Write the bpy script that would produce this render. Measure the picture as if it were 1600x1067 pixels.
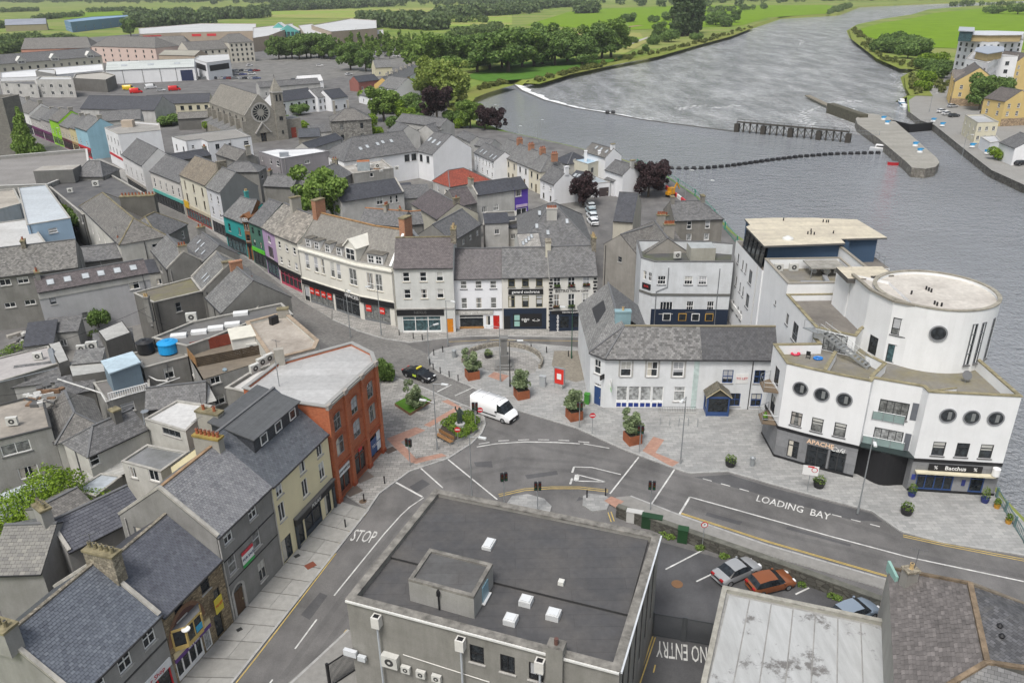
import bpy,bmesh,math,random
import numpy as np
from mathutils import Vector,Matrix
random.seed(7);RNG=np.random.RandomState(7)
scene=bpy.context.scene
for o in list(bpy.data.objects):bpy.data.objects.remove(o)
COL=scene.collection
# ---------------------------------------------------------------- camera (solved from the photograph's vertical lines)
F_PX,CX,CY,CAM_H=1240.0,800.0,533.5,48.0
_d=np.array([839.0-CX,3255.0-CY,F_PX]);_d/=np.linalg.norm(_d)
_up=-_d;_fw=np.array([0,0,1.0]);_fw=_fw-(_fw@_up)*_up;_fw/=np.linalg.norm(_fw)
_rt=np.cross(_fw,_up);_rt=_rt if _rt[0]>0 else-_rt
ROT=np.array([_rt,_fw,_up])
cam_data=bpy.data.cameras.new('camera');cam=bpy.data.objects.new('camera',cam_data);COL.objects.link(cam)
cam_data.sensor_width=36;cam_data.lens=F_PX/1600*36;cam_data.clip_start=1;cam_data.clip_end=30000
_m=Matrix.Identity(4)
for i in range(3):
 _m[i][0]=ROT[i][0];_m[i][1]=-ROT[i][1];_m[i][2]=-ROT[i][2]
_m[2][3]=CAM_H;cam.matrix_world=_m;scene.camera=cam
# ---------------------------------------------------------------- sky, sun, exposure: bright overcast
SUN_ELEV,SUN_AZ=math.radians(60),math.radians(208)  # azimuth measured clockwise from +Y: soft light from behind the camera, a little to the left
world=bpy.data.worlds.new('World');scene.world=world;world.use_nodes=True
wn=world.node_tree.nodes;wl=world.node_tree.links;wn.clear()
sky=wn.new('ShaderNodeTexSky');sky.sky_type='NISHITA';sky.sun_disc=False
sky.sun_elevation=SUN_ELEV;sky.sun_rotation=SUN_AZ;sky.air_density=1.6;sky.dust_density=5.0;sky.ozone_density=1.0
hs=wn.new('ShaderNodeHueSaturation');hs.inputs['Saturation'].default_value=0.6
bg=wn.new('ShaderNodeBackground');bg.inputs['Strength'].default_value=0.09
wo=wn.new('ShaderNodeOutputWorld')
wl.new(sky.outputs[0],hs.inputs['Color']);wl.new(hs.outputs[0],bg.inputs['Color']);wl.new(bg.outputs[0],wo.inputs['Surface'])
sd=bpy.data.lights.new('sun','SUN');sd.energy=1.5;sd.angle=math.radians(16);sd.color=(1.0,0.98,0.95)
sun=bpy.data.objects.new('sun',sd);COL.objects.link(sun)
_sv=Vector((math.sin(SUN_AZ)*math.cos(SUN_ELEV),math.cos(SUN_AZ)*math.cos(SUN_ELEV),math.sin(SUN_ELEV)))
sun.rotation_euler=_sv.to_track_quat('Z','Y').to_euler();sun.location=(0,0,200)
scene.view_settings.view_transform='Standard';scene.view_settings.look='None'
scene.view_settings.exposure=0.66;scene.view_settings.gamma=1.0;scene.view_settings.use_curve_mapping=False
# ---------------------------------------------------------------- picture point -> place on a level plane
def at(px,py,z=0.0):
 r=ROT@np.array([(px-CX)/F_PX,(py-CY)/F_PX,1.0]);t=(z-CAM_H)/r[2]
 return Vector((r[0]*t,r[1]*t,z))
def V2(p):return Vector((p[0],p[1]))
def ray_plane(px,py,p,q):
 """picture point on the vertical plane through p,q -> (u along p->q, z)"""
 r=ROT@np.array([(px-CX)/F_PX,(py-CY)/F_PX,1.0]);d=(V2(q)-V2(p)).normalized();n=Vector((d.y,-d.x))
 t=(n.x*p[0]+n.y*p[1])/(n.x*r[0]+n.y*r[1])
 w=Vector((r[0]*t,r[1]*t));return(w-V2(p)).dot(d),CAM_H+r[2]*t
 # ---------------------------------------------------------------- materials
MATS={}
def _nt(name):
 m=bpy.data.materials.new(name);m.use_nodes=True;nt=m.node_tree;b=nt.nodes['Principled BSDF']
 return m,nt,b
def N(nt,t,**kw):
 n=nt.nodes.new(t)
 for k,v in kw.items():
  if k in n.inputs:n.inputs[k].default_value=v
  else:setattr(n,k,v)
 return n
def c4(c,k=1.0):return(c[0]*k,c[1]*k,c[2]*k,1)
def ramp(nt,src,stops):
 r=nt.nodes.new('ShaderNodeValToRGB');e=r.color_ramp.elements
 while len(e)<len(stops):e.new(0.5)
 for i,(p,c)in enumerate(stops):
  e[i].position=p;e[i].color=c if len(c)==4 else(*c,1)
 nt.links.new(src,r.inputs[0]);return r
def mixc(nt,f,a,b,mode='MIX'):
 m=nt.nodes.new('ShaderNodeMix');m.data_type='RGBA';m.blend_type=mode
 for s,k in((f,0),(a,6),(b,7)):
  if hasattr(s,'links')or isinstance(s,bpy.types.NodeSocket):nt.links.new(s,m.inputs[k])
  elif k==0:m.inputs[0].default_value=s
  else:m.inputs[k].default_value=s if len(s)==4 else(*s,1)
 return m.outputs[2]
def coords(nt,uv=True,scale=(1,1,1)):
 if uv:s=nt.nodes.new('ShaderNodeUVMap').outputs[0]
 else:s=nt.nodes.new('ShaderNodeNewGeometry').outputs['Position']
 mp=nt.nodes.new('ShaderNodeMapping');mp.inputs['Scale'].default_value=scale;nt.links.new(s,mp.inputs[0]);return mp.outputs[0]
def noise(nt,vec,scale,detail=4,rough=0.55):
 n=N(nt,'ShaderNodeTexNoise');n.inputs['Scale'].default_value=scale;n.inputs['Detail'].default_value=detail;n.inputs['Roughness'].default_value=rough
 nt.links.new(vec,n.inputs['Vector']);return n.outputs[0]
def bump(nt,b,h,strength=0.3,dist=0.02):
 n=N(nt,'ShaderNodeBump');n.inputs['Strength'].default_value=strength;n.inputs['Distance'].default_value=dist
 nt.links.new(h,n.inputs['Height']);nt.links.new(n.outputs[0],b.inputs['Normal'])
def plain(col,rough=0.6,metal=0.0,name=None,var=0.12,emit=None):
 k=('plain',tuple(col),rough,metal,var)
 if k in MATS:return MATS[k]
 m,nt,b=_nt(name or 'paint');b.inputs['Roughness'].default_value=rough;b.inputs['Metallic'].default_value=metal
 if var:
  n=noise(nt,coords(nt,False),1.3,5,0.65)
  r=ramp(nt,n,[(0.3,c4(col,1-var)),(0.7,c4(col,1+var*0.5))]);nt.links.new(r.outputs[0],b.inputs['Base Color'])
 else:b.inputs['Base Color'].default_value=c4(col)
 MATS[k]=m;return m
def render_wall(col,dirt=0.35,rough=0.85):
 """painted or bare render: blotches, rain streaks below the eaves and sills"""
 k=('rw',tuple(col),dirt)
 if k in MATS:return MATS[k]
 m,nt,b=_nt('render_wall');b.inputs['Roughness'].default_value=rough
 n1=noise(nt,coords(nt,True,(1,1,1)),0.35,6,0.65)
 n2=noise(nt,coords(nt,True,(1.1,0.13,1)),1.0,8,0.7)
 n3=noise(nt,coords(nt,True),9.0,3)
 r1=ramp(nt,n1,[(0.35,c4((0.55,0.55,0.53))),(0.65,c4((1,1,1)))])
 r2=ramp(nt,n2,[(0.3,c4((0.55,0.55,0.52))),(0.62,c4((1,1,1)))])
 r3=ramp(nt,n3,[(0.3,c4((0.86,0.86,0.86))),(0.7,c4((1,1,1)))])
 a=mixc(nt,dirt,c4(col),r1.outputs[0],'MULTIPLY');a=mixc(nt,dirt*0.8,a,r2.outputs[0],'MULTIPLY');a=mixc(nt,min(1,dirt*1.6),a,r3.outputs[0],'MULTIPLY')
 nt.links.new(a,b.inputs['Base Color']);bump(nt,b,n3,0.25,0.01);MATS[k]=m;return m
def slate(col=(0.1,0.1,0.105),w=0.3,h=0.25,moss=0.25,var=0.45,old=0.0):
 """slate courses in roof-plane metres with per-slate tone, lichen and weathering"""
 k=('sl',tuple(col),w,h,moss,var,old)
 if k in MATS:return MATS[k]
 m,nt,b=_nt('slate');b.inputs['Roughness'].default_value=0.62
 br=N(nt,'ShaderNodeTexBrick');br.inputs['Scale'].default_value=1;br.inputs['Brick Width'].default_value=w;br.inputs['Row Height'].default_value=h
 br.inputs['Mortar Size'].default_value=0.012;br.inputs['Mortar Smooth'].default_value=0.2;br.inputs['Bias'].default_value=0.0
 col=tuple(x*1.02 for x in col);br.inputs['Color1'].default_value=c4(col,1-var);br.inputs['Color2'].default_value=c4(col,1+var*0.8);br.inputs['Mortar'].default_value=c4(col,0.25)
 uv=coords(nt);nt.links.new(uv,br.inputs['Vector'])
 n1=noise(nt,coords(nt,False),0.45,6,0.7)
 r1=ramp(nt,n1,[(0.3,c4((0.72,0.72,0.74))),(0.7,c4((1.18,1.18,1.17)))])
 a=mixc(nt,0.6,br.outputs[0],r1.outputs[0],'MULTIPLY')
 n2=noise(nt,coords(nt,True,(1.6,0.3,1)),1.2,6,0.7)
 r2=ramp(nt,n2,[(0.5,c4((0,0,0))),(0.72,c4((1,1,1)))])
 f=N(nt,'ShaderNodeMath',operation='MULTIPLY');nt.links.new(r2.outputs[0],f.inputs[0]);f.inputs[1].default_value=moss
 a=mixc(nt,f.outputs[0],a,c4((0.2,0.19,0.165)))
 nt.links.new(a,b.inputs['Base Color']);bump(nt,b,br.outputs[1],-0.5,0.015);MATS[k]=m;return m
def blocks(c1,c2,mortar,w,h,msize=0.012,rough=0.85,var=0.5,uv=True,strength=0.5,big=0.25):
 k=('bl',tuple(c1),tuple(c2),w,h)
 if k in MATS:return MATS[k]
 m,nt,b=_nt('masonry');b.inputs['Roughness'].default_value=rough
 br=N(nt,'ShaderNodeTexBrick');br.inputs['Scale'].default_value=1;br.inputs['Brick Width'].default_value=w;br.inputs['Row Height'].default_value=h
 br.inputs['Mortar Size'].default_value=msize;br.inputs['Color1'].default_value=c4(c1);br.inputs['Color2'].default_value=c4(c2);br.inputs['Mortar'].default_value=c4(mortar)
 nt.links.new(coords(nt,uv),br.inputs['Vector'])
 n1=noise(nt,coords(nt,False),big,7,0.7);r1=ramp(nt,n1,[(0.3,c4((0.62,0.61,0.6))),(0.7,c4((1.12,1.12,1.1)))])
 n2=noise(nt,coords(nt,False),3.0,4);r2=ramp(nt,n2,[(0.3,c4((0.85,0.85,0.85))),(0.7,c4((1.08,1.08,1.08)))])
 a=mixc(nt,var,br.outputs[0],r1.outputs[0],'MULTIPLY');a=mixc(nt,0.8,a,r2.outputs[0],'MULTIPLY')
 nt.links.new(a,b.inputs['Base Color']);bump(nt,b,br.outputs[1],-strength,0.01);MATS[k]=m;return m
def rubble(col,scale=2.6):
 k=('ru',tuple(col),scale)
 if k in MATS:return MATS[k]
 m,nt,b=_nt('rubble_stone');b.inputs['Roughness'].default_value=0.9
 v=N(nt,'ShaderNodeTexVoronoi');v.inputs['Scale'].default_value=scale;nt.links.new(coords(nt,True,(1,1.7,1)),v.inputs['Vector'])
 r=ramp(nt,v.outputs['Color'],[(0.1,c4(col,0.6)),(0.9,c4(col,1.35))])
 e=N(nt,'ShaderNodeTexVoronoi',feature='DISTANCE_TO_EDGE');e.inputs['Scale'].default_value=scale;nt.links.new(coords(nt,True,(1,1.7,1)),e.inputs['Vector'])
 r2=ramp(nt,e.outputs['Distance'],[(0.02,c4((0.55,0.53,0.5))),(0.09,c4((1,1,1)))])
 a=mixc(nt,1.0,r.outputs[0],r2.outputs[0],'MULTIPLY')
 n1=noise(nt,coords(nt,False),0.4,6,0.7);r3=ramp(nt,n1,[(0.3,c4((0.7,0.7,0.7))),(0.7,c4((1.15,1.13,1.1)))]);a=mixc(nt,0.7,a,r3.outputs[0],'MULTIPLY')
 nt.links.new(a,b.inputs['Base Color']);bump(nt,b,e.outputs['Distance'],0.6,0.03);MATS[k]=m;return m
def felt(col,stain=(0.2,0.19,0.17),amt=0.4,seam=1.0,rough=0.8,seamk=0.7):
 """sheet roofing: lapped strips, ponding stains"""
 k=('fe',tuple(col),tuple(stain),amt,seam)
 if k in MATS:return MATS[k]
 m,nt,b=_nt('sheet_roofing');b.inputs['Roughness'].default_value=rough
 br=N(nt,'ShaderNodeTexBrick');br.inputs['Scale'].default_value=1;br.inputs['Brick Width'].default_value=seam*7;br.inputs['Row Height'].default_value=seam
 br.inputs['Mortar Size'].default_value=0.02;br.inputs['Mortar Smooth'].default_value=0.6
 br.inputs['Color1'].default_value=c4(col,0.9);br.inputs['Color2'].default_value=c4(col,1.08);br.inputs['Mortar'].default_value=c4(col,seamk)
 nt.links.new(coords(nt),br.inputs['Vector'])
 n1=noise(nt,coords(nt,False),0.22,8,0.7);r1=ramp(nt,n1,[(0.42,c4((0,0,0))),(0.68,c4((1,1,1)))])
 n2=noise(nt,coords(nt,False),1.9,6,0.7);r2=ramp(nt,n2,[(0.3,c4((0.8,0.8,0.8))),(0.7,c4((1.1,1.1,1.1)))])
 f=N(nt,'ShaderNodeMath',operation='MULTIPLY');nt.links.new(r1.outputs[0],f.inputs[0]);f.inputs[1].default_value=amt
 a=mixc(nt,f.outputs[0],br.outputs[0],c4(stain));a=mixc(nt,0.9,a,r2.outputs[0],'MULTIPLY')
 nt.links.new(a,b.inputs['Base Color']);bump(nt,b,n2,0.15,0.02);MATS[k]=m;return m
def glass(kind=0):
 k=('glass',kind)
 if k in MATS:return MATS[k]
 m,nt,b=_nt('window_glass')
 cols=[(0.018,0.022,0.026),(0.035,0.04,0.045),(0.16,0.165,0.16),(0.3,0.31,0.31),(0.05,0.09,0.1)]
 n=noise(nt,coords(nt,False),2.5,2);r=ramp(nt,n,[(0.35,c4(cols[kind],0.55)),(0.65,c4(cols[kind],1.5))])
 nt.links.new(r.outputs[0],b.inputs['Base Color']);b.inputs['Roughness'].default_value=0.12;b.inputs['Specular IOR Level'].default_value=0.5
 MATS[k]=m;return m
def leafmat(c1,c2,name='foliage'):
 k=('leaf',tuple(c1),tuple(c2))
 if k in MATS:return MATS[k]
 m,nt,b=_nt(name);b.inputs['Roughness'].default_value=0.6;b.inputs['Specular IOR Level'].default_value=0.25
 g=nt.nodes.new('ShaderNodeNewGeometry');n=noise(nt,coords(nt,False),0.5,3)
 ad=N(nt,'ShaderNodeMath',operation='ADD');nt.links.new(g.outputs['Random Per Island'],ad.inputs[0]);nt.links.new(n,ad.inputs[1])
 r=ramp(nt,ad.outputs[0],[(0.5,c4(c1)),(1.35,c4(c2))]);
 ml=N(nt,'ShaderNodeMath',operation='MULTIPLY');nt.links.new(ad.outputs[0],ml.inputs[0]);ml.inputs[1].default_value=0.62;nt.links.new(ml.outputs[0],r.inputs[0])
 r.color_ramp.elements[0].position=0.25;r.color_ramp.elements[1].position=0.8
 nt.links.new(r.outputs[0],b.inputs['Base Color'])
 tr=nt.nodes.new('ShaderNodeBsdfTranslucent');nt.links.new(r.outputs[0],tr.inputs[0]);mx=nt.nodes.new('ShaderNodeMixShader');mx.inputs[0].default_value=0.35;nt.links.new(b.outputs[0],mx.inputs[1]);nt.links.new(tr.outputs[0],mx.inputs[2]);nt.links.new(mx.outputs[0],nt.nodes['Material Output'].inputs[0])
 MATS[k]=m;return m
 # ---------------------------------------------------------------- mesh collecting and object helpers
class MB:
 def __init__(s):s.v=[];s.f=[];s.m=[];s.mats=[]
 def mi(s,mat):
  if mat not in s.mats:s.mats.append(mat)
  return s.mats.index(mat)
 def poly(s,pts,mat):
  i=len(s.v);s.v+=[tuple(p)for p in pts];s.f.append(tuple(range(i,i+len(pts))));s.m.append(s.mi(mat))
 def prism(s,pts,z0,z1,mat,top=None,bottom=False,sides=True):
  """pts counter-clockwise from above"""
  n=len(pts);a=[(p[0],p[1],z0)for p in pts];b=[(p[0],p[1],z1)for p in pts]
  if sides:
   for i in range(n):j=(i+1)%n;s.poly([a[i],a[j],b[j],b[i]],mat)
  s.poly(b,top or mat)
  if bottom:s.poly(a[::-1],mat)
 def obox(s,c,d,l,w,z0,z1,mat,top=None):
  """box: centre c, half extents l along d and w across"""
  d=Vector((d[0],d[1])).normalized();n=Vector((-d.y,d.x));c=Vector((c[0],c[1]))
  s.prism([c-d*l-n*w,c+d*l-n*w,c+d*l+n*w,c-d*l+n*w],z0,z1,mat,top,True)
 def box(s,x0,x1,y0,y1,z0,z1,mat):s.prism([(x0,y0),(x1,y0),(x1,y1),(x0,y1)],z0,z1,mat,None,True)
 def slab(s,pts,t,mat,edge=None,nrm=None):
  """thick sheet: pts seen from outside counter-clockwise, thickened inwards"""
  P=[Vector(p)for p in pts];n=(P[1]-P[0]).cross(P[2]-P[0]).normalized()if nrm is None else Vector(nrm);Q=[p-n*t for p in P]
  s.poly(P,mat);s.poly(Q[::-1],edge or mat)
  for i in range(len(P)):j=(i+1)%len(P);s.poly([P[i],Q[i],Q[j],P[j]],edge or mat)
 def cyl(s,c,r,z0,z1,mat,n=12,r1=None,cap=True,a0=0.0):
  r1=r if r1 is None else r1
  A=[(c[0]+r*math.cos(a0+2*math.pi*i/n),c[1]+r*math.sin(a0+2*math.pi*i/n),z0)for i in range(n)]
  B=[(c[0]+r1*math.cos(a0+2*math.pi*i/n),c[1]+r1*math.sin(a0+2*math.pi*i/n),z1)for i in range(n)]
  for i in range(n):j=(i+1)%n;s.poly([A[i],A[j],B[j],B[i]],mat)
  if cap:s.poly(B,mat);s.poly(A[::-1],mat)
 def bar(s,a,b,r,mat,n=6,r1=None):
  a=Vector(a);b=Vector(b);d=(b-a).normalized();u=d.orthogonal().normalized();w=d.cross(u);r1=r if r1 is None else r1
  A=[a+(u*math.cos(2*math.pi*i/n)+w*math.sin(2*math.pi*i/n))*r for i in range(n)];B=[b+(u*math.cos(2*math.pi*i/n)+w*math.sin(2*math.pi*i/n))*r1 for i in range(n)]
  for i in range(n):j=(i+1)%n;s.poly([A[i],A[j],B[j],B[i]],mat)
  s.poly(B,mat);s.poly(A[::-1],mat)
 def rect(s,a,b,w,h,mat):
  """rectangular bar from a to b, w across, h high"""
  a=Vector(a);b=Vector(b);d=(b-a).normalized();u=d.cross(Vector((0,0,1)));u=u.normalized()if u.length>1e-4 else Vector((1,0,0));k=u.cross(d)
  A=[a+u*x*w/2+k*y*h/2 for x,y in((-1,-1),(1,-1),(1,1),(-1,1))];B=[p+(b-a)for p in A]
  for i in range(4):j=(i+1)%4;s.poly([A[i],A[j],B[j],B[i]],mat)
  s.poly(B,mat);s.poly(A[::-1],mat)
 def mesh(s,name,org=(0,0,0),smooth=False):
  me=bpy.data.meshes.new(name);v=np.array(s.v,float).reshape(-1,3)-np.array(org,float)
  me.from_pydata(v.tolist(),[],s.f)
  for m in s.mats:me.materials.append(m)
  if len(s.m):me.polygons.foreach_set('material_index',s.m)
  auto_uv(me,np.array(org,float))
  if smooth:me.polygons.foreach_set('use_smooth',[True]*len(me.polygons))
  me.update();return me
 def build(s,name,parent=None,org=None,smooth=False,weld=False):
  org=org if org is not None else(world_loc(parent)if parent else(0,0,0))
  me=s.mesh(name,org,smooth)
  if weld:
   bm=bmesh.new();bm.from_mesh(me);bmesh.ops.remove_doubles(bm,verts=bm.verts,dist=0.002);bm.to_mesh(me);bm.free()
  o=bpy.data.objects.new(name,me);COL.objects.link(o)
  if parent:o.parent=parent
  else:o.location=org
  return o
def auto_uv(me,org):
 uvl=me.uv_layers.new(name='UVMap');n=len(me.loops)
 if not n:return
 co=np.empty(len(me.vertices)*3);me.vertices.foreach_get('co',co);co=co.reshape(-1,3)+org
 li=np.empty(n,int);me.loops.foreach_get('vertex_index',li)
 nr=np.empty(len(me.polygons)*3);me.polygons.foreach_get('normal',nr);nr=nr.reshape(-1,3)
 lt=np.empty(len(me.polygons),int);me.polygons.foreach_get('loop_total',lt)
 ln=np.repeat(nr,lt,axis=0);p=co[li]
 t=np.stack([-ln[:,1],ln[:,0],np.zeros(n)],1);L=np.linalg.norm(t,axis=1);flat=L<0.05
 t[flat]=[1,0,0];L[flat]=1;t/=L[:,None];b=np.cross(ln,t)
 uv=np.stack([(p*t).sum(1),(p*b).sum(1)],1);uvl.data.foreach_set('uv',uv.ravel())
def world_loc(o):
 l=Vector((0,0,0))
 while o is not None:l=l+o.location;o=o.parent
 return l
def tag(o,label,cat,group=None,kind=None):
 if label:o['label']=label
 if cat:o['category']=cat
 if group:o['group']=group
 if kind:o['kind']=kind
 return o
def empty(name,loc,rz=0.0):
 o=bpy.data.objects.new(name,None);o.location=loc;o.rotation_euler=(0,0,rz);o.empty_display_size=0.5;COL.objects.link(o);return o
def link(name,mesh,parent=None,loc=(0,0,0),rz=0.0,scale=None):
 o=bpy.data.objects.new(name,mesh);COL.objects.link(o);o.location=loc;o.rotation_euler=(0,0,rz)
 if parent:o.parent=parent
 if scale:o.scale=scale
 return o
def copy_tree(o,parent=None):
 c=o.copy();COL.objects.link(c);c.parent=parent
 for ch in list(o.children):copy_tree(ch,c)
 return c
def text_mesh(body,size,mat,extrude=0.01,bold=0.0,shear=0.0,space=1.0):
 cu=bpy.data.curves.new('lettering','FONT');cu.body=body;cu.size=size;cu.extrude=extrude;cu.offset=bold;cu.shear=shear
 cu.align_x='CENTER';cu.align_y='CENTER';cu.resolution_u=2;cu.space_character=space
 t=bpy.data.objects.new('lettering',cu);COL.objects.link(t);dg=bpy.context.evaluated_depsgraph_get();dg.update()
 me=bpy.data.meshes.new_from_object(t.evaluated_get(dg));bpy.data.objects.remove(t);me.materials.clear();me.materials.append(mat);return me
def inset(poly,d):
 """move every edge of a counter-clockwise outline inwards by d"""
 n=len(poly);out=[]
 for i in range(n):
  a,b,c=V2(poly[i-1]),V2(poly[i]),V2(poly[(i+1)%n]);e1=(b-a).normalized();e2=(c-b).normalized()
  n1=Vector((-e1.y,e1.x));n2=Vector((-e2.y,e2.x));k=n1+n2;den=1+n1.dot(n2)
  out.append(b+k*(d/max(den,0.35)))
 return out
def ccw(poly):
 a=sum(poly[i-1][0]*poly[i][1]-poly[i][0]*poly[i-1][1]for i in range(len(poly)))
 return list(poly)if a>0 else list(poly)[::-1]
 # ---------------------------------------------------------------- windows and doors (local: x along the wall, -y outwards, z up from the sill)
WHITE=plain((0.8,0.8,0.79),0.5,var=0.06);DARKF=plain((0.035,0.037,0.04),0.5,var=0.1);GREYF=plain((0.16,0.17,0.18),0.5)
BLUEF=plain((0.03,0.07,0.2),0.5);SILL=plain((0.42,0.41,0.39),0.85,var=0.3);STONE_SILL=plain((0.5,0.46,0.36),0.85,var=0.3);DSILL=plain((0.12,0.12,0.12),0.8)
BROWNF=plain((0.12,0.09,0.05),0.6);CREAMF=plain((0.6,0.52,0.33),0.6);GOLDF=plain((0.5,0.3,0.06),0.6)
WCACHE={}
def window_meshes(w,h,style,fm,sm,gk):
 k=(round(w,2),round(h,2),style,fm.name,sm.name if sm else None,gk)
 if k in WCACHE:return WCACHE[k]
 f=MB();t=min(0.085,w*0.1);y0,y1=0.05,0.12;x=w/2
 f.box(-x,-x+t,y0,y1,0,h,fm);f.box(x-t,x,y0,y1,0,h,fm);f.box(-x+t,x-t,y0,y1,0,t,fm);f.box(-x+t,x-t,y0,y1,h-t,h,fm)
 def hb(z,tt=t):f.box(-x+t,x-t,y0+0.008,y1,z-tt/2,z+tt/2,fm)
 def vb(xx,z0=t,z1=h-t,tt=t*0.75):f.box(xx-tt/2,xx+tt/2,y0+0.012,y1,z0,z1,fm)
 if style=='sash':hb(h*0.5)
 elif style=='sash4':hb(h*0.5);vb(0)
 elif style=='sash6':hb(h*0.5);vb(-w/6,tt=t*0.5);vb(w/6,tt=t*0.5)
 elif style=='two':vb(0)
 elif style=='cross':vb(0);hb(h*0.66)
 elif style=='top':hb(h*0.7)
 elif style=='three':vb(-w/6);vb(w/6)
 elif style=='tee':hb(h*0.5);vb(0,h*0.5)
 elif style=='quad':vb(0);hb(h*0.36)
 elif style=='four':vb(0);vb(-w/4);vb(w/4)
 elif style=='slit':hb(h*0.28);hb(h*0.5);hb(h*0.75)
 elif style=='grid':
  for i in(1,2,3):vb(-x+w*i/4,tt=0.05)
  hb(h*0.33,0.05);hb(h*0.66,0.05)
 p=MB();p.poly([(-x,0.105,0),(x,0.105,0),(x,0.105,h),(-x,0.105,h)],glass(gk))
 s=None
 if sm:
  s=MB();s.box(-x-0.1,x+0.1,-0.09,0.05,-0.1,-0.004,sm);s=s.mesh('sill')
 WCACHE[k]=(f.mesh('window'),p.mesh('pane'),s);return WCACHE[k]
def curtain_mesh(w,h,k):
 key=('cur',w,h,k)
 if key not in WCACHE:
  m=MB();c=plain(((.5,.5,.47),(.35,.33,.3),(.42,.43,.45),(.55,.52,.45))[k],.9);x=w/2-.05;y=.102;z0,z1=(.05,h-.05)
  if k==0:m.poly([(-x,y,h*.55),(x,y,h*.55),(x,y,z1),(-x,y,z1)],c)
  elif k==1:m.poly([(-x,y,z0),(-x*.45,y,z0),(-x*.3,y,z1),(-x,y,z1)],c);m.poly([(x*.5,y,z0),(x,y,z0),(x,y,z1),(x*.3,y,z1)],c)
  elif k==2:m.poly([(-x,y,h*.3),(x,y,h*.3),(x,y,z1),(-x,y,z1)],c)
  else:m.poly([(-x,y,z0),(-x*.1,y,z0),(-x*.1,y,z1),(-x,y,z1)],c)
  WCACHE[key]=m.mesh('curtain')
 return WCACHE[key]
def round_window_meshes(r,fm,sm):
 k=('round',r)
 if k in WCACHE:return WCACHE[k]
 n=28;f=MB();s=MB()
 def ring(mb,r0,r1,y,yb,mat):
  for i in range(n):
   a,b=2*math.pi*i/n,2*math.pi*(i+1)/n
   q=lambda rr,t,yy:(rr*math.cos(t),yy,rr*math.sin(t))
   mb.poly([q(r1,a,y),q(r0,a,y),q(r0,b,y),q(r1,b,y)][::-1],mat);mb.poly([q(r1,a,y),q(r1,b,y),q(r1,b,yb),q(r1,a,yb)],mat);mb.poly([q(r0,b,y),q(r0,a,y),q(r0,a,yb),q(r0,b,yb)],mat)
 ring(s,r*0.84,r,-0.06,0.02,sm);ring(f,r*0.72,r*0.818,-0.035,0.02,fm)
 p=MB();p.poly([(r*0.71*math.cos(2*math.pi*i/n),-0.012,r*0.71*math.sin(2*math.pi*i/n))for i in range(n)],glass(1))
 c=MB();c.box(0.0*r,0.42*r,-0.018,-0.0125,-0.52*r,0.52*r,plain((0.2,0.21,0.21),0.6))
 WCACHE[k]=(f.mesh('window'),p.mesh('pane'),s.mesh('surround'),c.mesh('curtain'));return WCACHE[k]
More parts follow.
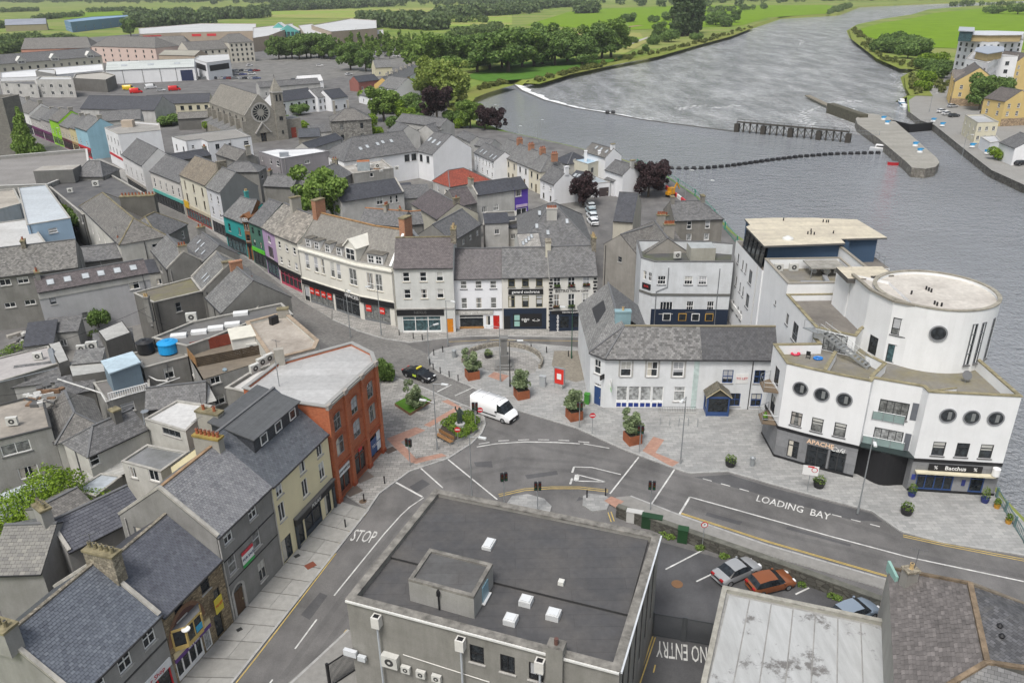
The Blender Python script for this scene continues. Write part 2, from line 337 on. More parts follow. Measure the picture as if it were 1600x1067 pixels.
class Bld:
 def __init__(s,name,label,cat,loc,group=None):
  s.root=empty(name,(loc[0],loc[1],0));tag(s.root,label,cat,group);s.wb=MB();s.walls=[];s.org=Vector((loc[0],loc[1],0))
 def wall(s,p,q,z0,z1,mat):w=Wall(s,p,q,z0,z1,mat);s.walls.append(w);return w
 def part(s,name,mb,parent=None,**kw):return mb.build(name,parent or s.root,**kw)
 def done(s):
  if s.root.name.split('.')[0]in('rear_building','shop_block','large_store','building','terraced_house','hall'):
   for w in s.walls:  # plain rear walls: a few odd windows, a soil pipe, a vent
    if w.ops or w.L<4 or w.z1-w.z0<3 or w.n.dot(w.pt(w.L/2))>0 or s.org.length>260:continue
    for z in(w.z1-2.2,w.z1-5.2):
     for k in range(int(w.L/3.6)):
      if z>0.4 and random.random()<0.55:w.win(w.L*(k+.5)/int(w.L/3.6)+random.uniform(-.5,.5),z,random.choice((.8,1.1,1.5)),random.choice((.9,1.2,1.4)),random.choice(('two','sash','plain','top')),random.choice((WHITE,WHITE,GREYF)))
    m=MB();q=w.pt(w.L*random.choice((.06,.5,.94)),.08);m.bar((*q,w.z0),(*q,w.z1-.1),.055,random.choice((GUTTER,SILL,LEAD)),6);s.part('downpipe',m)
  for w in s.walls:w.emit(s.wb)
  if s.wb.f:s.part('wall',s.wb)
  return s
 def chimney(s,c,d,l,w,z0,z1,mat,pots=0,potm=None,cap=None):
  mb=MB();mb.obox(c,d,l,w,z0,z1-0.18,mat);mb.obox(c,d,l+0.07,w+0.07,z1-0.18,z1,cap or mat);o=s.part('chimney',mb)
  d=Vector((d[0],d[1])).normalized()
  for i in range(pots):
   t=(i+0.5)/pots*2-1;q=V2(c)+d*(t*(l-0.05));pm=pot_mesh(potm or POTRED);link('chimney_pot',pm,o,(q.x-s.org.x,q.y-s.org.y,z1))
  if s.org.length<230 and random.random()<.6:
   a=MB();q=V2(c)+d*l*.6;t=Vector((random.uniform(-1,1),random.uniform(-1,1))).normalized();e=Vector((-t.y,t.x));zz=z1+random.uniform(1.2,2);a.bar((*q,z1-.8),(*q,zz),.025,LEAD,4);a.bar((*(q-t*.6),zz-.1),(*(q+t*.6),zz-.1),.016,LEAD,4)
   for k in range(5):p=q+t*(-.5+.25*k);a.bar((*(p-e*.22),zz-.1),(*(p+e*.22),zz-.1),.012,LEAD,4)
   a.build('aerial',o,org=s.org)
  return o
 def rooflight(s,c,d,slope,w=0.8,h=1.1,mat=None):
  """skylight lying on a roof slope: c centre on the slope, d along the eave, slope = up-slope unit vector"""
  c=Vector(c);d=Vector((d[0],d[1],0)).normalized();u=Vector(slope).normalized();n=d.cross(u);n=n if n.z>0 else-n
  mb=MB();q=[c+d*sx*w/2+u*sy*h/2+n*0.09 for sx,sy in((-1,-1),(1,-1),(1,1),(-1,1))]
  mb.slab(q,0.15,mat or GREYF,nrm=n);o=s.part('skylight',mb)
  g=MB();g.poly([c+d*sx*(w/2-.08)+u*sy*(h/2-.08)+n*0.094 for sx,sy in((-1,-1),(1,-1),(1,1),(-1,1))],SKYGLASS);g.build('pane',o,org=s.org)
class Wall:
 def __init__(s,b,p,q,z0,z1,mat):
  s.b=b;s.p=V2(p);s.q=V2(q);s.z0=z0;s.z1=z1;s.mat=mat;s.ops=[];s.d=(s.q-s.p).normalized();s.n=Vector((s.d.y,-s.d.x));s.L=(s.q-s.p).length;s.rz=math.atan2(s.d.y,s.d.x)
 def uz(s,px,py):return ray_plane(px,py,s.p,s.q)
 def pt(s,u,out=0.0):return s.p+s.d*u+s.n*out
 def _clampop(s,u,w,z,h):
  u=min(max(u,w/2+0.06),s.L-w/2-0.06);z=max(z,s.z0+0.02)
  if z+h>s.z1-0.05:z=s.z1-0.05-h
  return u,z
 def win(s,u,z,w,h,style='sash',fm=None,sm='d',g=None,name='window'):
  """u centre, z sill"""
  if w+0.13>s.L:return
  u,z=s._clampop(u,w,z,h)
  for o in s.ops:
   if u-w/2<o[1]+0.04 and u+w/2>o[0]-0.04 and z<o[3]+0.04 and z+h>o[2]-0.04:return
  s.ops.append((u-w/2,u+w/2,z,z+h));sm=SILL if sm=='d' else sm
  g=random.choice([0,0,0,1,1,2])if g is None else g
  f,p,si=window_meshes(w,h,style,fm or WHITE,sm,g);a=s.pt(u)
  o=link(name,f,s.b.root,(a.x-s.b.org.x,a.y-s.b.org.y,z),s.rz);link('pane',p,o)
  if si:link('sill',si,o)
  if s.b.org.length<190 and random.random()<.5 and w<2 and g<3:link('curtain',curtain_mesh(round(w,2),round(h,2),random.randint(0,3)),o)
  return o
 def wpx(s,pts,w,h,**kw):
  """row of windows by their centres in the picture; one common height"""
  uz=[s.uz(*p)for p in pts];z=sum(a[1]for a in uz)/len(uz)-h/2
  for u,_ in uz:s.win(u,z,w,h,**kw)
 def auto(s,cols,rows,w=0.95,h=1.35,**kw):
  for r in rows:
   for i in range(cols):s.win(s.L*(i+0.5)/cols,r,w,h,**kw)
 def door(s,u,w=1.0,h=2.15,mat=None,z=None,fan=True):
  mat=mat or BROWNF;u,z0=s._clampop(u,w,s.z0 if z is None else z,h);z0=s.z0+0.03 if z is None else z
  s.ops.append((u-w/2,u+w/2,z0,z0+h));mb=MB();x=w/2
  mb.box(-x,x,0.07,0.12,0,h,mat)
  for sx in(-1,1):
   for(a,b)in((0.12,0.42),(0.5,0.92)):mb.box(sx*x*0.5-x*0.34,sx*x*0.5+x*0.34,0.045,0.072,h*a,h*b,mat)
  a=s.pt(u);o=mb.mesh('door');o=link('door',o,s.b.root,(a.x-s.b.org.x,a.y-s.b.org.y,z0),s.rz)
  k=MB();k.box(x*0.62,x*0.8,0.0,0.045,h*0.44,h*0.5,plain((0.6,0.55,0.4),0.3,0.8));link('handle',k.mesh('handle'),o);return o
 def shop(s,u0,u1,z0,z1,fm,lights=3,g=0,stall=0.35,stallm=None):
  """glazed shopfront: mullions, stallriser, panes"""
  s.ops.append((u0,u1,z0,z1));w=u1-u0;h=z1-z0;mb=MB();st=stallm or fm;x=w/2
  mb.box(-x,x,0.02,0.12,0,stall,st)
  for i in range(lights+1):
   xx=-x+w*i/lights;xx=min(max(xx,-x+0.05),x-0.05);mb.box(xx-0.05,xx+0.05,0.03,0.12,stall,h,fm)
  mb.box(-x,x,0.035,0.12,h-0.1,h,fm);mb.box(-x,x,0.04,0.12,stall+(h-stall)*0.75-0.03,stall+(h-stall)*0.75+0.03,fm)if h>2.2 else None
  a=s.pt((u0+u1)/2);loc=(a.x-s.b.org.x,a.y-s.b.org.y,z0);o=link('shopfront',mb.mesh('shopfront'),s.b.root,loc,s.rz)
  for i in range(lights):
   p=MB();a0=-x+w*i/lights;a1=-x+w*(i+1)/lights;p.poly([(a0,0.1,stall),(a1,0.1,stall),(a1,0.1,h),(a0,0.1,h)],glass(g));link('pane',p.mesh('pane'),o)
  return o
 def board(s,u0,u1,z0,z1,mat,text=None,tm=None,size=None,name='fascia',out=0.0,t=0.12,shear=0.0,bold=0.0,dx=0.0):
  """sign board fixed to the wall, with raised lettering as a sub-part"""
  mb=MB();x=(u1-u0)/2;mb.box(-x,x,-t-out,-0.004-out,0,z1-z0,mat);a=s.pt((u0+u1)/2)
  o=link(name,mb.mesh(name),s.b.root,(a.x-s.b.org.x,a.y-s.b.org.y,z0),s.rz)
  if text:s.letters(text,(u0+u1)/2+dx,(z0+z1)/2,size or(z1-z0)*0.7,tm or WHITE,out+t,parent=o,ploc=(a.x-s.b.org.x,a.y-s.b.org.y,z0),shear=shear,bold=bold,maxw=(u1-u0)*0.94)
  return o
 def letters(s,text,u,z,size,mat,out=0.0,parent=None,ploc=None,shear=0.0,bold=0.0,maxw=None):
  me=text_mesh(text,size,mat,0.012,bold,shear)
  if maxw:
   xs=[v.co.x for v in me.vertices];W=max(xs)-min(xs)if xs else 1
   if W>maxw:
    for v in me.vertices:v.co.x*=maxw/W
  me.transform(Matrix.Rotation(math.radians(90),4,'X'));me.transform(Matrix.Translation((0,-out-0.016,0)))
  if parent:
   du=(s.pt(u)-Vector((ploc[0]+s.b.org.x,ploc[1]+s.b.org.y))).dot(s.d);return link('lettering',me,parent,(du,0,z-ploc[2]))
  a=s.pt(u);return link('lettering',me,s.b.root,(a.x-s.b.org.x,a.y-s.b.org.y,z),s.rz)
 def band(s,z0,z1,mat,out=0.05,name='band',u0=0.0,u1=None):
  mb=MB();a,b=s.pt(u0),s.pt(s.L if u1 is None else u1);n=s.n
  mb.prism([a+n*0.003,a+n*out,b+n*out,b+n*0.003][::-1]if False else ccw([a+n*0.003,a+n*out,b+n*out,b+n*0.003]),z0,z1,mat,None,True);return s.b.part(name,mb)
 def emit(s,mb):
  us=sorted({0.0,s.L,*[x for o in s.ops for x in o[:2]]});zs=sorted({s.z0,s.z1,*[x for o in s.ops for x in o[2:4]]})
  us=[u for u in us if-1e-6<=u<=s.L+1e-6];zs=[z for z in zs if s.z0-1e-6<=z<=s.z1+1e-6]
  P=lambda u,z,o=0.0:(*(s.p+s.d*u-s.n*o),z)
  for i in range(len(zs)-1):
   z=(zs[i]+zs[i+1])/2;run=None
   for j in range(len(us)-1):
    u=(us[j]+us[j+1])/2;hole=any(o[0]<u<o[1]and o[2]<z<o[3]for o in s.ops)
    if not hole and run is None:run=us[j]
    if run is not None and(hole or j==len(us)-2):
     e=us[j]if hole else us[j+1]
     mb.poly([P(run,zs[i]),P(e,zs[i]),P(e,zs[i+1]),P(run,zs[i+1])],s.mat);run=None
  D=0.12
  for(a,b,c,d)in s.ops:
   mb.poly([P(a,c),P(a,d),P(a,d,D),P(a,c,D)],s.mat);mb.poly([P(b,d),P(b,c),P(b,c,D),P(b,d,D)],s.mat)
   mb.poly([P(a,d),P(b,d),P(b,d,D),P(a,d,D)],s.mat);mb.poly([P(b,c),P(a,c),P(a,c,D),P(b,c,D)],s.mat)
POTRED=plain((0.32,0.1,0.045),0.8,var=0.3);POTBUFF=plain((0.5,0.36,0.18),0.8,var=0.3);LICHEN=plain((0.23,0.2,0.12),0.95,var=0.6)
SKYGLASS=plain((0.42,0.45,0.47),0.15,var=0.2);GUTTER=plain((0.03,0.03,0.032),0.5);LEAD=plain((0.13,0.133,0.138),0.7)
_pots={}
def pot_mesh(mat):
 if mat.name not in _pots:
  mb=MB();mb.cyl((0,0),0.15,0,0.42,mat,8,0.12,cap=False);mb.cyl((0,0),0.15,0.36,0.46,mat,8);mb.cyl((0,0),0.1,0.462,0.464,GUTTER,8);_pots[mat.name]=mb.mesh('chimney_pot')
 return _pots[mat.name]
def slates_on(mb,a,b,c,d,mats,w=0.3,h=0.24,seed=1,miss=0.0):
 """real overlapping slates on a roof quad a,b (eave) c,d (ridge); every slate a thin tilted wedge"""
 a,b,c,d=map(Vector,(a,b,c,d));rng=random.Random(seed);n=(b-a).cross(d-a).normalized();rows=max(1,int((d-a).length/h));
 for r in range(rows):
  v0,v1=r/rows,(r+1)/rows;L0,R0=a.lerp(d,v0),b.lerp(c,v0);L1,R1=a.lerp(d,v1),b.lerp(c,v1);cols=max(1,int((R0-L0).length/w));off=0.5*(r%2)
  for k in range(-1 if off else 0,cols):
   u0,u1=max(0,(k+off)/cols),min(1,(k+1+off)/cols)
   if u1-u0<0.1/cols:continue
   g=0.011/((R0-L0).length+0.01);lift=n*(0.03+rng.uniform(-0.006,0.016));lo=n*0.004
   p=[L0.lerp(R0,u0+g)+lift,L0.lerp(R0,u1-g)+lift,L1.lerp(R1,u1-g)+lo,L1.lerp(R1,u0+g)+lo]
   m=mats[min(len(mats)-1,int(abs(rng.gauss(0,1))*len(mats)/2.2))]
   mb.poly(p,m);mb.poly([L0.lerp(R0,u0+g)+lo*0.2,L0.lerp(R0,u1-g)+lo*0.2,p[1],p[0]],m)
def gable(name,label,cat,A,B,ze,R=None,depth=None,pitch=36.0,wall=None,roof=None,group=None,hip=(0,0),chim=(),over=0.18,ridge=None,sides=True,slates=None,rise=None,gut=True,backz=None,coping=None):
 """house with a ridge parallel to its visible eave A->B (picture points or 2-D places, left to right), returns (building, front wall, frame dict)"""
 a=at(*A,ze)if len(A)==2 and not isinstance(A,Vector)else Vector((A[0],A[1],ze));b=at(*B,ze)if len(B)==2 and not isinstance(B,Vector)else Vector((B[0],B[1],ze))
 d=(V2(b)-V2(a)).normalized();n=Vector((-d.y,d.x))  # n points away from the viewer, into the house
 a2,b2=V2(a)+d*0.012,V2(b)-d*0.012
 if R is not None:
  r=ROT@np.array([(R[0]-CX)/F_PX,(R[1]-CY)/F_PX,1.0]);k=math.tan(math.radians(pitch))
  # z-ze = k*dist to the facade plane
  t=(ze-CAM_H-k*(n.x*a.x+n.y*a.y))/(r[2]-k*(n.x*r[0]+n.y*r[1]));half=n.x*r[0]*t+n.y*r[1]*t-(n.x*a.x+n.y*a.y);depth=2*max(half,1.0)
 half=depth/2;rise=half*math.tan(math.radians(pitch))if rise is None else rise;zr=ze+rise
 c2,d2=b2+n*depth,a2+n*depth;cen=(a2+b2+c2+d2)/4
 bl=Bld(name,label,cat,cen,group);wall=wall or render_wall((0.45,0.44,0.42));roof=roof or slate()
 fr=bl.wall(a2,b2,0,ze,wall)
 sr=bl.wall(b2,c2,0,ze,wall);bk=bl.wall(c2,d2,0,ze,wall);sl=bl.wall(d2,a2,0,ze,wall)
 hl,hr=hip;L=(b2-a2).length;ra,rb=a2+n*half+d*hl,b2+n*half-d*hr
 if not hr:bl.wb.poly([(*b2,ze),(*c2,ze),(*(b2+n*half),zr)],wall)
 if not hl:bl.wb.poly([(*d2,ze),(*a2,ze),(*(a2+n*half),zr)],wall)
 rm=MB();o=over;dz=o*rise/half;E=0.06;ea,eb=a2-n*o-(d*o if hl else-d*0),b2-n*o+(d*o if hr else d*0);ec,ed=c2+n*o+(d*o if hr else d*0),d2+n*o-(d*o if hl else d*0)
 lo=ze-dz+E;up=zr+E
 nf=Vector((-n.x*rise,-n.y*rise,half)).normalized()
 rm.slab([(*ea,lo),(*eb,lo),(*rb,up),(*ra,up)],0.1,GUTTER if slates else roof,GUTTER);rm.slab([(*ec,lo),(*ed,lo),(*ra,up),(*rb,up)],0.1,roof,GUTTER)
 if hr:rm.slab([(*eb,lo),(*ec,lo),(*rb,up)],0.1,roof,GUTTER)
 if hl:rm.slab([(*ed,lo),(*ea,lo),(*ra,up)],0.1,roof,GUTTER)
 ro=bl.part('roof',rm)
 if slates:
  sm=MB();slates_on(sm,(*ea,lo),(*eb,lo),(*rb,up),(*ra,up),slates['mats'],slates.get('w',0.32),slates.get('h',0.25),slates.get('seed',3));so=sm.build('slates',ro,org=bl.org);so['kind']='stuff'
 rg=MB();rmt=ridge or LEAD;rg.rect((*ra,up+0.02),(*rb,up+0.02),0.26,0.13,rmt)
 if hr:rg.rect((*eb,lo+0.03),(*rb,up+0.02),0.2,0.1,rmt);rg.rect((*ec,lo+0.03),(*rb,up+0.02),0.2,0.1,rmt)
 if hl:rg.rect((*ea,lo+0.03),(*ra,up+0.02),0.2,0.1,rmt);rg.rect((*ed,lo+0.03),(*ra,up+0.02),0.2,0.1,rmt)
 rg.build('ridge',ro,org=bl.org)
 if gut:
  g=MB();g.rect((*(a2-n*(o+0.06)),lo-0.02),(*(b2-n*(o+0.06)),lo-0.02),0.12,0.11,GUTTER);bl.part('gutter',g)
 if coping:
  for e in coping:
   x=a2 if e=='l' else b2;s=d*0.14 if e=='l' else-d*0.14
   cm=MB();cmt=plain((0.4,0.385,0.35),0.9,var=0.35)
   cm.rect((*(x+s-n*0.1),ze+0.12),(*(x+s+n*half),zr+0.16),0.3,0.22,cmt);cm.rect((*(x+s+n*half),zr+0.16),(*(x+s+n*(depth+0.1)),ze+0.12),0.3,0.22,cmt);bl.part('coping',cm)
 info=dict(a=a2,b=b2,d=d,n=n,half=half,ze=ze,zr=zr,L=L,slope=Vector((n.x*half,n.y*half,rise)).normalized(),depth=depth,side_r=sr,side_l=sl,back=bk,roof=ro)
 for ch in chim:
  t,s,l,w,hgt=ch[:5];o=ch[5]if len(ch)>5 else{}
  p=a2+d*(L*t)+n*(depth*s);base=zr-abs(s-0.5)*2*rise-0.8
  bl.chimney(p,n if o.get('across',True)else d,l/2,w/2,base,zr+hgt,o.get('mat',wall),o.get('pots',0),o.get('potm'),o.get('cap'))
 return bl,fr,info
def lights_on(bl,I,spots,w=0.75,h=1.05):
 for t,s in spots:
  p=I['a']+I['d']*(I['L']*t)+I['n']*(I['half']*s);bl.rooflight((p.x,p.y,I['ze']+(I['zr']-I['ze'])*s+0.06),I['d'],I['slope'],w,h)
def flat(name,label,cat,poly,ztop,wall=None,roof=None,par=0.4,pt=0.3,cope=None,group=None,z0=0.0,over=0.06):
 """flat-roofed block on an outline (picture points at ztop, or places), with a parapet; returns (building, list of walls in outline order)"""
 P=[V2(at(*p,ztop))if not isinstance(p,Vector)else V2(p)for p in poly];P=ccw(P);cen=sum(P,Vector((0,0)))/len(P)
 bl=Bld(name,label,cat,cen,group);wall=wall or render_wall((0.45,0.44,0.42));roof=roof or felt((0.09,0.09,0.095));W=[bl.wall(P[i],P[(i+1)%len(P)],z0,ztop,wall)for i in range(len(P))]
 flat_roof(bl,P,ztop,par,pt,roof,wall,cope,over);return bl,W
def flat_roof(bl,P,ztop,par,pt,roof,wall,cope=None,over=0.06):
 I=inset(P,pt);n=len(P);mb=MB();mb.poly([(*p,ztop-par)for p in I],roof);bl.part('roof',mb)
 if par>0.02:
  cm=MB();O=inset(P,-over);I2=inset(P,pt+0.02);cp=cope or plain((0.36,0.35,0.32),0.9,var=0.3);zt=ztop+0.09
  for i in range(n):
   j=(i+1)%n;cm.poly([(*O[i],zt),(*O[j],zt),(*I2[j],zt),(*I2[i],zt)],cp);cm.poly([(*O[i],ztop-0.02),(*O[j],ztop-0.02),(*O[j],zt),(*O[i],zt)],cp)
   cm.poly([(*I2[j],ztop-0.03),(*I2[i],ztop-0.03),(*I2[i],zt),(*I2[j],zt)],cp);cm.poly([(*I[j],ztop-par),(*I[i],ztop-par),(*I[i],ztop),(*I[j],ztop)],wall)
  bl.part('parapet',cm)
  # ---------------------------------------------------------------- ground, river, streets
def grassmat(c1,c2,c3,s=0.03,name='grass'):
 m,nt,b=_nt(name);b.inputs['Roughness'].default_value=0.95;b.inputs['Specular IOR Level'].default_value=0.05
 n1=noise(nt,coords(nt,False),s,8,0.65);n2=noise(nt,coords(nt,False,(0.004,0.02,1)),1.0,4)
 a=ramp(nt,n1,[(0.35,c4(c1)),(0.6,c4(c2))]);r2=ramp(nt,n2,[(0.45,c4((0,0,0))),(0.6,c4((1,1,1)))])
 o=mixc(nt,r2.outputs[0],a.outputs[0],c4(c3));nt.links.new(o,b.inputs['Base Color']);return m
GRASS=grassmat((0.11,0.17,0.04),(0.19,0.25,0.055),(0.22,0.24,0.08))
FIELD=grassmat((0.125,0.215,0.012),(0.16,0.26,0.016),(0.145,0.235,0.02),0.05,'field_grass')
FIELD2=grassmat((0.17,0.27,0.04),(0.23,0.32,0.06),(0.28,0.27,0.1),0.04,'meadow_grass')
LAWN=grassmat((0.06,0.14,0.02),(0.085,0.18,0.03),(0.075,0.16,0.025),0.2,'lawn')
REED=grassmat((0.13,0.18,0.03),(0.21,0.24,0.06),(0.19,0.2,0.06),0.15,'bank_grass')
def asphaltmat(col,name='asphalt',patch=0.5):
 m,nt,b=_nt(name);b.inputs['Roughness'].default_value=0.85
 n1=noise(nt,coords(nt,False),0.18,7,0.65);n2=noise(nt,coords(nt,False),14,3,0.7);n3=noise(nt,coords(nt,False,(0.5,0.12,1)),1.0,5)
 a=ramp(nt,n1,[(0.3,c4(col,0.62)),(0.5,c4(col)),(0.7,c4(col,1.3))]);r2=ramp(nt,n2,[(0.25,c4((0.75,0.75,0.75))),(0.75,c4((1.2,1.2,1.2)))]);r3=ramp(nt,n3,[(0.35,c4((0.82,0.82,0.83))),(0.65,c4((1.08,1.08,1.07)))])
 o=mixc(nt,0.9,a.outputs[0],r2.outputs[0],'MULTIPLY');o=mixc(nt,0.8,o,r3.outputs[0],'MULTIPLY');nt.links.new(o,b.inputs['Base Color']);bump(nt,b,n2,0.2,0.01);return m
ASPH=asphaltmat((0.135,0.131,0.128));ASPH_D=asphaltmat((0.08,0.08,0.083),'dark_asphalt');YARD=asphaltmat((0.17,0.165,0.155),'yard_concrete')
SETTS=blocks((0.16,0.155,0.15),(0.23,0.225,0.215),(0.09,0.09,0.088),0.42,0.24,0.02,var=0.7,uv=False,big=0.15)
PAVE=blocks((0.27,0.275,0.272),(0.36,0.36,0.353),(0.2,0.2,0.196),0.9,0.45,0.012,var=0.55,uv=False,big=0.16)
PAVE2=blocks((0.24,0.235,0.225),(0.37,0.36,0.34),(0.15,0.145,0.14),0.75,0.42,0.02,var=0.6,uv=False,big=0.2)
BUFFSETT=blocks((0.22,0.2,0.165),(0.29,0.265,0.22),(0.15,0.135,0.11),0.3,0.2,0.02,var=0.5,uv=False)
REDPAVE=blocks((0.36,0.2,0.145),(0.43,0.25,0.19),(0.3,0.22,0.18),0.4,0.2,0.01,var=0.45,uv=False)
CONC=felt((0.35,0.345,0.325),(0.26,0.25,0.23),0.5,40.0,0.9,0.95);KERB=plain((0.36,0.36,0.35),0.85,var=0.25);CONCD=felt((0.27,0.265,0.25),(0.2,0.19,0.175),0.5,40.0,0.9,0.95)
WPAINT=plain((0.58,0.58,0.56),0.75,var=0.4);YPAINT=plain((0.5,0.37,0.12),0.75,var=0.3)
QUAY=rubble((0.2,0.19,0.17),1.2);STONEW=rubble((0.1,0.098,0.085),1.8)
def structure(o):o['kind']='structure';return o
# river banks as places: picture points on the water line
WZ=-2.3
Lb=[at(*p,WZ)for p in[(735,195),(716,186),(712,170),(722,151),(745,141),(790,129),(825,133),(850,128),(880,118),(935,105),(965,98),(1020,90),(1080,72),(1130,60),(1170,45),(1215,30),(1305,25),(1340,12),(1450,7),(1600,2),(1760,-3)]]
near_left=[Vector((49.3,-150,0)),Vector((49.3,66,0)),Vector((50.3,74,0)),Vector((51.5,100,0)),Vector((50.2,125,0)),Vector((46.0,158,0)),Vector((45.2,188,0)),Vector((41.5,212,0)),Vector((33,232,0)),Vector((18,256,0)),Vector((0,280,0))]
left_line=near_left+Lb
Rb=[at(*p,WZ)for p in[(1760,4),(1600,7),(1520,12),(1450,18),(1425,26),(1380,33),(1340,42),(1330,49),(1336,60),(1350,70),(1372,83),(1378,95),(1400,103),(1430,108),(1434,114),(1421,122),(1426,135),(1434,150)]]
quay_r=[at(*p,0.0)for p in[(1417,152),(1419,174),(1437,187),(1457,193),(1512,236),(1547,263),(1600,287)]]+[Vector((150,110,0)),Vector((150,-150,0))]
right_line=Rb+quay_r
FAR=16000
def earth(name,line,close,mat,skirt):
 mb=MB();mb.poly([(p.x,p.y,0)for p in line]+[(x,y,0)for x,y in close],mat)
 for i in range(len(line)-1):
  a,b=line[i],line[i+1];hard=(abs(a.x)<60 and a.y<290)or a in quay_r;d_=(b-a).normalized();o_=Vector((d_.y,-d_.x,0))*(0 if hard else 5);z_=-4 if hard else-2.6
  mb.poly([(a.x+o_.x,a.y+o_.y,z_),(b.x+o_.x,b.y+o_.y,z_),(b.x,b.y,0),(a.x,a.y,0)],skirt if hard else REED)
 o=mb.build(name);bm=bmesh.new();bm.from_mesh(o.data);bmesh.ops.triangulate(bm,faces=[f for f in bm.faces if len(f.verts)>4]);bm.to_mesh(o.data);bm.free();return structure(o)
earth('ground',left_line,[(FAR*0.9,FAR),(-FAR,FAR),(-FAR,-150)],GRASS,QUAY)
earth('far_bank',right_line,[(FAR,-150),(FAR,FAR*0.72)],GRASS,QUAY)
def watermat(name,base,rough,s1,s2,st,streak=0.0):
 m,nt,b=_nt(name);b.inputs['Base Color'].default_value=c4(base);b.inputs['Roughness'].default_value=rough;b.inputs['IOR'].default_value=1.45
 n1=noise(nt,coords(nt,False,(0.55,1.0,1)),s1,5,0.6);n2=noise(nt,coords(nt,False,(1,0.7,1)),s2,3,0.6);n3=noise(nt,coords(nt,False,(0.03,0.02,1)),1.0,5,0.6)
 ad=N(nt,'ShaderNodeMath',operation='ADD');nt.links.new(n1,ad.inputs[0]);nt.links.new(n2,ad.inputs[1])
 mu=N(nt,'ShaderNodeMath',operation='MULTIPLY');nt.links.new(ad.outputs[0],mu.inputs[0]);nt.links.new(n3,mu.inputs[1])
 bump(nt,b,mu.outputs[0],st,1.6)
 if streak:
  f=noise(nt,coords(nt,False,(0.11,0.03,1)),1.0,9,0.8);r=ramp(nt,f,[(0.42,c4(base,.7)),(0.5,c4(base)),(0.72,c4((0.6,0.61,0.62)))]);nt.links.new(r.outputs[0],b.inputs['Base Color'])
 return m
WATER=watermat('river_water',(0.26,0.275,0.295),0.08,0.5,1.7,1.0);WATER2=watermat('rough_water',(0.32,0.33,0.342),0.1,0.4,1.2,1.0,1.0)
# the weir: calm headwater this side, broken tailwater beyond
weir=[at(*p,WZ)for p in[(795,127),(815,142),(850,157),(900,170),(952,178),(1000,187),(1060,195),(1148,206)]]
mb=MB();mb.poly([(-800,-150,WZ),(FAR,-150,WZ),(FAR,FAR,WZ),(-800,FAR,WZ)],WATER);structure(mb.build('river'))
tail=[p for p in weir]+[at(1325,214,WZ),at(1440,200,WZ),Vector((1500,900,WZ)),Vector((3500,3000,WZ)),at(1450,4,WZ),at(1060,60,WZ),at(830,122,WZ)]
mb=MB();mb.poly([(p.x,p.y,WZ+0.03)for p in tail],WATER2);o=mb.build('tailwater');bm=bmesh.new();bm.from_mesh(o.data);bmesh.ops.triangulate(bm,faces=bm.faces);bm.to_mesh(o.data);bm.free();structure(o)
def foammat():
 m,nt,b=_nt('foam');b.inputs['Roughness'].default_value=0.6
 n=noise(nt,coords(nt,False,(0.35,0.35,1)),1.0,8,0.75);r=ramp(nt,n,[(0.38,c4((0.33,0.35,0.37))),(0.47,c4((0.82,0.83,0.83)))]);nt.links.new(r.outputs[0],b.inputs['Base Color'])
 return m
FOAM=foammat()
mb=MB();cr=MB()
for i in range(len(weir)-1):
 a,b=weir[i],weir[i+1];sub=10
 for k in range(sub):
  p,q=a.lerp(b,k/sub),a.lerp(b,(k+1)/sub);d=(b-a).normalized();n=Vector((-d.y,d.x,0));g=(i+k/sub)/7;w=lambda j:(4.5*(1-j/70)**1.5+1.7)*(0.8+0.15*math.sin(j*.9)+0.1*math.sin(j*2.1))
  w0,w1=w(i*10+k),w(i*10+k+1);mb.poly([(p.x,p.y,WZ+0.22),(q.x,q.y,WZ+0.22),(q.x+n.x*w1,q.y+n.y*w1,WZ+0.045),(p.x+n.x*w0,p.y+n.y*w0,WZ+0.045)],FOAM)
 cr.rect((a.x,a.y,WZ+0.1),(b.x,b.y,WZ+0.1),0.9,0.3,plain((0.1,0.1,0.095),0.7))
o=cr.build('weir');tag(o,'long low curved weir crossing the river from the wooded bank','weir');f=mb.build('spilling_water',o,org=(0,0,0));f['kind']='stuff'
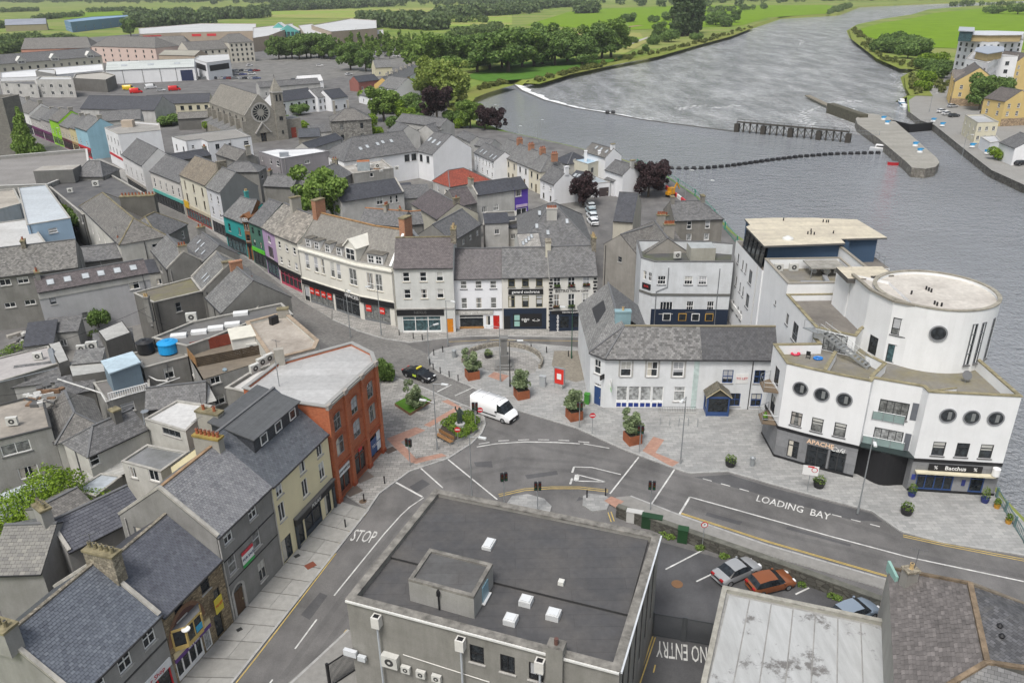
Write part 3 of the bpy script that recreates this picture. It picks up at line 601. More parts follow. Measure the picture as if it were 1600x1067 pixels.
# foam trails below the weir by the pier
def strip(pts,w,z,mat,name,kind='structure',parent=None,jitter=0.0):
 mb=MB();P=[at(*p,z)if len(p)==2 else Vector((p[0],p[1],z))for p in pts]
 for i in range(len(P)-1):
  a,b=P[i],P[i+1];d=(b-a).normalized();n=Vector((-d.y,d.x,0))*w/2
  if i>0:d0=(P[i]-P[i-1]).normalized();n0=Vector((-d0.y,d0.x,0))+Vector((-d.y,d.x,0));n0=n0.normalized()*w/2
  else:n0=n
  if i<len(P)-2:d1=(P[i+2]-P[i+1]).normalized();n1=(Vector((-d1.y,d1.x,0))+Vector((-d.y,d.x,0))).normalized()*w/2
  else:n1=n
  mb.poly([a-n0,b-n1,b+n1,a+n0],mat)
 o=mb.build(name,parent,org=(0,0,0)if parent else None);
 if kind:o['kind']=kind
 return o
for pts in([(1342,158),(1310,160),(1255,175),(1262,190),(1272,196)],[(1300,164),(1335,172),(1320,186),(1345,190)],[(1060,172),(1075,168),(1095,166)],[(1110,169),(1135,168),(1148,165)],[(1240,58),(1255,66),(1248,72)],[(1390,115),(1402,130),(1410,142)]):
 P=[at(*p,WZ)for p in pts];m_=MB()
 for i in range(len(P)-1):
  for k in range(40):q=P[i].lerp(P[i+1],RNG.rand())+Vector((RNG.normal()*1.1,RNG.normal()*1.1,0));s=RNG.uniform(.15,.7);m_.poly([(q.x-s*1.8,q.y,WZ+.06),(q.x,q.y-s*.5,WZ+.06),(q.x+s*1.6,q.y+s*.1,WZ+.06),(q.x+.2,q.y+s*.5,WZ+.06)],FOAM)
 m_.build('foam_streak')['kind']='stuff'
 # fields
def sheet(name,pts,z,mat,tri=True):
 P=ccw([V2(at(*p,z))if not isinstance(p,Vector)else V2(p)for p in pts]);mb=MB();mb.poly([(*p,z)for p in P],mat);o=mb.build(name)
 if tri and len(pts)>4:bm=bmesh.new();bm.from_mesh(o.data);bmesh.ops.triangulate(bm,faces=bm.faces);bm.to_mesh(o.data);bm.free()
 return structure(o)
sheet('field',[(1345,45),(1380,36),(1430,28),(1460,21),(1530,14),(1600,10),(1720,6),(1720,70),(1600,78),(1500,76),(1440,74),(1385,66),(1350,56)],0.25,FIELD)
sheet('field',[(820,40),(900,16),(1040,10),(1290,8),(1320,12),(1290,22),(1200,28),(1160,40),(1050,45),(960,48),(870,42)],0.25,FIELD)
sheet('field',[(870,46),(1000,52),(1010,66),(985,80),(960,92),(900,96),(880,70)],0.25,FIELD2)
sheet('field',[(60,24),(180,17),(330,16),(300,26),(190,29),(60,30)],0.3,FIELD)
sheet('field',[(380,20),(560,14),(760,12),(800,18),(800,40),(700,42),(600,30),(400,28)],0.3,FIELD2)
sheet('lawn',[(722,120),(790,100),(880,92),(985,86),(955,97),(900,108),(860,118),(820,124),(760,128)],0.2,LAWN)
sheet('path',[(975,70),(1012,58),(1016,59),(980,72)],0.4,plain((0.4,0.38,0.33),0.9))
strip([(870,58),(1000,40)],9,0.35,plain((0.26,0.2,0.09),0.95,var=0.4),'dry_grass','structure')
for pts in([(718,187),(716,168),(727,153),(750,144),(792,132)],[(830,131),(880,116),(940,103),(1020,88),(1085,70),(1135,57),(1172,43)],[(1334,46),(1340,62),(1355,73),(1382,92),(1420,108)],[(1428,118),(1432,138),(1440,150)]):
 strip(pts,9,0.12,REED,'river_bank')
 # town surface
town=[(-60,1400),(-260,130),(0,92),(100,62),(230,52),(420,54),(560,62),(640,80),(665,120),(690,160),(722,196)]
TP=[V2(at(*p,0))for p in town]+[V2(p)-Vector((0.6,0))for p in reversed(near_left)]
sheet('street',TP,0.02,ASPH)
TR=[V2(at(*p,0))for p in[(1420,157),(1422,176),(1439,189),(1459,195),(1514,239),(1549,266),(1602,290)]]+[Vector((151,112)),Vector((260,112)),Vector((420,420)),V2(at(1600,95)),V2(at(1480,110)),V2(at(1455,135))]
sheet('quayside',TR,0.02,CONCD)
sheet('car_park',[(300,105),(400,92),(640,84),(668,96),(600,108),(470,132),(360,128)],0.05,YARD)
sheet('car_park',[(418,78),(560,66),(675,74),(690,92),(600,100),(440,104)],0.06,YARD)
# back yards: weathered concrete between the rear roofs
for pts in([(60,430),(230,400),(330,480),(420,560),(250,600),(60,640)],[(0,560),(420,560),(470,620),(300,760),(0,900)],[(460,300),(640,250),(930,300),(920,380),(700,370),(520,330)]):sheet('yard',pts,0.03+0.004*len(pts)+0.0007*pts[0][0]/10,YARD)
# cobbled street (setts) running from the square up to the left
sheet('cobbled_street',[(738,641),(735,605),(690,588),(673,573),(667,552),(640,540),(600,525),(560,500),(470,446),(380,395),(300,335),(200,283),(120,245),(60,205),(30,190),(50,225),(130,290),(250,370),(360,450),(450,500),(520,545),(590,570),(618,592),(662,608),(695,623)],0.035,SETTS)
def pavement(pts,mat,name='pavement',kerb=None,h=0.13,z0=0.0):
 P=[V2(at(*p,0))if not isinstance(p,Vector)else V2(p)for p in pts];P=ccw(P);mb=MB();mb.prism([(p.x,p.y)for p in P],z0,h,KERB,mat);o=mb.build(name);structure(o)
 bm=bmesh.new();bm.from_mesh(o.data);bmesh.ops.triangulate(bm,faces=[f for f in bm.faces if len(f.verts)>4]);bm.to_mesh(o.data);bm.free()
 if kerb:
  K=[V2(at(*p,0))for p in kerb];km=MB()
  for i in range(len(K)-1):
   a,b=K[i],K[i+1];L=(b-a).length;nn=max(1,int(L/1.0));d=(b-a)/nn
   for k in range(nn):km.rect((*(a+d*(k+0.015)),h*0.5+0.002),(*(a+d*(k+0.985)),h*0.5+0.002),0.2,h+0.016,KERB)
  ko=km.build('kerb',o,org=(0,0,0));ko['kind']='stuff'
 return o
kb_right=[(690,546),(676,551),(669,560),(674,573),(692,586),(735,604),(800,638),(900,672),(975,704),(1050,731),(1077,740),(1137,737),(1200,755),(1300,783),(1362,799),(1385,815),(1408,831),(1472,848),(1600,868)]
kb_right_c=[(690,546),(676,551),(669,560),(674,573),(692,586),(735,604),(800,639),(900,661+8),(975,703),(1050,731),(1077,740),(1137,737),(1200,755),(1300,783),(1362,799),(1408,831),(1472,848),(1600,868)]
pavement(kb_right_c+[Vector((48.8,58)),Vector((48.8,66)),Vector((48.8,78)),Vector((30,90)),Vector((10,90)),V2(at(925,565)),V2(at(915,545)),V2(at(840,538)),V2(at(770,536)),V2(at(720,540))],PAVE,kerb=kb_right_c)
kb_left=[(340,1100),(365,1067),(478,932),(560,822),(575,797),(592,772),(640,737),(700,717),(736,694),(752,678),(758,664),(756,652),(742,641),(695,622),(662,607),(618,591),(596,600)]
plaza=pavement(kb_left[4:]+[(590,640),(600,700),(540,775)],PAVE2,'plaza_pavement',kerb=kb_left[4:-1])
# left footpath: separate cast concrete bays
foot=empty('footpath',(0,0,0));structure(foot)
fb0,fb1=V2(at(262,1090)),V2(at(531,784));kb0,kb1=V2(at(345,1090)),V2(at(576,797));nb=13
for i in range(nb):
 for j,(s0,s1)in enumerate(((0.0,0.52),(0.52,1.0))if i%3!=1 else((0.0,1.0),)):
  t0,t1=i/nb,(i+1)/nb;g=0.0022;q=[]
  for t,s in((t0+g,s0),(t0+g,s1),(t1-g,s1),(t1-g,s0)):
   s=s+(0.004 if s==s0 else-0.004);q.append((fb0.lerp(fb1,t)).lerp(kb0.lerp(kb1,t),s))
  mb=MB();mb.prism(ccw(q),0.0,0.13+0.006*RNG.rand(),CONC,felt((0.31,0.305,0.285),(0.23,0.22,0.2),0.45,40.0,0.9,0.95)if RNG.rand()<0.3 else CONC);mb.build('slab',foot)
km=MB()
for k in range(44):
 a,b=kb0.lerp(kb1,(k+0.02)/44),kb0.lerp(kb1,(k+0.98)/44);km.rect((*a,0.066),(*b,0.066),0.2,0.148,KERB)
ko=km.build('kerb',foot);ko['kind']='stuff'
# footpath beside the flat-roofed block, footpath on the bridge approach, islands, strip before the centre shops
pavement([(420,1100),(452,1067),(545,985),(600,1000),(600,1100)],CONCD,kerb=[(430,1092),(545,985)])
pavement([(962,778),(985,776),(1065,807),(1200,853),(1390,908),(1600,960),(1600,985),(1385,922),(1200,868),(1030,815),(972,800)],CONCD,kerb=[(985,776),(1065,807),(1200,853),(1390,908),(1600,960)])
pavement([(910,790),(911,776),(920,772),(946,775),(955,782),(948,797),(925,800)],PAVE,'traffic_island')
pavement([(790,790),(800,776),(825,773),(850,780),(862,792),(858,806),(800,806)],PAVE,'traffic_island')
ks=[(520,500),(560,518),(600,530),(640,536),(690,530),(740,526),(800,526),(925,528)]
pavement(ks+[(925,516),(780,515),(700,511),(615,508),(560,484),(520,470)],PAVE2,kerb=ks)
ku=[(90,222),(200,278),(300,330),(400,398),(470,447),(520,500)]
pavement([(90,218),(200,268),(300,318),(352,372),(415,425),(470,450),(519,471),(518,499),(470,470),(400,415),(300,340),(200,284),(90,226)],PAVE2)
sheet('paved_court',[(726,566),(745,552),(785,546),(825,552),(842,566),(836,582),(800,588),(760,578)],0.139,PAVE2)
sheet('paved_court',[(866,548),(922,548),(924,590),(900,597),(875,590),(862,570)],0.14,BUFFSETT)
def onpave(name,pts,mat,z=0.136):return sheet(name,pts,z,mat)
onpave('red_paving',[(1004,704),(1021,682),(1038,687),(1024,707),(1061,722),(1050,729)],REDPAVE)
onpave('red_paving',[(604,685),(650,667),(665,672),(626,690),(650,716),(690,708),(698,712),(650,724),(641,722),(618,700)],REDPAVE)
onpave('red_paving',[(662,664),(712,636),(690,627),(700,624),(722,637),(672,667)],REDPAVE)
onpave('red_paving',[(944,782),(955,775),(975,783),(962,793)],REDPAVE)
onpave('red_paving',[(762,588),(780,575),(800,583),(785,596)],REDPAVE)
# ---------------------------------------------------------------- painted markings
MZ=0.05
def mark(pts,w,mat=WPAINT,name='road_marking'):return strip(pts,w,MZ,mat,name)
def dashes(pts,w,n,duty=0.5,mat=WPAINT):
 P=[at(*p,0)for p in pts];cum=[0]
 for i in range(len(P)-1):cum.append(cum[-1]+(P[i+1]-P[i]).length)
 def pos(s):
  for i in range(len(P)-1):
   if s<=cum[i+1]+1e-6:return P[i].lerp(P[i+1],(s-cum[i])/(cum[i+1]-cum[i]))
  return P[-1]
 L=cum[-1]
 for k in range(n):strip([tuple(pos(L*k/n)),tuple(pos(L*(k+duty)/n))],w,MZ,mat,'road_marking')
def off(pts,o):
 """parallel line o metres to the side"""
 P=[at(*p,0)for p in pts];out=[]
 for i in range(len(P)):
  d=(P[min(i+1,len(P)-1)]-P[max(i-1,0)]).normalized();out.append((P[i].x-d.y*o,P[i].y+d.x*o,0))
 return out
def dyellow(pts,side=0.22):mark(pts,0.1,YPAINT);mark(off(pts,side),0.1,YPAINT)
mark([(700,534),(770,531),(925,533)],0.1,YPAINT);dyellow([(362,1075),(400,1027),(525,864)]);dyellow([(527,856),(572,803)]);dyellow([(486,1067),(545,985)])
dyellow([(1065,801),(1200,845),(1387,899),(1600,952)],-0.22);dyellow([(1411,838),(1480,853),(1600,876)]);dyellow([(950,800),(955,815)],0.3)
mark([(522,930),(600,834),(626,805),(640,792)],0.13);mark([(461,1013),(495,967)],0.13);mark([(415,1075),(426,1061)],0.13)
mark([(618,753),(660,776)],0.22);mark([(655,729),(692,762)],0.16);mark([(697,715),(777,780)],0.16);mark([(640,792),(662,777)],0.12)
mark([(745,698),(775,693),(820,690),(870,691),(906,693)],0.18);mark([(912,693),(952,700)],0.14)
dashes([(748,694),(780,689),(830,687),(880,688),(935,693)],0.14,6,0.55)
mark([(998,714),(953,771)],0.16);mark([(1054,733),(1016,790)],0.16)
mark([(897,729),(925,730),(970,741)],0.14);mark([(897,729),(894,738)],0.22);mark([(894,747),(891,756)],0.22)
mark([(901,741),(947,752.5)],0.15);mark([(899,751),(947,752.5)],0.15);mark([(902,741.5),(900,751)],0.5)
mark([(780,775),(820,766),(860,763),(905,763),(950,768)],0.12,YPAINT);mark(off([(780,775),(820,766),(860,763),(905,763),(950,768)],0.25),0.1,YPAINT)
mark([(1078,776),(1150,796),(1300,838),(1420,870),(1600,908)],0.16);mark([(1078,776),(1061,804)],0.2)
dashes([(1098,748),(1185,772)],0.13,3,0.5);dashes([(1300,804),(1390,827)],0.13,3,0.5)
mark([(1040,889),(1098,859)],0.15);mark([(1088,908),(1128,889)],0.15);mark([(1243,928),(1264,918)],0.15)
dyellow([(1000,1067),(1024,995)],0.2);mark([(1021,1050),(1024,1038)],0.1,YPAINT);mark([(1104,1067),(1113,1010)],0.1,YPAINT)
mark([(683,612),(705,601)],0.15);mark([(711,618),(740,605)],0.15)
def ground_text(body,pa,pb,height,name='road_lettering',mat=WPAINT,flip=False,space=1.0):
 """letters laid on the road; pa, pb = picture points of the left and right end of the base line"""
 a,b=at(*pa,0),at(*pb,0);me=text_mesh(body,1.0,mat,0.0,0.004,0,space);me.transform(Matrix.Identity(4));xs=[v.co.x for v in me.vertices];ys=[v.co.y for v in me.vertices]
 W=max(xs)-min(xs);Hh=max(ys)-min(ys);L=(b-a).length;rz=math.atan2(b.y-a.y,b.x-a.x)
 for v in me.vertices:v.co.x=(v.co.x-min(xs))/W*L;v.co.y=(v.co.y-min(ys))/Hh*height;v.co.z=0
 me.update();o=link(name,me,None,(a.x,a.y,MZ+0.004),rz);structure(o);return o
ground_text('STOP',(546,845),(582,849),1.75)
ground_text('LOADING  BAY',(1181,783),(1296,813),1.15)
ground_text('NO ENTRY',(1104,1011),(1026,1001),1.7)
# patches and covers in the carriageway
for pts in([(740,722),(768,720),(770,730),(744,729)],[(900,783),(905,776),(916,779)],[(640,760),(660,748),(672,756),(650,770)],[(690,612),(716,600),(722,604),(698,617)],[(820,742),(870,735),(872,741),(824,748)],[(1105,800),(1160,815),(1156,820),(1102,805)],[(470,960),(500,925),(512,930),(484,968)],[(1230,822),(1330,850),(1328,853),(1228,826)],[(1084,745),(1140,741),(1200,760),(1362,802),(1380,815),(1330,812),(1200,775)]):sheet('tarmac_patch',pts,0.028,ASPH_D)
sheet('tarmac_patch',[(1028,845),(1200,893),(1392,955),(1400,1100),(960,1100),(1010,1000)],0.03,ASPH_D)
for pts,w in(([(640,800),(560,900),(440,1060)],.5),([(660,806),(585,905),(470,1060)],.5),([(700,740),(800,716),(900,722),(1000,752),(1200,815),(1400,862),(1600,900)],.6),([(690,752),(800,730),(900,736),(1000,766),(1200,829),(1400,876)],.6),([(760,668),(850,700),(1000,728),(1200,778),(1400,840)],.6)):strip(pts,w,.026,asphaltmat((.118,.115,.113),'worn_asphalt'),'wheel_track')
def manhole(px,r,mat=None,sq=False,z=0.04):
 p=at(*px,z);mb=MB();m=mat or plain((0.1,0.08,0.06),0.7,0.3)
 if sq:mb.obox((p.x,p.y),(0.75,0.66),r,r*0.8,z-0.02,z+0.012,m)
 else:mb.cyl((p.x,p.y),r,z-0.02,z+0.012,m,16)
 o=mb.build('manhole_cover',org=(p.x,p.y,z));return o
for i,(p,r,s,c,l)in enumerate([((485,883),0.45,True,(0.2,0.06,0.035),'rusty red square cover in the left footpath'),((464,868),0.25,True,(0.04,0.04,0.04),'small black square cover beside the blue-grey shop door'),((1058,912),0.5,False,(0.22,0.12,0.06),'round rusty manhole cover in the walled car park'),((610,703),0.6,True,(0.1,0.075,0.06),'brown square cover in the plaza paving by the red brick corner'),((568,745),0.9,True,(0.17,0.14,0.12),'upper of two framed cellar covers before the red brick building'),((552,767),0.8,True,(0.15,0.12,0.1),'lower of two framed cellar covers before the red brick building'),((567,783),0.38,False,(0.13,0.09,0.06),'round cover beside the lower kerb bollard'),((374,983),0.22,True,(0.03,0.03,0.03),'small dark cover in the footpath by the stone arch')]):
 tag(manhole(p,r,plain(c,0.75,0.2),s,0.145 if i not in(2,)else 0.05),l,'manhole cover')
 # ================================================================ right: white riverside block with drum tower
def free_window(b,p,ang,z,w,h,style='two',fm=None,sm=None,g=None,out=0.16):
 """window standing a little proud of a curved or plain wall; ang = heading of the wall tangent"""
 n=Vector((math.sin(ang),-math.cos(ang)));f,pa,si=window_meshes(w,h,style,fm or DARKF,sm,random.choice([0,1,2])if g is None else g)
 q=V2(p)+n*out;o=link('window',f,b.root,(q.x-b.org.x,q.y-b.org.y,z),ang);link('pane',pa,o)
 if si:link('sill',si,o)
 return o
WW=render_wall((0.8,0.81,0.82),0.16);CLAD=blocks((0.2,0.205,0.215),(0.25,0.255,0.265),(0.14,0.14,0.145),2.2,1.6,0.012,0.6,0.3);BLACK=plain((0.012,0.012,0.014),0.55);NAVY=plain((0.012,0.022,0.045),0.5)
MOSSY=felt((0.2,0.19,0.17),(0.2,0.17,0.06),0.6,3.0);COPEY=plain((0.26,0.23,0.14),0.9,var=0.5);CREAMROOF=felt((0.56,0.51,0.4),(0.36,0.32,0.27),0.6,0.8);DECK=felt((0.19,0.175,0.155),(0.11,0.1,0.09),0.7,1.2)
DRUMROOF=felt((0.56,0.53,0.48),(0.33,0.3,0.27),0.7,2.2);PENTBLUE=render_wall((0.045,0.085,0.15),0.2);RAIL=plain((0.35,0.37,0.38),0.4,0.6)
ZP=11.42
out_=[Vector(p)for p in[(28.55,78.6),(28.5,73.8),(30.8,72.25),(33.15,70.85),(35.5,69.55),(36.0,70.2),(40.0,68.3),(40.02,67.15),(48.25,66.0),(48.6,74.0),(48.9,80.0),(33.45,80.0),(33.45,78.6)]]
rb=Bld('riverside_building','large white modern apartment block with drum tower beside the river','building',(40,88))
W={}
for i in range(len(out_)):
 p,q=out_[i],out_[(i+1)%len(out_)]
 if i==10 or i==11:continue
 if i in(5,4):rb.wall(p,q,3.9,ZP,WW);continue
 W[i]=rb.wall(p,q,3.9,ZP,WW)
 if i!=5:W[('g',i)]=rb.wall(p,q,0,3.9,CLAD)
rb.walls=[w for w in rb.walls]
# round and square windows of the two street fronts
def roundel(w,px,r):
 u,z=w.uz(*px);f,p,s,c=round_window_meshes(r,DARKF,plain((0.24,0.25,0.265),0.6));a=w.pt(u,0.02);o=link('round_window',f,rb.root,(a.x-rb.org.x,a.y-rb.org.y,z),w.rz);link('pane',p,o);link('surround',s,o);link('curtain',c,o)
for px,i in(((1250.7,606.9),1),((1283.9,616.3),2),((1319.3,624.3),3),((1481,649),7),((1518,651.8),7),((1555.7,653.8),7)):roundel(W[i],px,0.8)
for px,i in(((1244.1,654.6),1),((1276.7,663.9),2),((1311.6,671.5),3)):
 u,z=W[i].uz(*px);W[i].win(u,z-0.8,1.15,1.6,'top',DARKF,DSILL,2)
W[7].wpx([(1466.8,700.5),(1503.5,703.5),(1540.8,705.4)],1.2,1.6,style='top',fm=DARKF,sm=DSILL,g=1)
wm=rb.walls[[w.p==out_[5]for w in rb.walls].index(True)]
wm.wpx([(1396,640)],2.7,1.9,style='four',fm=DARKF,sm=DSILL,g=2);wm.wpx([(1386.7,685)],2.7,2.1,style='four',fm=DARKF,sm=None,g=3)
for px in((1428.8,643),(1417,690)):
 u,z=wm.uz(*px);wm.board(u-0.28,u+0.28,z-0.95,z+0.95,plain((0.13,0.14,0.16),0.6),name='shutter_panel',t=0.05)
for zz,ww in((6.95,2.95),(3.95,3.9)):
 m=MB();u=wm.L*0.45;a,b=wm.pt(u-ww/2,0.14),wm.pt(u+ww/2,0.14)
 for t in range(4):m.bar((*a.lerp(b,t/3),zz),(*a.lerp(b,t/3),zz+1.0),0.03,RAIL)
 m.bar((*a,zz+1.0),(*b,zz+1.0),0.03,RAIL);o=rb.part('balcony_rail',m);g=MB();g.poly([(*a,zz+0.08),(*b,zz+0.08),(*b,zz+0.92),(*a,zz+0.92)],plain((0.25,0.33,0.32),0.1));g.build('pane',o,org=rb.org)
 # street level: bands, plinth, cafe, gateway, restaurant
for i in(0,1,2,3,7,8):
 g=W[('g',i)];g.band(3.62,3.98,BLACK,0.05);g.band(0.02,0.4,BLACK,0.04,'plinth')
g=W[('g',1)];u,z=g.uz(1238.2,705);g.win(u,0.6,1.15,2.1,'top',DARKF,None,0)
g=W[('g',2)];g.shop(0.5,g.L-0.1,0.05,2.75,DARKF,2,0,0.3);g=W[('g',3)];g.shop(0.1,1.7,0.05,2.75,DARKF,2,0,0.3)
NEON=plain((0.85,0.6,0.42),0.5,var=0);W[('g',2)].letters('APACHE',1.75,3.15,0.72,NEON,0.06,bold=0.012);W[('g',3)].letters('Café',0.75,2.95,0.75,WHITE,0.06,shear=0.35)
m=MB();P3,P4,P2_,P5_=out_[5],out_[6],out_[4],out_[7]  # black bowed gateway wall set back under the first floor
arc=[P2_+(P5_-P2_)*t+Vector((0.42,0.85))*(0.9-1.15*math.sin(math.pi*t)**2)for t in[k/12 for k in range(13)]]
for k in range(12):m.poly([(*arc[k],0.1),(*arc[k+1],0.1),(*arc[k+1],3.9),(*arc[k],3.9)],BLACK)
m.prism(ccw([P2_,P5_,P4+Vector((0,1)),P3+Vector((0.2,1))]),3.86,3.96,BLACK,None,True);rb.part('gateway',m)
m=MB();a,b=P2_+Vector((0.1,-0.35)),P5_+Vector((-0.05,-0.25));m.prism(ccw([a,b,P5_+Vector((0,.02)),P4,P3,P2_]),3.97,4.08,plain((0.02,0.03,0.03),0.3),None,True);rb.part('canopy',m)
g=W[('g',7)];(u0,z0),(u1,z1)=g.uz(1447.8,741),g.uz(1536,727);g.board(u0,u1,2.75,3.45,BLACK,'Bacchus',WHITE,0.62,bold=0.008)
for t in(0.13,0.87):
 uu=u0+(u1-u0)*t;g.letters('%',uu,3.1,0.55,WHITE,0.13)
m=MB();pa,pb=g.pt(0.35,0.0),g.pt(g.L-0.5,0.0);n=g.n;m.prism(ccw([pa+n*0.02,pa+n*0.55,pb+n*0.55,pb+n*0.02]),2.5,2.66,plain((0.62,0.57,0.42),0.7),None,True);rb.part('awning_cassette',m)
g.shop(0.7,4.2,0.05,2.4,BLUEF,4,0,0.45);g.shop(5.75,7.1,0.05,2.4,BLUEF,1,0,0.45)
g.board(5.0,5.35,1.1,1.8,plain((0.02,0.03,0.16),0.4),name='menu_board',t=0.05);g.board(0.18,0.55,1.5,2.1,plain((0.03,0.05,0.25),0.4),name='menu_board',t=0.05)
m=MB();q=g.pt(7.75,0.35);m.cyl((q.x,q.y),0.36,2.75,3.55,WHITE,14);rb.part('hanging_sign',m)
# balconies on the left side
for zz,yy in((7.4,76.6),(3.9,75.8)):
 m=MB();A=[Vector((28.5,yy+1.6)),Vector((27.2,yy+0.8)),Vector((27.0,yy-1.2)),Vector((28.5,yy-1.6))];m.prism(ccw(A),zz-0.16,zz,plain((0.16,0.12,0.08),0.8),None,True);o=rb.part('balcony',m);r=MB()
 for k in range(3):
  r.bar((*A[k],zz+1.0),(*A[k+1],zz+1.0),0.025,RAIL);r.bar((*A[k],zz+0.5),(*A[k+1],zz+0.5),0.015,RAIL)
  r.bar((*A[k],zz),(*A[k],zz+1.0),0.025,RAIL)
 r.build('rail',o,org=rb.org)
for zz in(4.2,7.6):W[0].win(2.3,zz,1.5,2.1,'two',DARKF,None,0)
m=MB();m.box(27.35,27.75,75.0,75.4,3.92,4.3,plain((0.05,0.05,0.05),0.6));m.cyl((27.5,75.2),0.3,4.3,4.9,leafmat((0.06,0.16,0.02),(0.16,0.3,0.04)),7,0.1);rb.part('balcony_plant',m)
# terrace deck behind the front parapet
flat_roof(rb,out_,ZP,1.1,0.32,MOSSY,WW,COPEY)
def low_wall(pts,z0,z1,t=0.3,cope=None):
 m=MB()
 for i in range(len(pts)-1):m.rect((*pts[i],(z0+z1)/2),(*pts[i+1],(z0+z1)/2),t,z1-z0,WW);m.rect((*pts[i],z1+0.05),(*pts[i+1],z1+0.05),t+0.08,0.1,cope or COPEY)
 return rb.part('terrace_wall',m)
low_wall([Vector((31.9,72.3)),Vector((34.6,76.6))],10.35,11.35);low_wall([Vector((35.9,70.6)),Vector((38.6,73.6)),Vector((37.6,75.8))],10.35,11.35)
low_wall([Vector((40.8,68.8)),Vector((44.0,69.4))],10.3,10.6,0.12)
# middle mass with roof terrace, set back behind the front terraces
mid=[Vector(p)for p in[(33.45,79.9),(36.9,77.4),(38.2,79.2),(40.6,81.6),(41.2,90.0),(33.45,90.0)]]
MW=[]
for i in range(len(mid)):
 p,q=mid[i],mid[(i+1)%len(mid)];MW.append(rb.wall(p,q,0.0 if i==5 else 10.3,12.75,WW))
flat_roof(rb,mid,12.75,0.75,0.3,DECK,WW,COPEY)
MW[0].win(MW[0].L*0.52,10.4,2.5,2.1,'four',DARKF,None,3);MW[2].win(1.7,10.4,1.3,2.1,'plain',DARKF,None,0)
# long left side: plant-room block and the four-storey end
side=[Vector(p)for p in[(33.45,90.0),(43.4,90.0),(43.4,99.4),(33.45,99.4)]]
SW=[rb.wall(side[i],side[(i+1)%4],12.0 if i==0 else 0.0,14.15,WW)for i in range(4)]
flat_roof(rb,side,14.15,1.35,0.3,MOSSY,WW,plain((0.28,0.26,0.22),0.9))
end=[Vector(p)for p in[(33.3,99.4),(50.2,99.4),(50.2,112.6),(33.3,112.6)]]
EW=[rb.wall(end[i],end[(i+1)%4],0.0,12.55,WW)for i in range(4)]
lw=EW[3];sw=SW[3];ml=MW[5]
def side_px(pts,w,h,**kw):
 for p in pts:
  for wl_ in(lw,sw,ml):
   u,z=wl_.uz(*p)
   if 0.5<u<wl_.L-0.5:wl_.win(u,z-h/2,w,h,**kw);break
K=lambda x,y:(1130+x/5.926,330+y/5.926)
side_px([K(138,440),K(118,650),K(92,870)],0.75,1.5,style='sash',fm=GREYF,sm=DSILL);side_px([K(180,500),K(155,705),K(133,925)],0.7,1.5,style='sash',fm=GREYF,sm=DSILL)
side_px([K(210,530),K(182,745),K(160,965)],0.7,1.5,style='sash',fm=GREYF,sm=DSILL);side_px([K(250,610),K(222,830)],1.5,2.0,style='two',fm=GREYF,sm=DSILL)
side_px([K(352,755),K(328,965)],1.7,2.4,style='quad',fm=GREYF,sm=DSILL);side_px([K(483,848)],0.5,0.6,style='plain',fm=GREYF,sm=DSILL);side_px([K(592,1000)],0.9,1.4,style='two',fm=GREYF,sm=DSILL)
side_px([(1242,519)],1.8,2.3,style='quad',fm=GREYF,sm=DSILL)
lw.board(lw.L-1.2-11.5,lw.L-6.3,2.6,3.4,plain((0.7,0.7,0.68),0.6),name='shop_sign')
m=MB();m.bar((33.2,101.2,0.2),(33.2,101.2,12.5),0.06,plain((0.6,0.6,0.58),0.5));rb.part('downpipe',m);m=MB();m.bar((33.35,80.1,0.2),(33.35,80.1,12.6),0.06,plain((0.6,0.6,0.58),0.5));rb.part('downpipe',m)
# penthouse
pent=[Vector(p)for p in[(34.0,100.2),(44.6,100.2),(44.6,102.2),(49.2,102.2),(49.2,111.2),(34.0,111.2)]]
for i in range(6):rb.wall(pent[i],pent[(i+1)%6],12.5,16.0,PENTBLUE)
rb.wb.poly([(*p,12.52)for p in end],DECK)
rf=[at(*p,16.0)for p in[(1163.7,342.7),(1205,341),(1270,341),(1339,343.5),(1386.5,372),(1314,374),(1320.7,380.6),(1194,385),(1165.4,355),(1172,352)]]
m=MB();m.prism(ccw([V2(p)for p in rf]),15.8,16.05,plain((0.1,0.1,0.1),0.7),CREAMROOF,True);rb.part('roof',m)
for px in[(1224,345),(1286,347.5),(1291,348),(1294,348),(1262,366),(1267,366.5),(1272,367),(1267,362),(1302,365)]:
 q=at(*px,16.05);m=MB();m.cyl((q.x,q.y),0.09,16.05,16.45,BLACK,8);rb.part('roof_vent',m)
q=at(1231,374,16.05);m=MB();m.cyl((q.x,q.y),0.75,16.05,16.25,plain((0.6,0.6,0.57),0.4),18,0.7);m.cyl((q.x,q.y),0.68,16.25,16.5,plain((0.62,0.62,0.6),0.3),18,0.25);rb.part('dome_light',m)
m=MB();g=MB()  # raking glazed corner over the left side
for k in range(6):
 y0=100.3+k*1.8;m.bar((33.35,y0,12.6),(33.75,y0,15.75),0.06,DARKF)
 if k<5:g.poly([(33.42,y0+1.75,12.6),(33.42,y0,12.6),(33.8,y0,15.75),(33.8,y0+1.75,15.75)],glass(0))
m.bar((33.35,100.3,12.65),(33.35,109.3,12.65),0.06,DARKF);m.bar((33.6,100.3,14.4),(33.6,109.3,14.4),0.04,DARKF);o=rb.part('raking_window',m);g.build('pane',o,org=rb.org)
m=MB()
for k in range(7):m.bar((49.4+0.1*k,110-1.55*k,12.5),(49.4+0.1*k,110-1.55*k,13.6),0.03,RAIL)
m.bar((49.4,110,13.6),(50.0,100.7,13.6),0.03,RAIL);m.bar((49.4,110,13.1),(50.0,100.7,13.1),0.025,RAIL);rb.part('railing',m)
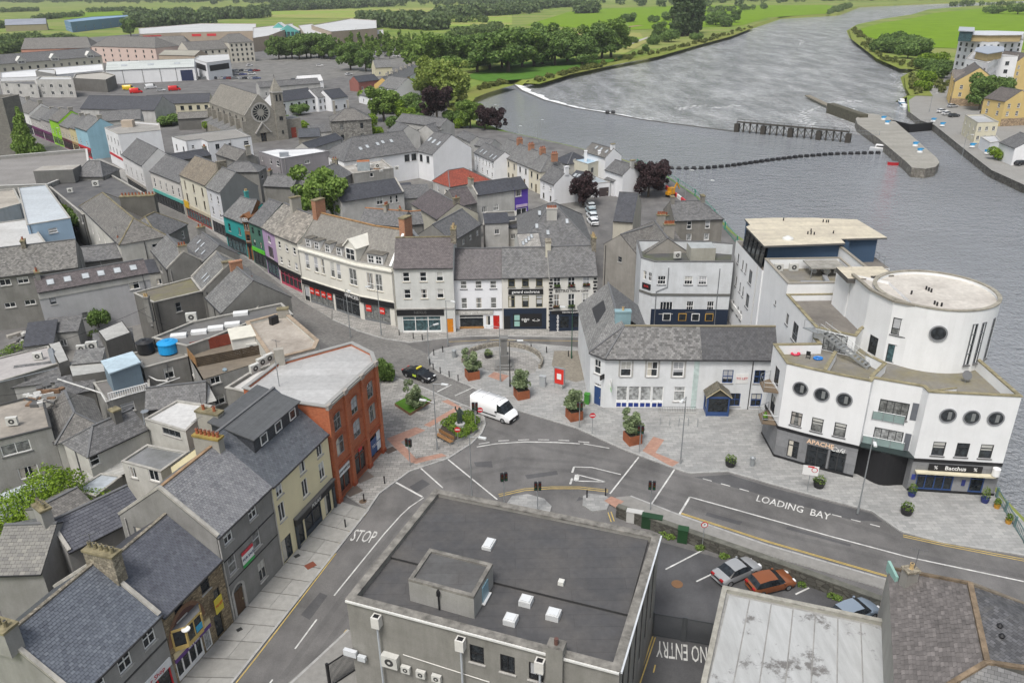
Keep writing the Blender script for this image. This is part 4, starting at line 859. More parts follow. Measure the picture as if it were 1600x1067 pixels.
# plant on the roof: condensers, duct hood, pipework
AC=plain((0.55,0.55,0.52),0.5);ACD=plain((0.05,0.05,0.05),0.6)
def condenser(b,c,d,z,s=1.0,parent=None,name='condenser'):
 d=Vector(d).normalized();n=Vector((d.y,-d.x));m=MB();c=Vector(c);m.obox(c,d,0.45*s,0.17*s,z,z+0.75*s,AC)
 f=c+n*(0.17*s+0.006);u=[(f+d*(math.cos(t)*0.25*s),z+0.38*s+math.sin(t)*0.25*s)for t in[2*math.pi*k/14 for k in range(14)]];m.poly([(*p,zz)for p,zz in u],ACD)
 f2=c+n*(0.17*s+0.012);m.poly([(*(f2+d*(math.cos(t)*0.09*s)),z+0.38*s+math.sin(t)*0.09*s)for t in[2*math.pi*k/10 for k in range(10)]],AC);return b.part(name,m)
condenser(rb,(35.0,98.3),(1,0),12.85,1.3);condenser(rb,(37.0,98.3),(1,0),12.85,1.3)
m=MB();m.box(38.2,42.6,95.4,98.6,14.0,14.15,plain((0.3,0.29,0.26),0.9,var=0.4));[m.bar((x,95.5,12.8),(x,95.5,14.0),0.05,RAIL)for x in(38.3,40.4,42.5)];rb.part('plant_canopy',m)
m=MB()
for x,r in((39.0,0.3),(40.6,0.45),(41.7,0.3)):
 m=MB();m.bar((x,96.2,13.4),(x,97.8,13.4),r,plain((0.4,0.41,0.42),0.4,0.6),12,r);rb.part('duct',m)
m=MB();m.rect((36.2,93.2,13.05),(41.8,92.6,13.05),0.55,0.4,plain((0.42,0.43,0.44),0.45,0.5));m.rect((39.5,93.0,13.1),(39.9,95.2,13.1),0.5,0.4,plain((0.42,0.43,0.44),0.45,0.5));rb.part('duct',m)
m=MB();m.rect((43.5,90.2,13.9),(43.5,100.2,13.9),0.3,3.0,WW);m.rect((43.5,90.2,15.45),(43.5,100.2,15.45),0.42,0.1,plain((0.25,0.23,0.19),0.9));rb.part('screen_wall',m)
m=MB();m.prism(ccw([Vector((43.8,92)),Vector((49.8,89)),Vector((49.9,99.3)),Vector((43.8,99.3))]),10.0,12.5,WW,DECK);[m.poly([(44.4,92+k*1.3,12.9),(46.3,92+k*1.3,12.6),(46.3,93.1+k*1.3,12.6),(44.4,93.1+k*1.3,12.9)],glass(3))for k in range(5)];rb.part('lean_to_glazing',m)
# stair and lift head
m=MB();lift=[Vector(p)for p in[(38.5,84.6),(41.0,84.4),(43.0,85.6),(43.0,88.6),(38.5,88.6)]];m.prism(lift,11.9,16.5,WW);rb.part('lift_head',m)
lr=[V2(at(*p,17.0))for p in[(1306.3,418),(1378,417),(1397,431),(1360,432),(1361,436),(1325,436)]];m=MB();m.prism(ccw(lr),16.5,17.05,plain((0.09,0.085,0.08),0.8),CREAMROOF,True);rb.part('lift_head_roof',m)
# drum tower
dc,dr,dz=Vector((45.4,79.3)),6.15,17.25
nn=56;ring=[dc+Vector((math.cos(2*math.pi*k/nn),math.sin(2*math.pi*k/nn)))*dr for k in range(nn)]
m=MB()
for k in range(nn):m.poly([(*ring[k],10.2),(*ring[(k+1)%nn],10.2),(*ring[(k+1)%nn],dz),(*ring[k],dz)],WW)
o=rb.part('drum_tower',m,smooth=True,weld=True)
flat_roof(rb,ring,dz,0.35,0.34,DRUMROOF,WW,plain((0.3,0.28,0.23),0.9,var=0.4))
for px in[(1447,452),(1451,454),(1455,456),(1460,475),(1464,477),(1471,478),(1424,459),(1366,448)]:
 q=at(*px,dz-0.3);m=MB();m.cyl((q.x,q.y),0.1,dz-0.35,dz+0.05,BLACK,8);rb.part('roof_vent',m)
wedge=[Vector(p)for p in[(39.6,76.2),(41.2,75.0),(41.6,82.0),(38.6,84.5),(38.6,79.6)]]
for i in range(5):rb.wall(wedge[i],wedge[(i+1)%5],10.3,dz-0.02,WW)
m=MB();m.poly([(*p,dz-0.34)for p in wedge],DRUMROOF);m.rect((38.6,84.5,dz),(38.6,79.6,dz),0.36,0.2,plain((0.25,0.23,0.19),0.9));m.rect((38.6,79.6,dz),(39.6,76.2,dz),0.36,0.2,plain((0.25,0.23,0.19),0.9));m.rect((39.6,76.2,dz),(41.2,75.0,dz),0.36,0.2,plain((0.25,0.23,0.19),0.9));rb.part('wedge_roof',m)
ww_=[w for w in rb.walls if w.p==wedge[0]][0];ww_.win(ww_.L*0.5,13.6,1.5,1.9,'quad',DARKF,DSILL,2);ww_.win(ww_.L*0.5,10.4,1.5,2.1,'plain',DARKF,None,4)
w4=[w for w in rb.walls if w.p==wedge[4]][0];w4.win(w4.L*0.5,10.4,1.3,2.1,'plain',DARKF,None,0)
def on_drum(px):
 r=ROT@np.array([(px[0]-CX)/F_PX,(px[1]-CY)/F_PX,1.0]);A=r[0]**2+r[1]**2;B_=-2*(r[0]*dc.x+r[1]*dc.y);C_=dc.length_squared-dr*dr;disc=max(B_*B_-4*A*C_,0);t=(-B_-math.sqrt(disc))/(2*A)
 p=Vector((r[0]*t,r[1]*t));n=(p-dc).normalized();return p,math.atan2(n.x,-n.y),CAM_H+r[2]*t
for px in[(1514,549),(1527.5,548),(1541.5,546)]:
 p,a,z=on_drum(px);free_window(rb,p,a,11.2,0.62,4.6,'slit',GREYF,DSILL,0,0.1)
p,a,z=on_drum((1466,520.5));f,pa,s,c=round_window_meshes(0.86,DARKF,plain((0.24,0.25,0.265),0.6));n=Vector((math.sin(a),-math.cos(a)));o=link('round_window',f,rb.root,(p.x+n.x*0.09-rb.org.x,p.y+n.y*0.09-rb.org.y,z),a);link('pane',pa,o);link('surround',s,o)
# galvanised fire stair from the upper terrace
GALV=plain((0.36,0.375,0.38),0.45,0.5);m=MB();s0,s1=Vector((33.9,79.2,12.6)),Vector((37.6,74.6,10.4));dv=(s1-s0);hd=Vector((dv.x,dv.y,0)).normalized();sd_=Vector((-hd.y,hd.x,0))
for e in(-0.45,0.45):
 m.rect(s0+sd_*e,s1+sd_*e,0.05,0.24,GALV);m.bar(s0+sd_*e+Vector((0,0,1)),s1+sd_*e+Vector((0,0,1)),0.025,GALV)
 for k in range(8):q=s0.lerp(s1,k/7)+sd_*e;m.bar(q,q+Vector((0,0,1)),0.02,GALV)
o=rb.part('fire_stair',m)
for k in range(13):
 q=s0.lerp(s1,(k+0.5)/13);t=MB();t.obox((q.x,q.y),(sd_.x,sd_.y),0.43,0.13,q.z-0.02,q.z+0.02,GALV);t.build('tread',o,org=rb.org)
m=MB();m.prism(ccw([Vector((32.2,80.4)),Vector((33.2,78.6)),Vector((35.0,79.2)),Vector((34.4,80.0))]),12.5,12.6,GALV,None,True);[m.bar((x,y,12.6),(x,y,13.6),0.025,GALV)for x,y in((32.3,80.3),(33.2,78.7),(34.9,79.2))];m.bar((32.3,80.3,13.6),(33.2,78.7,13.6),0.025,GALV);rb.part('stair_landing',m)
rb.done()
# loose things on the terraces
def chair_at(loc,rz,mat,label,name='plastic_chair'):
 r=empty(name,loc,rz);tag(r,label,'chair');m=MB();m.box(-.22,.22,-.22,.22,.4,.44,mat);link('seat',m.mesh('seat'),r);m=MB();m.box(-.22,.22,.19,.23,.44,.9,mat);link('backrest',m.mesh('backrest'),r)
 for x in(-.19,.19):
  for y in(-.19,.19):m=MB();m.bar((x,y,0),(x,y,.4),.02,mat);link('leg',m.mesh('leg'),r)
chair_at((32.0,77.2,10.34),2.6,BLACK,'black plastic chair on the mossy roof terrace')
for p,c,l in(((1278,561),(0.02,0.2,0.6),'bright blue toy ring lying on the roof terrace'),((1243,554),(0.6,0.03,0.08),'small red cushion lying in the corner of the roof terrace')):
 q=at(*p,10.34);m=MB();n_=14
 for k in range(n_):
  a0,a1=2*math.pi*k/n_,2*math.pi*(k+1)/n_;m.bar((q.x+.42*math.cos(a0),q.y+.3*math.sin(a0),10.46),(q.x+.42*math.cos(a1),q.y+.3*math.sin(a1),10.46),.12,plain(c,0.4,var=0),6)
 tag(m.build('toy_ring' if c[2]>.5 else 'cushion',org=(q.x,q.y,10.34)),l,'toy' if c[2]>.5 else 'cushion')
r=empty('satellite_dish',at(1508,596,10.34));tag(r,'grey satellite dish standing on the terrace below the drum tower','satellite dish');m=MB();m.bar((0,0,0),(0,0,.7),.03,GALV);[m.bar((0,0,.1),(math.cos(a)*.5,math.sin(a)*.5,0),.02,GALV)for a in(0,2.1,4.2)];link('stand',m.mesh('stand'),r)
m=MB();m.cyl((0,0),.1,0,.12,LEAD,14,.5);me=m.mesh('dish');me.transform(Matrix.Translation((0,0,.7))@Matrix.Rotation(1.0,4,'X'));link('dish',me,r)
# ================================================================ white two-storey building on the square (long grey roof)
BANKW=render_wall((0.74,0.76,0.78),0.3)
SL_GREY=slate((0.15,0.148,0.145),0.36,0.26,0.25,0.5);SL_DARK=slate((0.062,0.063,0.068),0.36,0.26,0.12,0.3);SL_LIGHT=slate((0.2,0.2,0.195),0.3,0.24,0.35,0.28);SL_BROWN=slate((0.15,0.143,0.132),0.34,0.26,0.35,0.35)
SL_PURP=slate((0.098,0.083,0.085),0.3,0.24,0.15,0.3);SL_NAVY=slate((0.052,0.055,0.066),0.36,0.26,0.06,0.25);SL_MID=slate((0.13,0.13,0.131),0.34,0.25,0.2,0.34);SL_BLUE=slate((0.07,0.076,0.088),0.3,0.24,0.08,0.25);SL_TILE=slate((0.16,0.16,0.157),0.36,0.3,0.25,0.32)
zb=6.9;c0,c1,c2=Vector((9.5,86.8)),Vector((11.1,85.15)),Vector((31.2,84.1));half=3.85;zr=9.75
bk=Bld('corner_building','long white two-storey building with grey slate roof and blue door','building',(20,88))
w0=bk.wall(c0,c1,0,zb,BANKW);w1=bk.wall(c1,Vector((22.3,84.6)),0,zb,BANKW);w1b=bk.wall(Vector((22.3,84.6)),c2,0,zb,BANKW)
bk.wall(c2,Vector((31.4,91.8)),0,zb,BANKW);bk.wall(Vector((31.4,91.8)),Vector((15.5,92.3)),0,zb,BANKW)
wl_=bk.wall(Vector((9.3,101.5)),c0,0,zb,BANKW);bk.wall(Vector((15.5,92.3)),Vector((17.2,101.5)),0,zb,BANKW);bk.wall(Vector((17.2,101.5)),Vector((9.3,101.5)),0,zb,BANKW)
ra,rb_=V2(at(976,509,zr)),V2(at(1212,510,zr));rback=Vector((13.2,101.5))
rm=MB();oh=0.22;e0,e1,e2=c0+Vector((-.22,-.08)),c1+Vector((-.1,-.25)),c2+Vector((0.1,-.25));lo=zb-0.05
jm=e1.lerp(e2,0.565);jr=ra.lerp(rb_,0.5)
rm.slab([(*e1,lo),(*jm,lo),(*jr,zr),(*ra,zr)],0.1,SL_GREY,GUTTER);rm.slab([(*jm,lo),(*e2,lo),(*rb_,zr),(*jr,zr)],0.1,SL_DARK,GUTTER)
rm.slab([(*e0,lo),(*e1,lo),(*ra,zr)],0.1,SL_GREY,GUTTER);eL=Vector((9.0,101.7));eR=Vector((17.5,101.7));zr2=10.35
rm.slab([(*eL,lo),(*e0,lo),(*ra,zr),(13.0,91.5,zr2),(*rback,zr2)],0.1,SL_LIGHT,GUTTER,nrm=(-0.55,0,0.83));vR=Vector((15.7,92.6))
rm.slab([(17.4,92.5,lo),(*eR,lo),(*rback,zr2),(13.0,91.5,zr2)],0.1,SL_MID,GUTTER);rm.slab([(31.6,92.1,lo),(16.9,92.6,lo),(*ra,zr),(*rb_,zr)],0.1,SL_MID,GUTTER,nrm=(0,0.6,0.8))
ro=bk.part('roof',rm)
bk.wb.poly([(9.3,101.5,zb),(*rback,zr2-0.1),(17.2,101.5,zb)][::-1],BANKW);bk.wb.poly([(*c2,zb),(31.4,91.8,zb),(*rb_,zr-0.1)],BANKW)
m=MB();m.rect((*ra,zr+0.04),(*rb_,zr+0.04),0.26,0.14,plain((0.25,0.22,0.15),0.9));m.rect((13.0,91.5,zr2+.04),(*rback,zr2+.04),.24,.14,LEAD);m.rect((*e1,lo+.06),(*ra,zr+.04),.2,.1,LEAD);m.rect((*e0,lo+.06),(*ra,zr+.04),.2,.1,LEAD);m.build('ridge',ro,org=bk.org)
m=MB();m.rect((*(e1+Vector((0,-.06))),lo-.06),(*(e2+Vector((0,-.06))),lo-.06),.14,.12,GUTTER);m.rect((*e0,lo-.06),(*e1,lo-.06),.12,.12,GUTTER);bk.part('gutter',m)
bk.chimney((13.6,89.6),(1,0),0.95,0.4,8.6,11.15,render_wall((0.25,0.38,0.42),0.3),1,POTBUFF)
J=lambda x,y:(900+x/4.639,430+y/4.639)
w1.wpx([J(362,677),J(553,680),J(742,685)],1.3,2.0,style='tee',fm=WHITE,sm=SILL,g=1)
for px in(J(362,677),J(553,680),J(742,685)):
 u,z=w1.uz(*px);mm=MB()
 for sx in(-1,1):a=w1.pt(u+sx*0.78,0.0);mm.obox(a+w1.n*0.03,w1.d,0.09,0.03,z-1.05,z+1.1,SILL)
 a=w1.pt(u);mm.obox(a+w1.n*0.04,w1.d,0.9,0.04,z+1.08,z+1.25,SILL);bk.part('window_surround',mm)
for x0 in(330,418,503,590):
 u,z=w1.uz(*J(x0,890));w1.win(u,1.1,1.35,2.0,'plain',WHITE,None,3)
 for k in(-0.33,0.33):w1.board(u+k-0.27,u+k+0.27,0.32,0.86,plain((0.015,0.04,0.22),0.4),name='stall_panel',t=0.05)
w1.band(0.22,0.98,WHITE,0.04,'stallriser',w1.uz(*J(288,890))[0],w1.uz(*J(632,890))[0])
u,z=w1.uz(*J(746,895));w1.win(u,1.1,1.35,2.0,'top',WHITE,SILL,3)
w0.win(w0.L*0.5,4.35,1.0,1.9,'tee',WHITE,SILL,1);w0.door(w0.L*0.55,1.05,2.6,BLUEF);w0.win(w0.L*0.55,2.68,1.0,0.4,'three',WHITE,None,0)
w1b.wpx([J(1100,735),J(1330,735)],1.25,1.75,style='sash4',fm=BLUEF,sm=SILL,g=0);w1b.wpx([J(1152,900),J(1305,905)],1.25,1.75,style='sash4',fm=BLUEF,sm=SILL,g=0)
m=MB();u=w1.L-0.35;m.obox(w1.pt(u,0.03),w1.d,0.3,0.03,0.1,zb-0.25,plain((0.5,0.6,0.58),0.85,var=.3));bk.part('quoin_strip',m)
m=MB();q=w1b.pt(w1b.uz(*J(1262,810))[0],0.08);m.bar((*q,.1),(*q,zb-.1),.055,GUTTER);bk.part('downpipe',m)
u,z=w1b.uz(*J(1203,748));w1b.board(u-0.75,u+0.75,z-.65,z+.65,plain((0.75,0.75,0.74),.6),'TO LET',plain((.5,.02,.03),.5,var=0),.42,name='estate_sign',t=.04)
u,z=w1.uz(*J(252,785));m=MB();a=w1.pt(u,.05);m.rect((*a,z+.7),(*(a+w1.n*.9),z+.7),.05,.05,WHITE);m.rect((*a,z+.25),(*(a+w1.n*.9),z+.25),.03,.9,plain((.75,.74,.7),.6,var=.05));m.rect((*a,z-.55),(*(a+w1.n*.9),z-.55),.031,.3,plain((.2,.55,.12),.6,var=.05));bk.part('projecting_sign',m)
# entrance porch in blue with slate gable
pu=w1b.uz(*J(1000,985))[0];pc=w1b.pt(pu,0.9);m=MB()
for sx in(-1,1):
 for yy in(0.05,1.75):q=w1b.pt(pu+sx*1.25,yy);m.obox(q,w1b.d,.09,.09,.1,2.7,BLUEF)
q0,q1=w1b.pt(pu-1.25,1.75),w1b.pt(pu+1.25,1.75);m.rect((*q0,.4),(*q1,.4),.1,.55,BLUEF);m.rect((*q0,2.62),(*q1,2.62),.12,.25,BLUEF)
for sx in(-1,1):a,b=w1b.pt(pu+sx*1.25,.05),w1b.pt(pu+sx*1.25,1.75);m.rect((*a,.4),(*b,.4),.1,.55,BLUEF);m.rect((*a,2.62),(*b,2.62),.12,.25,BLUEF)
o=bk.part('porch',m);g=MB();g.poly([(*q0,.65),(*q1,.65),(*q1,2.5),(*q0,2.5)],glass(0))
for sx in(-1,1):a,b=w1b.pt(pu+sx*1.24,.05),w1b.pt(pu+sx*1.24,1.75);g.poly([(*a,.65),(*b,.65),(*b,2.5),(*a,2.5)],glass(0))
g.build('pane',o,org=bk.org);m=MB();r0,r1=w1b.pt(pu,-0.02),w1b.pt(pu,2.1);sB=plain((0.13,0.105,0.06),.9,var=.5)
for sx in(-1,1):a,b=w1b.pt(pu+sx*1.55,0),w1b.pt(pu+sx*1.55,2.05);pts=[(*b,2.72),(*a,2.72),(*r0,3.95),(*r1,3.95)];m.slab(pts[::-1]if sx<0 else pts,.09,slate((.12,.11,.08),.3,.24,.7,.3),CREAMF,nrm=None)
m.poly([(*w1b.pt(pu-1.4,1.78),2.75),(*w1b.pt(pu+1.4,1.78),2.75),(*w1b.pt(pu,1.78),3.8)],plain((.07,.065,.05),.8));m.build('porch_roof',o,org=bk.org)
m=MB();a,b=w1.pt(w1.L-4.6,1.1),w1.pt(w1.L-0.2,1.1)
for k in range(23):q=a.lerp(b,k/22);m.bar((*q,.13),(*q,.95),.014,BLACK,4)
m.bar((*a,.95),(*b,.95),.025,BLACK);m.bar((*a,.25),(*b,.25),.025,BLACK);q=w1.pt(w1.L-4.6,0.05);m.bar((*a,.95),(*q,.95),.025,BLACK);m.rect((*a,.2),(*b,.2),.25,.18,KERB);bk.part('area_railing',m)
m=MB();a=w0.pt(w0.L,0.15);m.obox(w0.pt(w0.L-.1,.35),w0.n,.35,.08,4.1,4.7,BLACK);bk.part('wall_lamp',m)
bk.done()
# ================================================================ blue-white pub block behind, flat roof
PUBW=render_wall((0.66,0.685,0.71),0.35);zt=10.2
pub,PW=flat('public_house','pale blue flat-roofed public house with navy ground floor beside the lane','building',[(1002,403),(1022,409),(1146,409.5),(1148,381),(1093,377),(995,376)],zt,PUBW,felt((0.075,0.075,0.08),(0.11,0.13,0.05),0.6,1.2),1.7,0.25,plain((0.12,0.12,0.12),.8))
def wall_near(ws,px):
 best=None
 for w in ws:
  u,z=w.uz(*px)
  if-0.3<u<w.L+0.3 and-1<z<30:
   y=(w.pt(u)).length
   if w.n.dot(w.pt(w.L/2))<0 and(best is None or y<best[0]):best=(y,w)
 return best[1]if best else None
KP=lambda x,y:(960+x/4.64,290+y/4.64)
fw=wall_near(PW,KP(540,690));fl=wall_near(PW,KP(240,650));sdw=wall_near(PW,KP(170,560))
fw.wpx([KP(343,683),KP(537,690),KP(640,690)],1.2,1.35,style='sash6',fm=WHITE,sm=DSILL,g=0);fw.wpx([KP(547,875),KP(695,878)],1.05,1.7,style='sash6',fm=WHITE,sm=DSILL,g=0);fw.wpx([KP(375,885)],1.9,1.9,style='four',fm=WHITE,sm=SILL,g=0)
fw.band(0.05,2.75,NAVY,0.05,'shopfront_panel')
for i,(x,c)in enumerate(((375,WHITE),(488,GOLDF),(583,WHITE),(682,GOLDF))):
 u,z=fw.uz(*KP(x,995));fw.board(u-0.6,u+0.6,0.9,2.1,c,name='shop_window',t=0.09);fw.board(u-0.5,u+0.5,1.0,2.0,glass(0),name='pane',t=0.12)
fw.band(4.9,5.25,plain((0.13,0.13,0.12),.8),0.1,'string_course')
if fl:
 fl.wpx([KP(220,650),KP(258,660)],0.6,1.3,style='sash4',fm=WHITE,sm=None,g=0);u,z=fl.uz(*KP(233,725));fl.board(u-.8,u+.8,z-.55,z+.35,BLACK,'BAR',plain((.5,.03,.03),.5,var=0),.5,name='sign',t=.08);fl.band(4.9,5.25,plain((0.13,0.13,0.12),.8),0.1,'string_course')
m=MB();a=fw.pt(fw.uz(*KP(390,650))[0],.08);b=fw.pt(fw.uz(*KP(302,790))[0],.08);m.bar((*a,9.3),(*a,6.3),.06,GREYF);m.bar((*a,6.3),(*b,5.6),.06,GREYF);m.bar((*b,5.6),(*b,.2),.06,GREYF);pub.part('downpipe',m);m=MB();c=fw.pt(fw.uz(*KP(745,800))[0],.08);m.bar((*c,9.2),(*c,.2),.06,GREYF);pub.part('downpipe',m)
q=at(*KP(625,500),zt-1.2);m=MB();m.obox((q.x,q.y),(1,0),1.9,1.5,zt-1.7,zt+0.3,render_wall((.42,.41,.36),.5),plain((.36,.38,.38),.6,var=.2));pub.part('roof_hut',m);pub.done()
# grey terrace running back along the lane
STREETG=render_wall((0.36,0.34,0.31),0.5)
b,f,I=gable('terraced_house','low grey house with skylit stone-slate roof behind the pale blue pub','house',(994,397),(1064,375),8.2,depth=7,pitch=34,wall=STREETG,roof=SL_BROWN,chim=[(0.95,.5,1.8,.7,1.2,dict(pots=5,across=False,cap=LICHEN))]);b.done()
b,f,I=gable('terraced_house','tall grey terrace with hipped mossy slate roof along the lane','house',(977,364),(1000,402),8.0,depth=8.5,pitch=34,wall=STREETG,roof=SL_BROWN,hip=(3.2,0),chim=[(0.3,.6,1.4,.7,1.4,dict(pots=4,cap=LICHEN)),(0.75,.6,1.7,.8,1.5,dict(pots=6,cap=LICHEN))]);f.auto(4,(1.0,4.6),0.9,1.5);b.done()
b,f,I=gable('quay_house','grey stone quay house with hipped slate roof by the river','house',(1054,345),(1130,342),7.2,R=(1088,314),pitch=33,wall=render_wall((0.27,0.255,0.23),.6),roof=SL_MID,hip=(0,3.5),chim=[(0.05,.5,1.2,.6,1.1,dict(cap=LICHEN)),(0.68,.5,1.2,.6,1.1,dict(cap=LICHEN))]);f.wpx([KP(543,287),KP(676,282)],0.9,1.5,style='sash',fm=WHITE,g=0);f.wpx([KP(540,375),KP(668,372)],0.95,1.3,style='plain',g=3);b.done()
b,f,I=gable('gabled_house','cream gabled house with dark slate roof in the lane','house',(958,345),(989,347),7.0,depth=12,pitch=33,wall=render_wall((.55,.52,.44),.35),roof=SL_NAVY);b.done()
# big hipped hall roof behind the centre shops
b,f,I=gable('hall','wide grey slate hall roof with red-potted chimney behind the bistro','building',(812,386),(926,384),6.5,R=(870,311),pitch=30,wall=STREETG,roof=SL_MID,rise=5.0,hip=(6,6),gut=False);lights_on(b,I,[(.25,.45),(.3,.75),(.68,.55),(.4,.3)],.6,1.2);b.chimney((7.3,136),(1,0),.9,.4,8.5,11.6,render_wall((.5,.49,.46),.3),5,POTRED);b.done()
# white rear lean-to with rooflights behind the centre shops
b,f,I=gable('rear_annexe','white rear annexe with five rooflights behind the grey-sign shop','building',(812,388),(846,386),6.6,depth=6,pitch=28,wall=render_wall((.6,.6,.57),.4),roof=slate((.3,.29,.27),.4,.3,.2,.2),gut=False);lights_on(b,I,[(.2,.3),(.35,.45),(.5,.6),(.65,.75)],.5,1.0);b.done()
# ================================================================ centre row facing the square
K6=lambda x,y:(600+x/4.706,340+y/4.706)
STK=render_wall((.4,.38,.34),.5);CHS=rubble((.24,.22,.18),3.0);BRICKC=blocks((.36,.13,.06),(.45,.19,.09),(.35,.28,.22),.24,.09,.012)
SHELF=plain((.5,.46,.36),.85,var=.3)
b,f,I=gable('shop_house','off-white three-storey house with black shop sign and orange door','house',K6(68,372),K6(507,366),10.35,R=(665,371),pitch=37,wall=render_wall((.66,.67,.65),.35),roof=SL_PURP,chim=[(1.0,.5,1.9,.75,1.5,dict(mat=CHS,pots=4,potm=POTBUFF,cap=LICHEN))],ridge=LICHEN)
f.wpx([K6(163,440),K6(288,437),K6(410,430)],1.0,1.45,style='sash',sm=SHELF,g=0);f.wpx([K6(173,563),K6(295,561),K6(415,558)],1.0,1.45,style='sash',sm=SHELF,g=0)
u0,u1=f.uz(*K6(92,680))[0],f.uz(*K6(440,680))[0];f.board(u0,u1,2.95,3.85,BLACK,'NEXUS',plain((.12,.12,.12),.5),.6);f.shop(u0+.75,u1-.5,.25,2.8,WHITE,3,4,.2);f.door(f.uz(*K6(484,770))[0],1.0,2.3,plain((.62,.22,.01),.5));f.band(3.9,4.1,SILL,.12,'cornice');f.band(.02,.3,SILL,.05,'plinth',0,u0+.7);b.done()
b,f,I=gable('shop_house','bright white three-storey house with organic grocery and red door','house',K6(514,450),K6(866,445),8.15,R=(750,388.5),pitch=37,wall=render_wall((.78,.79,.82),.12),roof=slate((.115,.105,.108),.3,.24,.2,.25))
f.wpx([K6(585,497),K6(695,495),K6(803,492)],.95,1.25,style='sash',sm=BLACK,g=2);f.wpx([K6(590,630),K6(698,630),K6(806,628)],.9,1.75,style='sash',sm=None,g=2)
u0,u1=f.uz(*K6(527,712))[0],f.uz(*K6(803,712))[0];f.band(3.2,3.3,BLACK,.15,'cornice');f.board(u0,u1,2.45,3.1,plain((.42,.41,.38),.7),'now: Organic Grocery',WHITE,.5);f.shop(u0+.5,u0+4.2,.1,2.4,WHITE,1,0,.35,plain((.35,.18,.06),.7));f.win(u0+4.85,.6,.7,1.6,'plain',WHITE,None,0);f.door(f.uz(*K6(827,790))[0],.95,2.2,plain((.5,.015,.01),.4));b.done()
b,f,I=gable('shop_house','cream three-storey house with navy shopfront and black name board','house',K6(866,441),K6(1214,436),8.35,R=(815,387.2),pitch=37,wall=render_wall((.68,.66,.61),.2),roof=SL_MID,chim=[(1.0,.42,1.7,.8,1.35,dict(mat=render_wall((.6,.57,.48),.4),cap=CHS))])
f.wpx([K6(938,480),K6(1040,478),K6(1142,476)],1.0,1.4,style='top',fm=plain((.17,.15,.07),.6),sm=DSILL,g=1);f.wpx([K6(938,620),K6(1040,618),K6(1142,614)],1.0,1.9,style='top',fm=plain((.17,.15,.07),.6),sm=None,g=1)
u0,u1=f.uz(*K6(914,545))[0],f.uz(*K6(1170,545))[0];z=f.uz(*K6(1040,545))[1];f.board(u0,u1,z-.42,z+.42,BLACK,'gerard cochrane',WHITE,.62,bold=.006)
f.band(.05,3.45,NAVY,.06,'shopfront_panel',.15,f.L-.35);u=f.uz(*K6(905,780))[0];f.board(u-.5,u+.5,.1,2.3,BLACK,name='door',t=.09);f.board(f.uz(*K6(950,770))[0],f.uz(*K6(1160,770))[0],.5,2.6,BLACK,name='shop_window',t=.1)
for x,yy in((978,2.0),(978,1.0)):u=f.uz(*K6(x,770))[0];f.board(u-.4,u+.4,yy-.4,yy+.4,plain((.3,.5,.46),.5),name='poster',t=.13)
for x,t_,s_ in((1040,'*8*',.9),(1118,'<->',.8)):u=f.uz(*K6(x,770))[0];f.letters(t_,u,1.5,s_,WHITE,.12)
b.done()
b,f,I=gable('shop_house','cream corner house with black quoins, flower boxes and bistro lettering','house',K6(1216,435),K6(1570,425),8.75,R=(895,385),pitch=36,wall=render_wall((.68,.67,.63),.2),roof=SL_MID,chim=[(.985,.5,1.7,.6,1.5,dict(mat=CHS,pots=3,potm=POTBUFF,cap=LICHEN))])
f.wpx([K6(1272,474),K6(1378,472),K6(1487,466)],1.05,1.5,style='sash4',sm=SILL,g=1);f.wpx([K6(1268,608),K6(1377,606),K6(1483,600)],1.0,1.9,style='sash4',sm=None,g=1)
FL1=leafmat((.05,.12,.02),(.12,.2,.04));FL2=plain((.35,.02,.04),.7)
for px,mt in((K6(1272,506),FL1),(K6(1378,502),FL2),(K6(1487,496),FL2),(K6(1268,655),FL2),(K6(1377,652),FL1),(K6(1483,648),FL2)):
 u,z=f.uz(*px);m=MB();a=f.pt(u,.16);m.obox(a,f.d,.5,.1,z-.2,z,BLACK)
 for k in range(40):q=f.pt(u+RNG.uniform(-.5,.5),.16+RNG.uniform(-.14,.14));zz=z+RNG.uniform(0,.25);s=.07;m.poly([(*(q-f.d*s),zz),(*(q+f.d*s),zz-.03),(*(q+f.d*s+f.n*.05),zz+.1),(*(q-f.d*s+f.n*.04),zz+.12)],FL1 if k%3 else mt)
 b.part('flower_box',m)
u,z=f.uz(*K6(1310,541));f.letters('BISTRO',u,z,.62,BLACK,.02,bold=.006);u,z=f.uz(*K6(1432,537));f.letters('Yellow Lane',u,z,.55,BLACK,.02,shear=.3)
for e in(.22,f.L-.3):
 for k in range(17):m=MB();w_=.3 if k%2 else .2;m.obox(f.pt(e,.03),f.d,w_,.03,.1+k*.5,.1+k*.5+.3,BLACK);b.part('quoin',m)
f.band(.05,3.35,NAVY,.07,'shopfront_panel',.05,f.L-.7);u0=.3;f.board(.3,f.L-.9,2.9,3.4,BLACK,'CENTRE SQUARE',WHITE,.34,t=.16)
for x in(1330,1420,1480):u=f.uz(*K6(x,780))[0];f.board(u-.75,u+.55,.7,2.5,glass(0),name='pane',t=.1)
for k in range(9):m=MB();m.obox(f.pt(f.uz(*K6(1277,780))[0],.09),f.d,.16 if k%2 else .1,.025,.15+k*.3,.15+k*.3+.17,WHITE);b.part('quoin',m)
b.done()
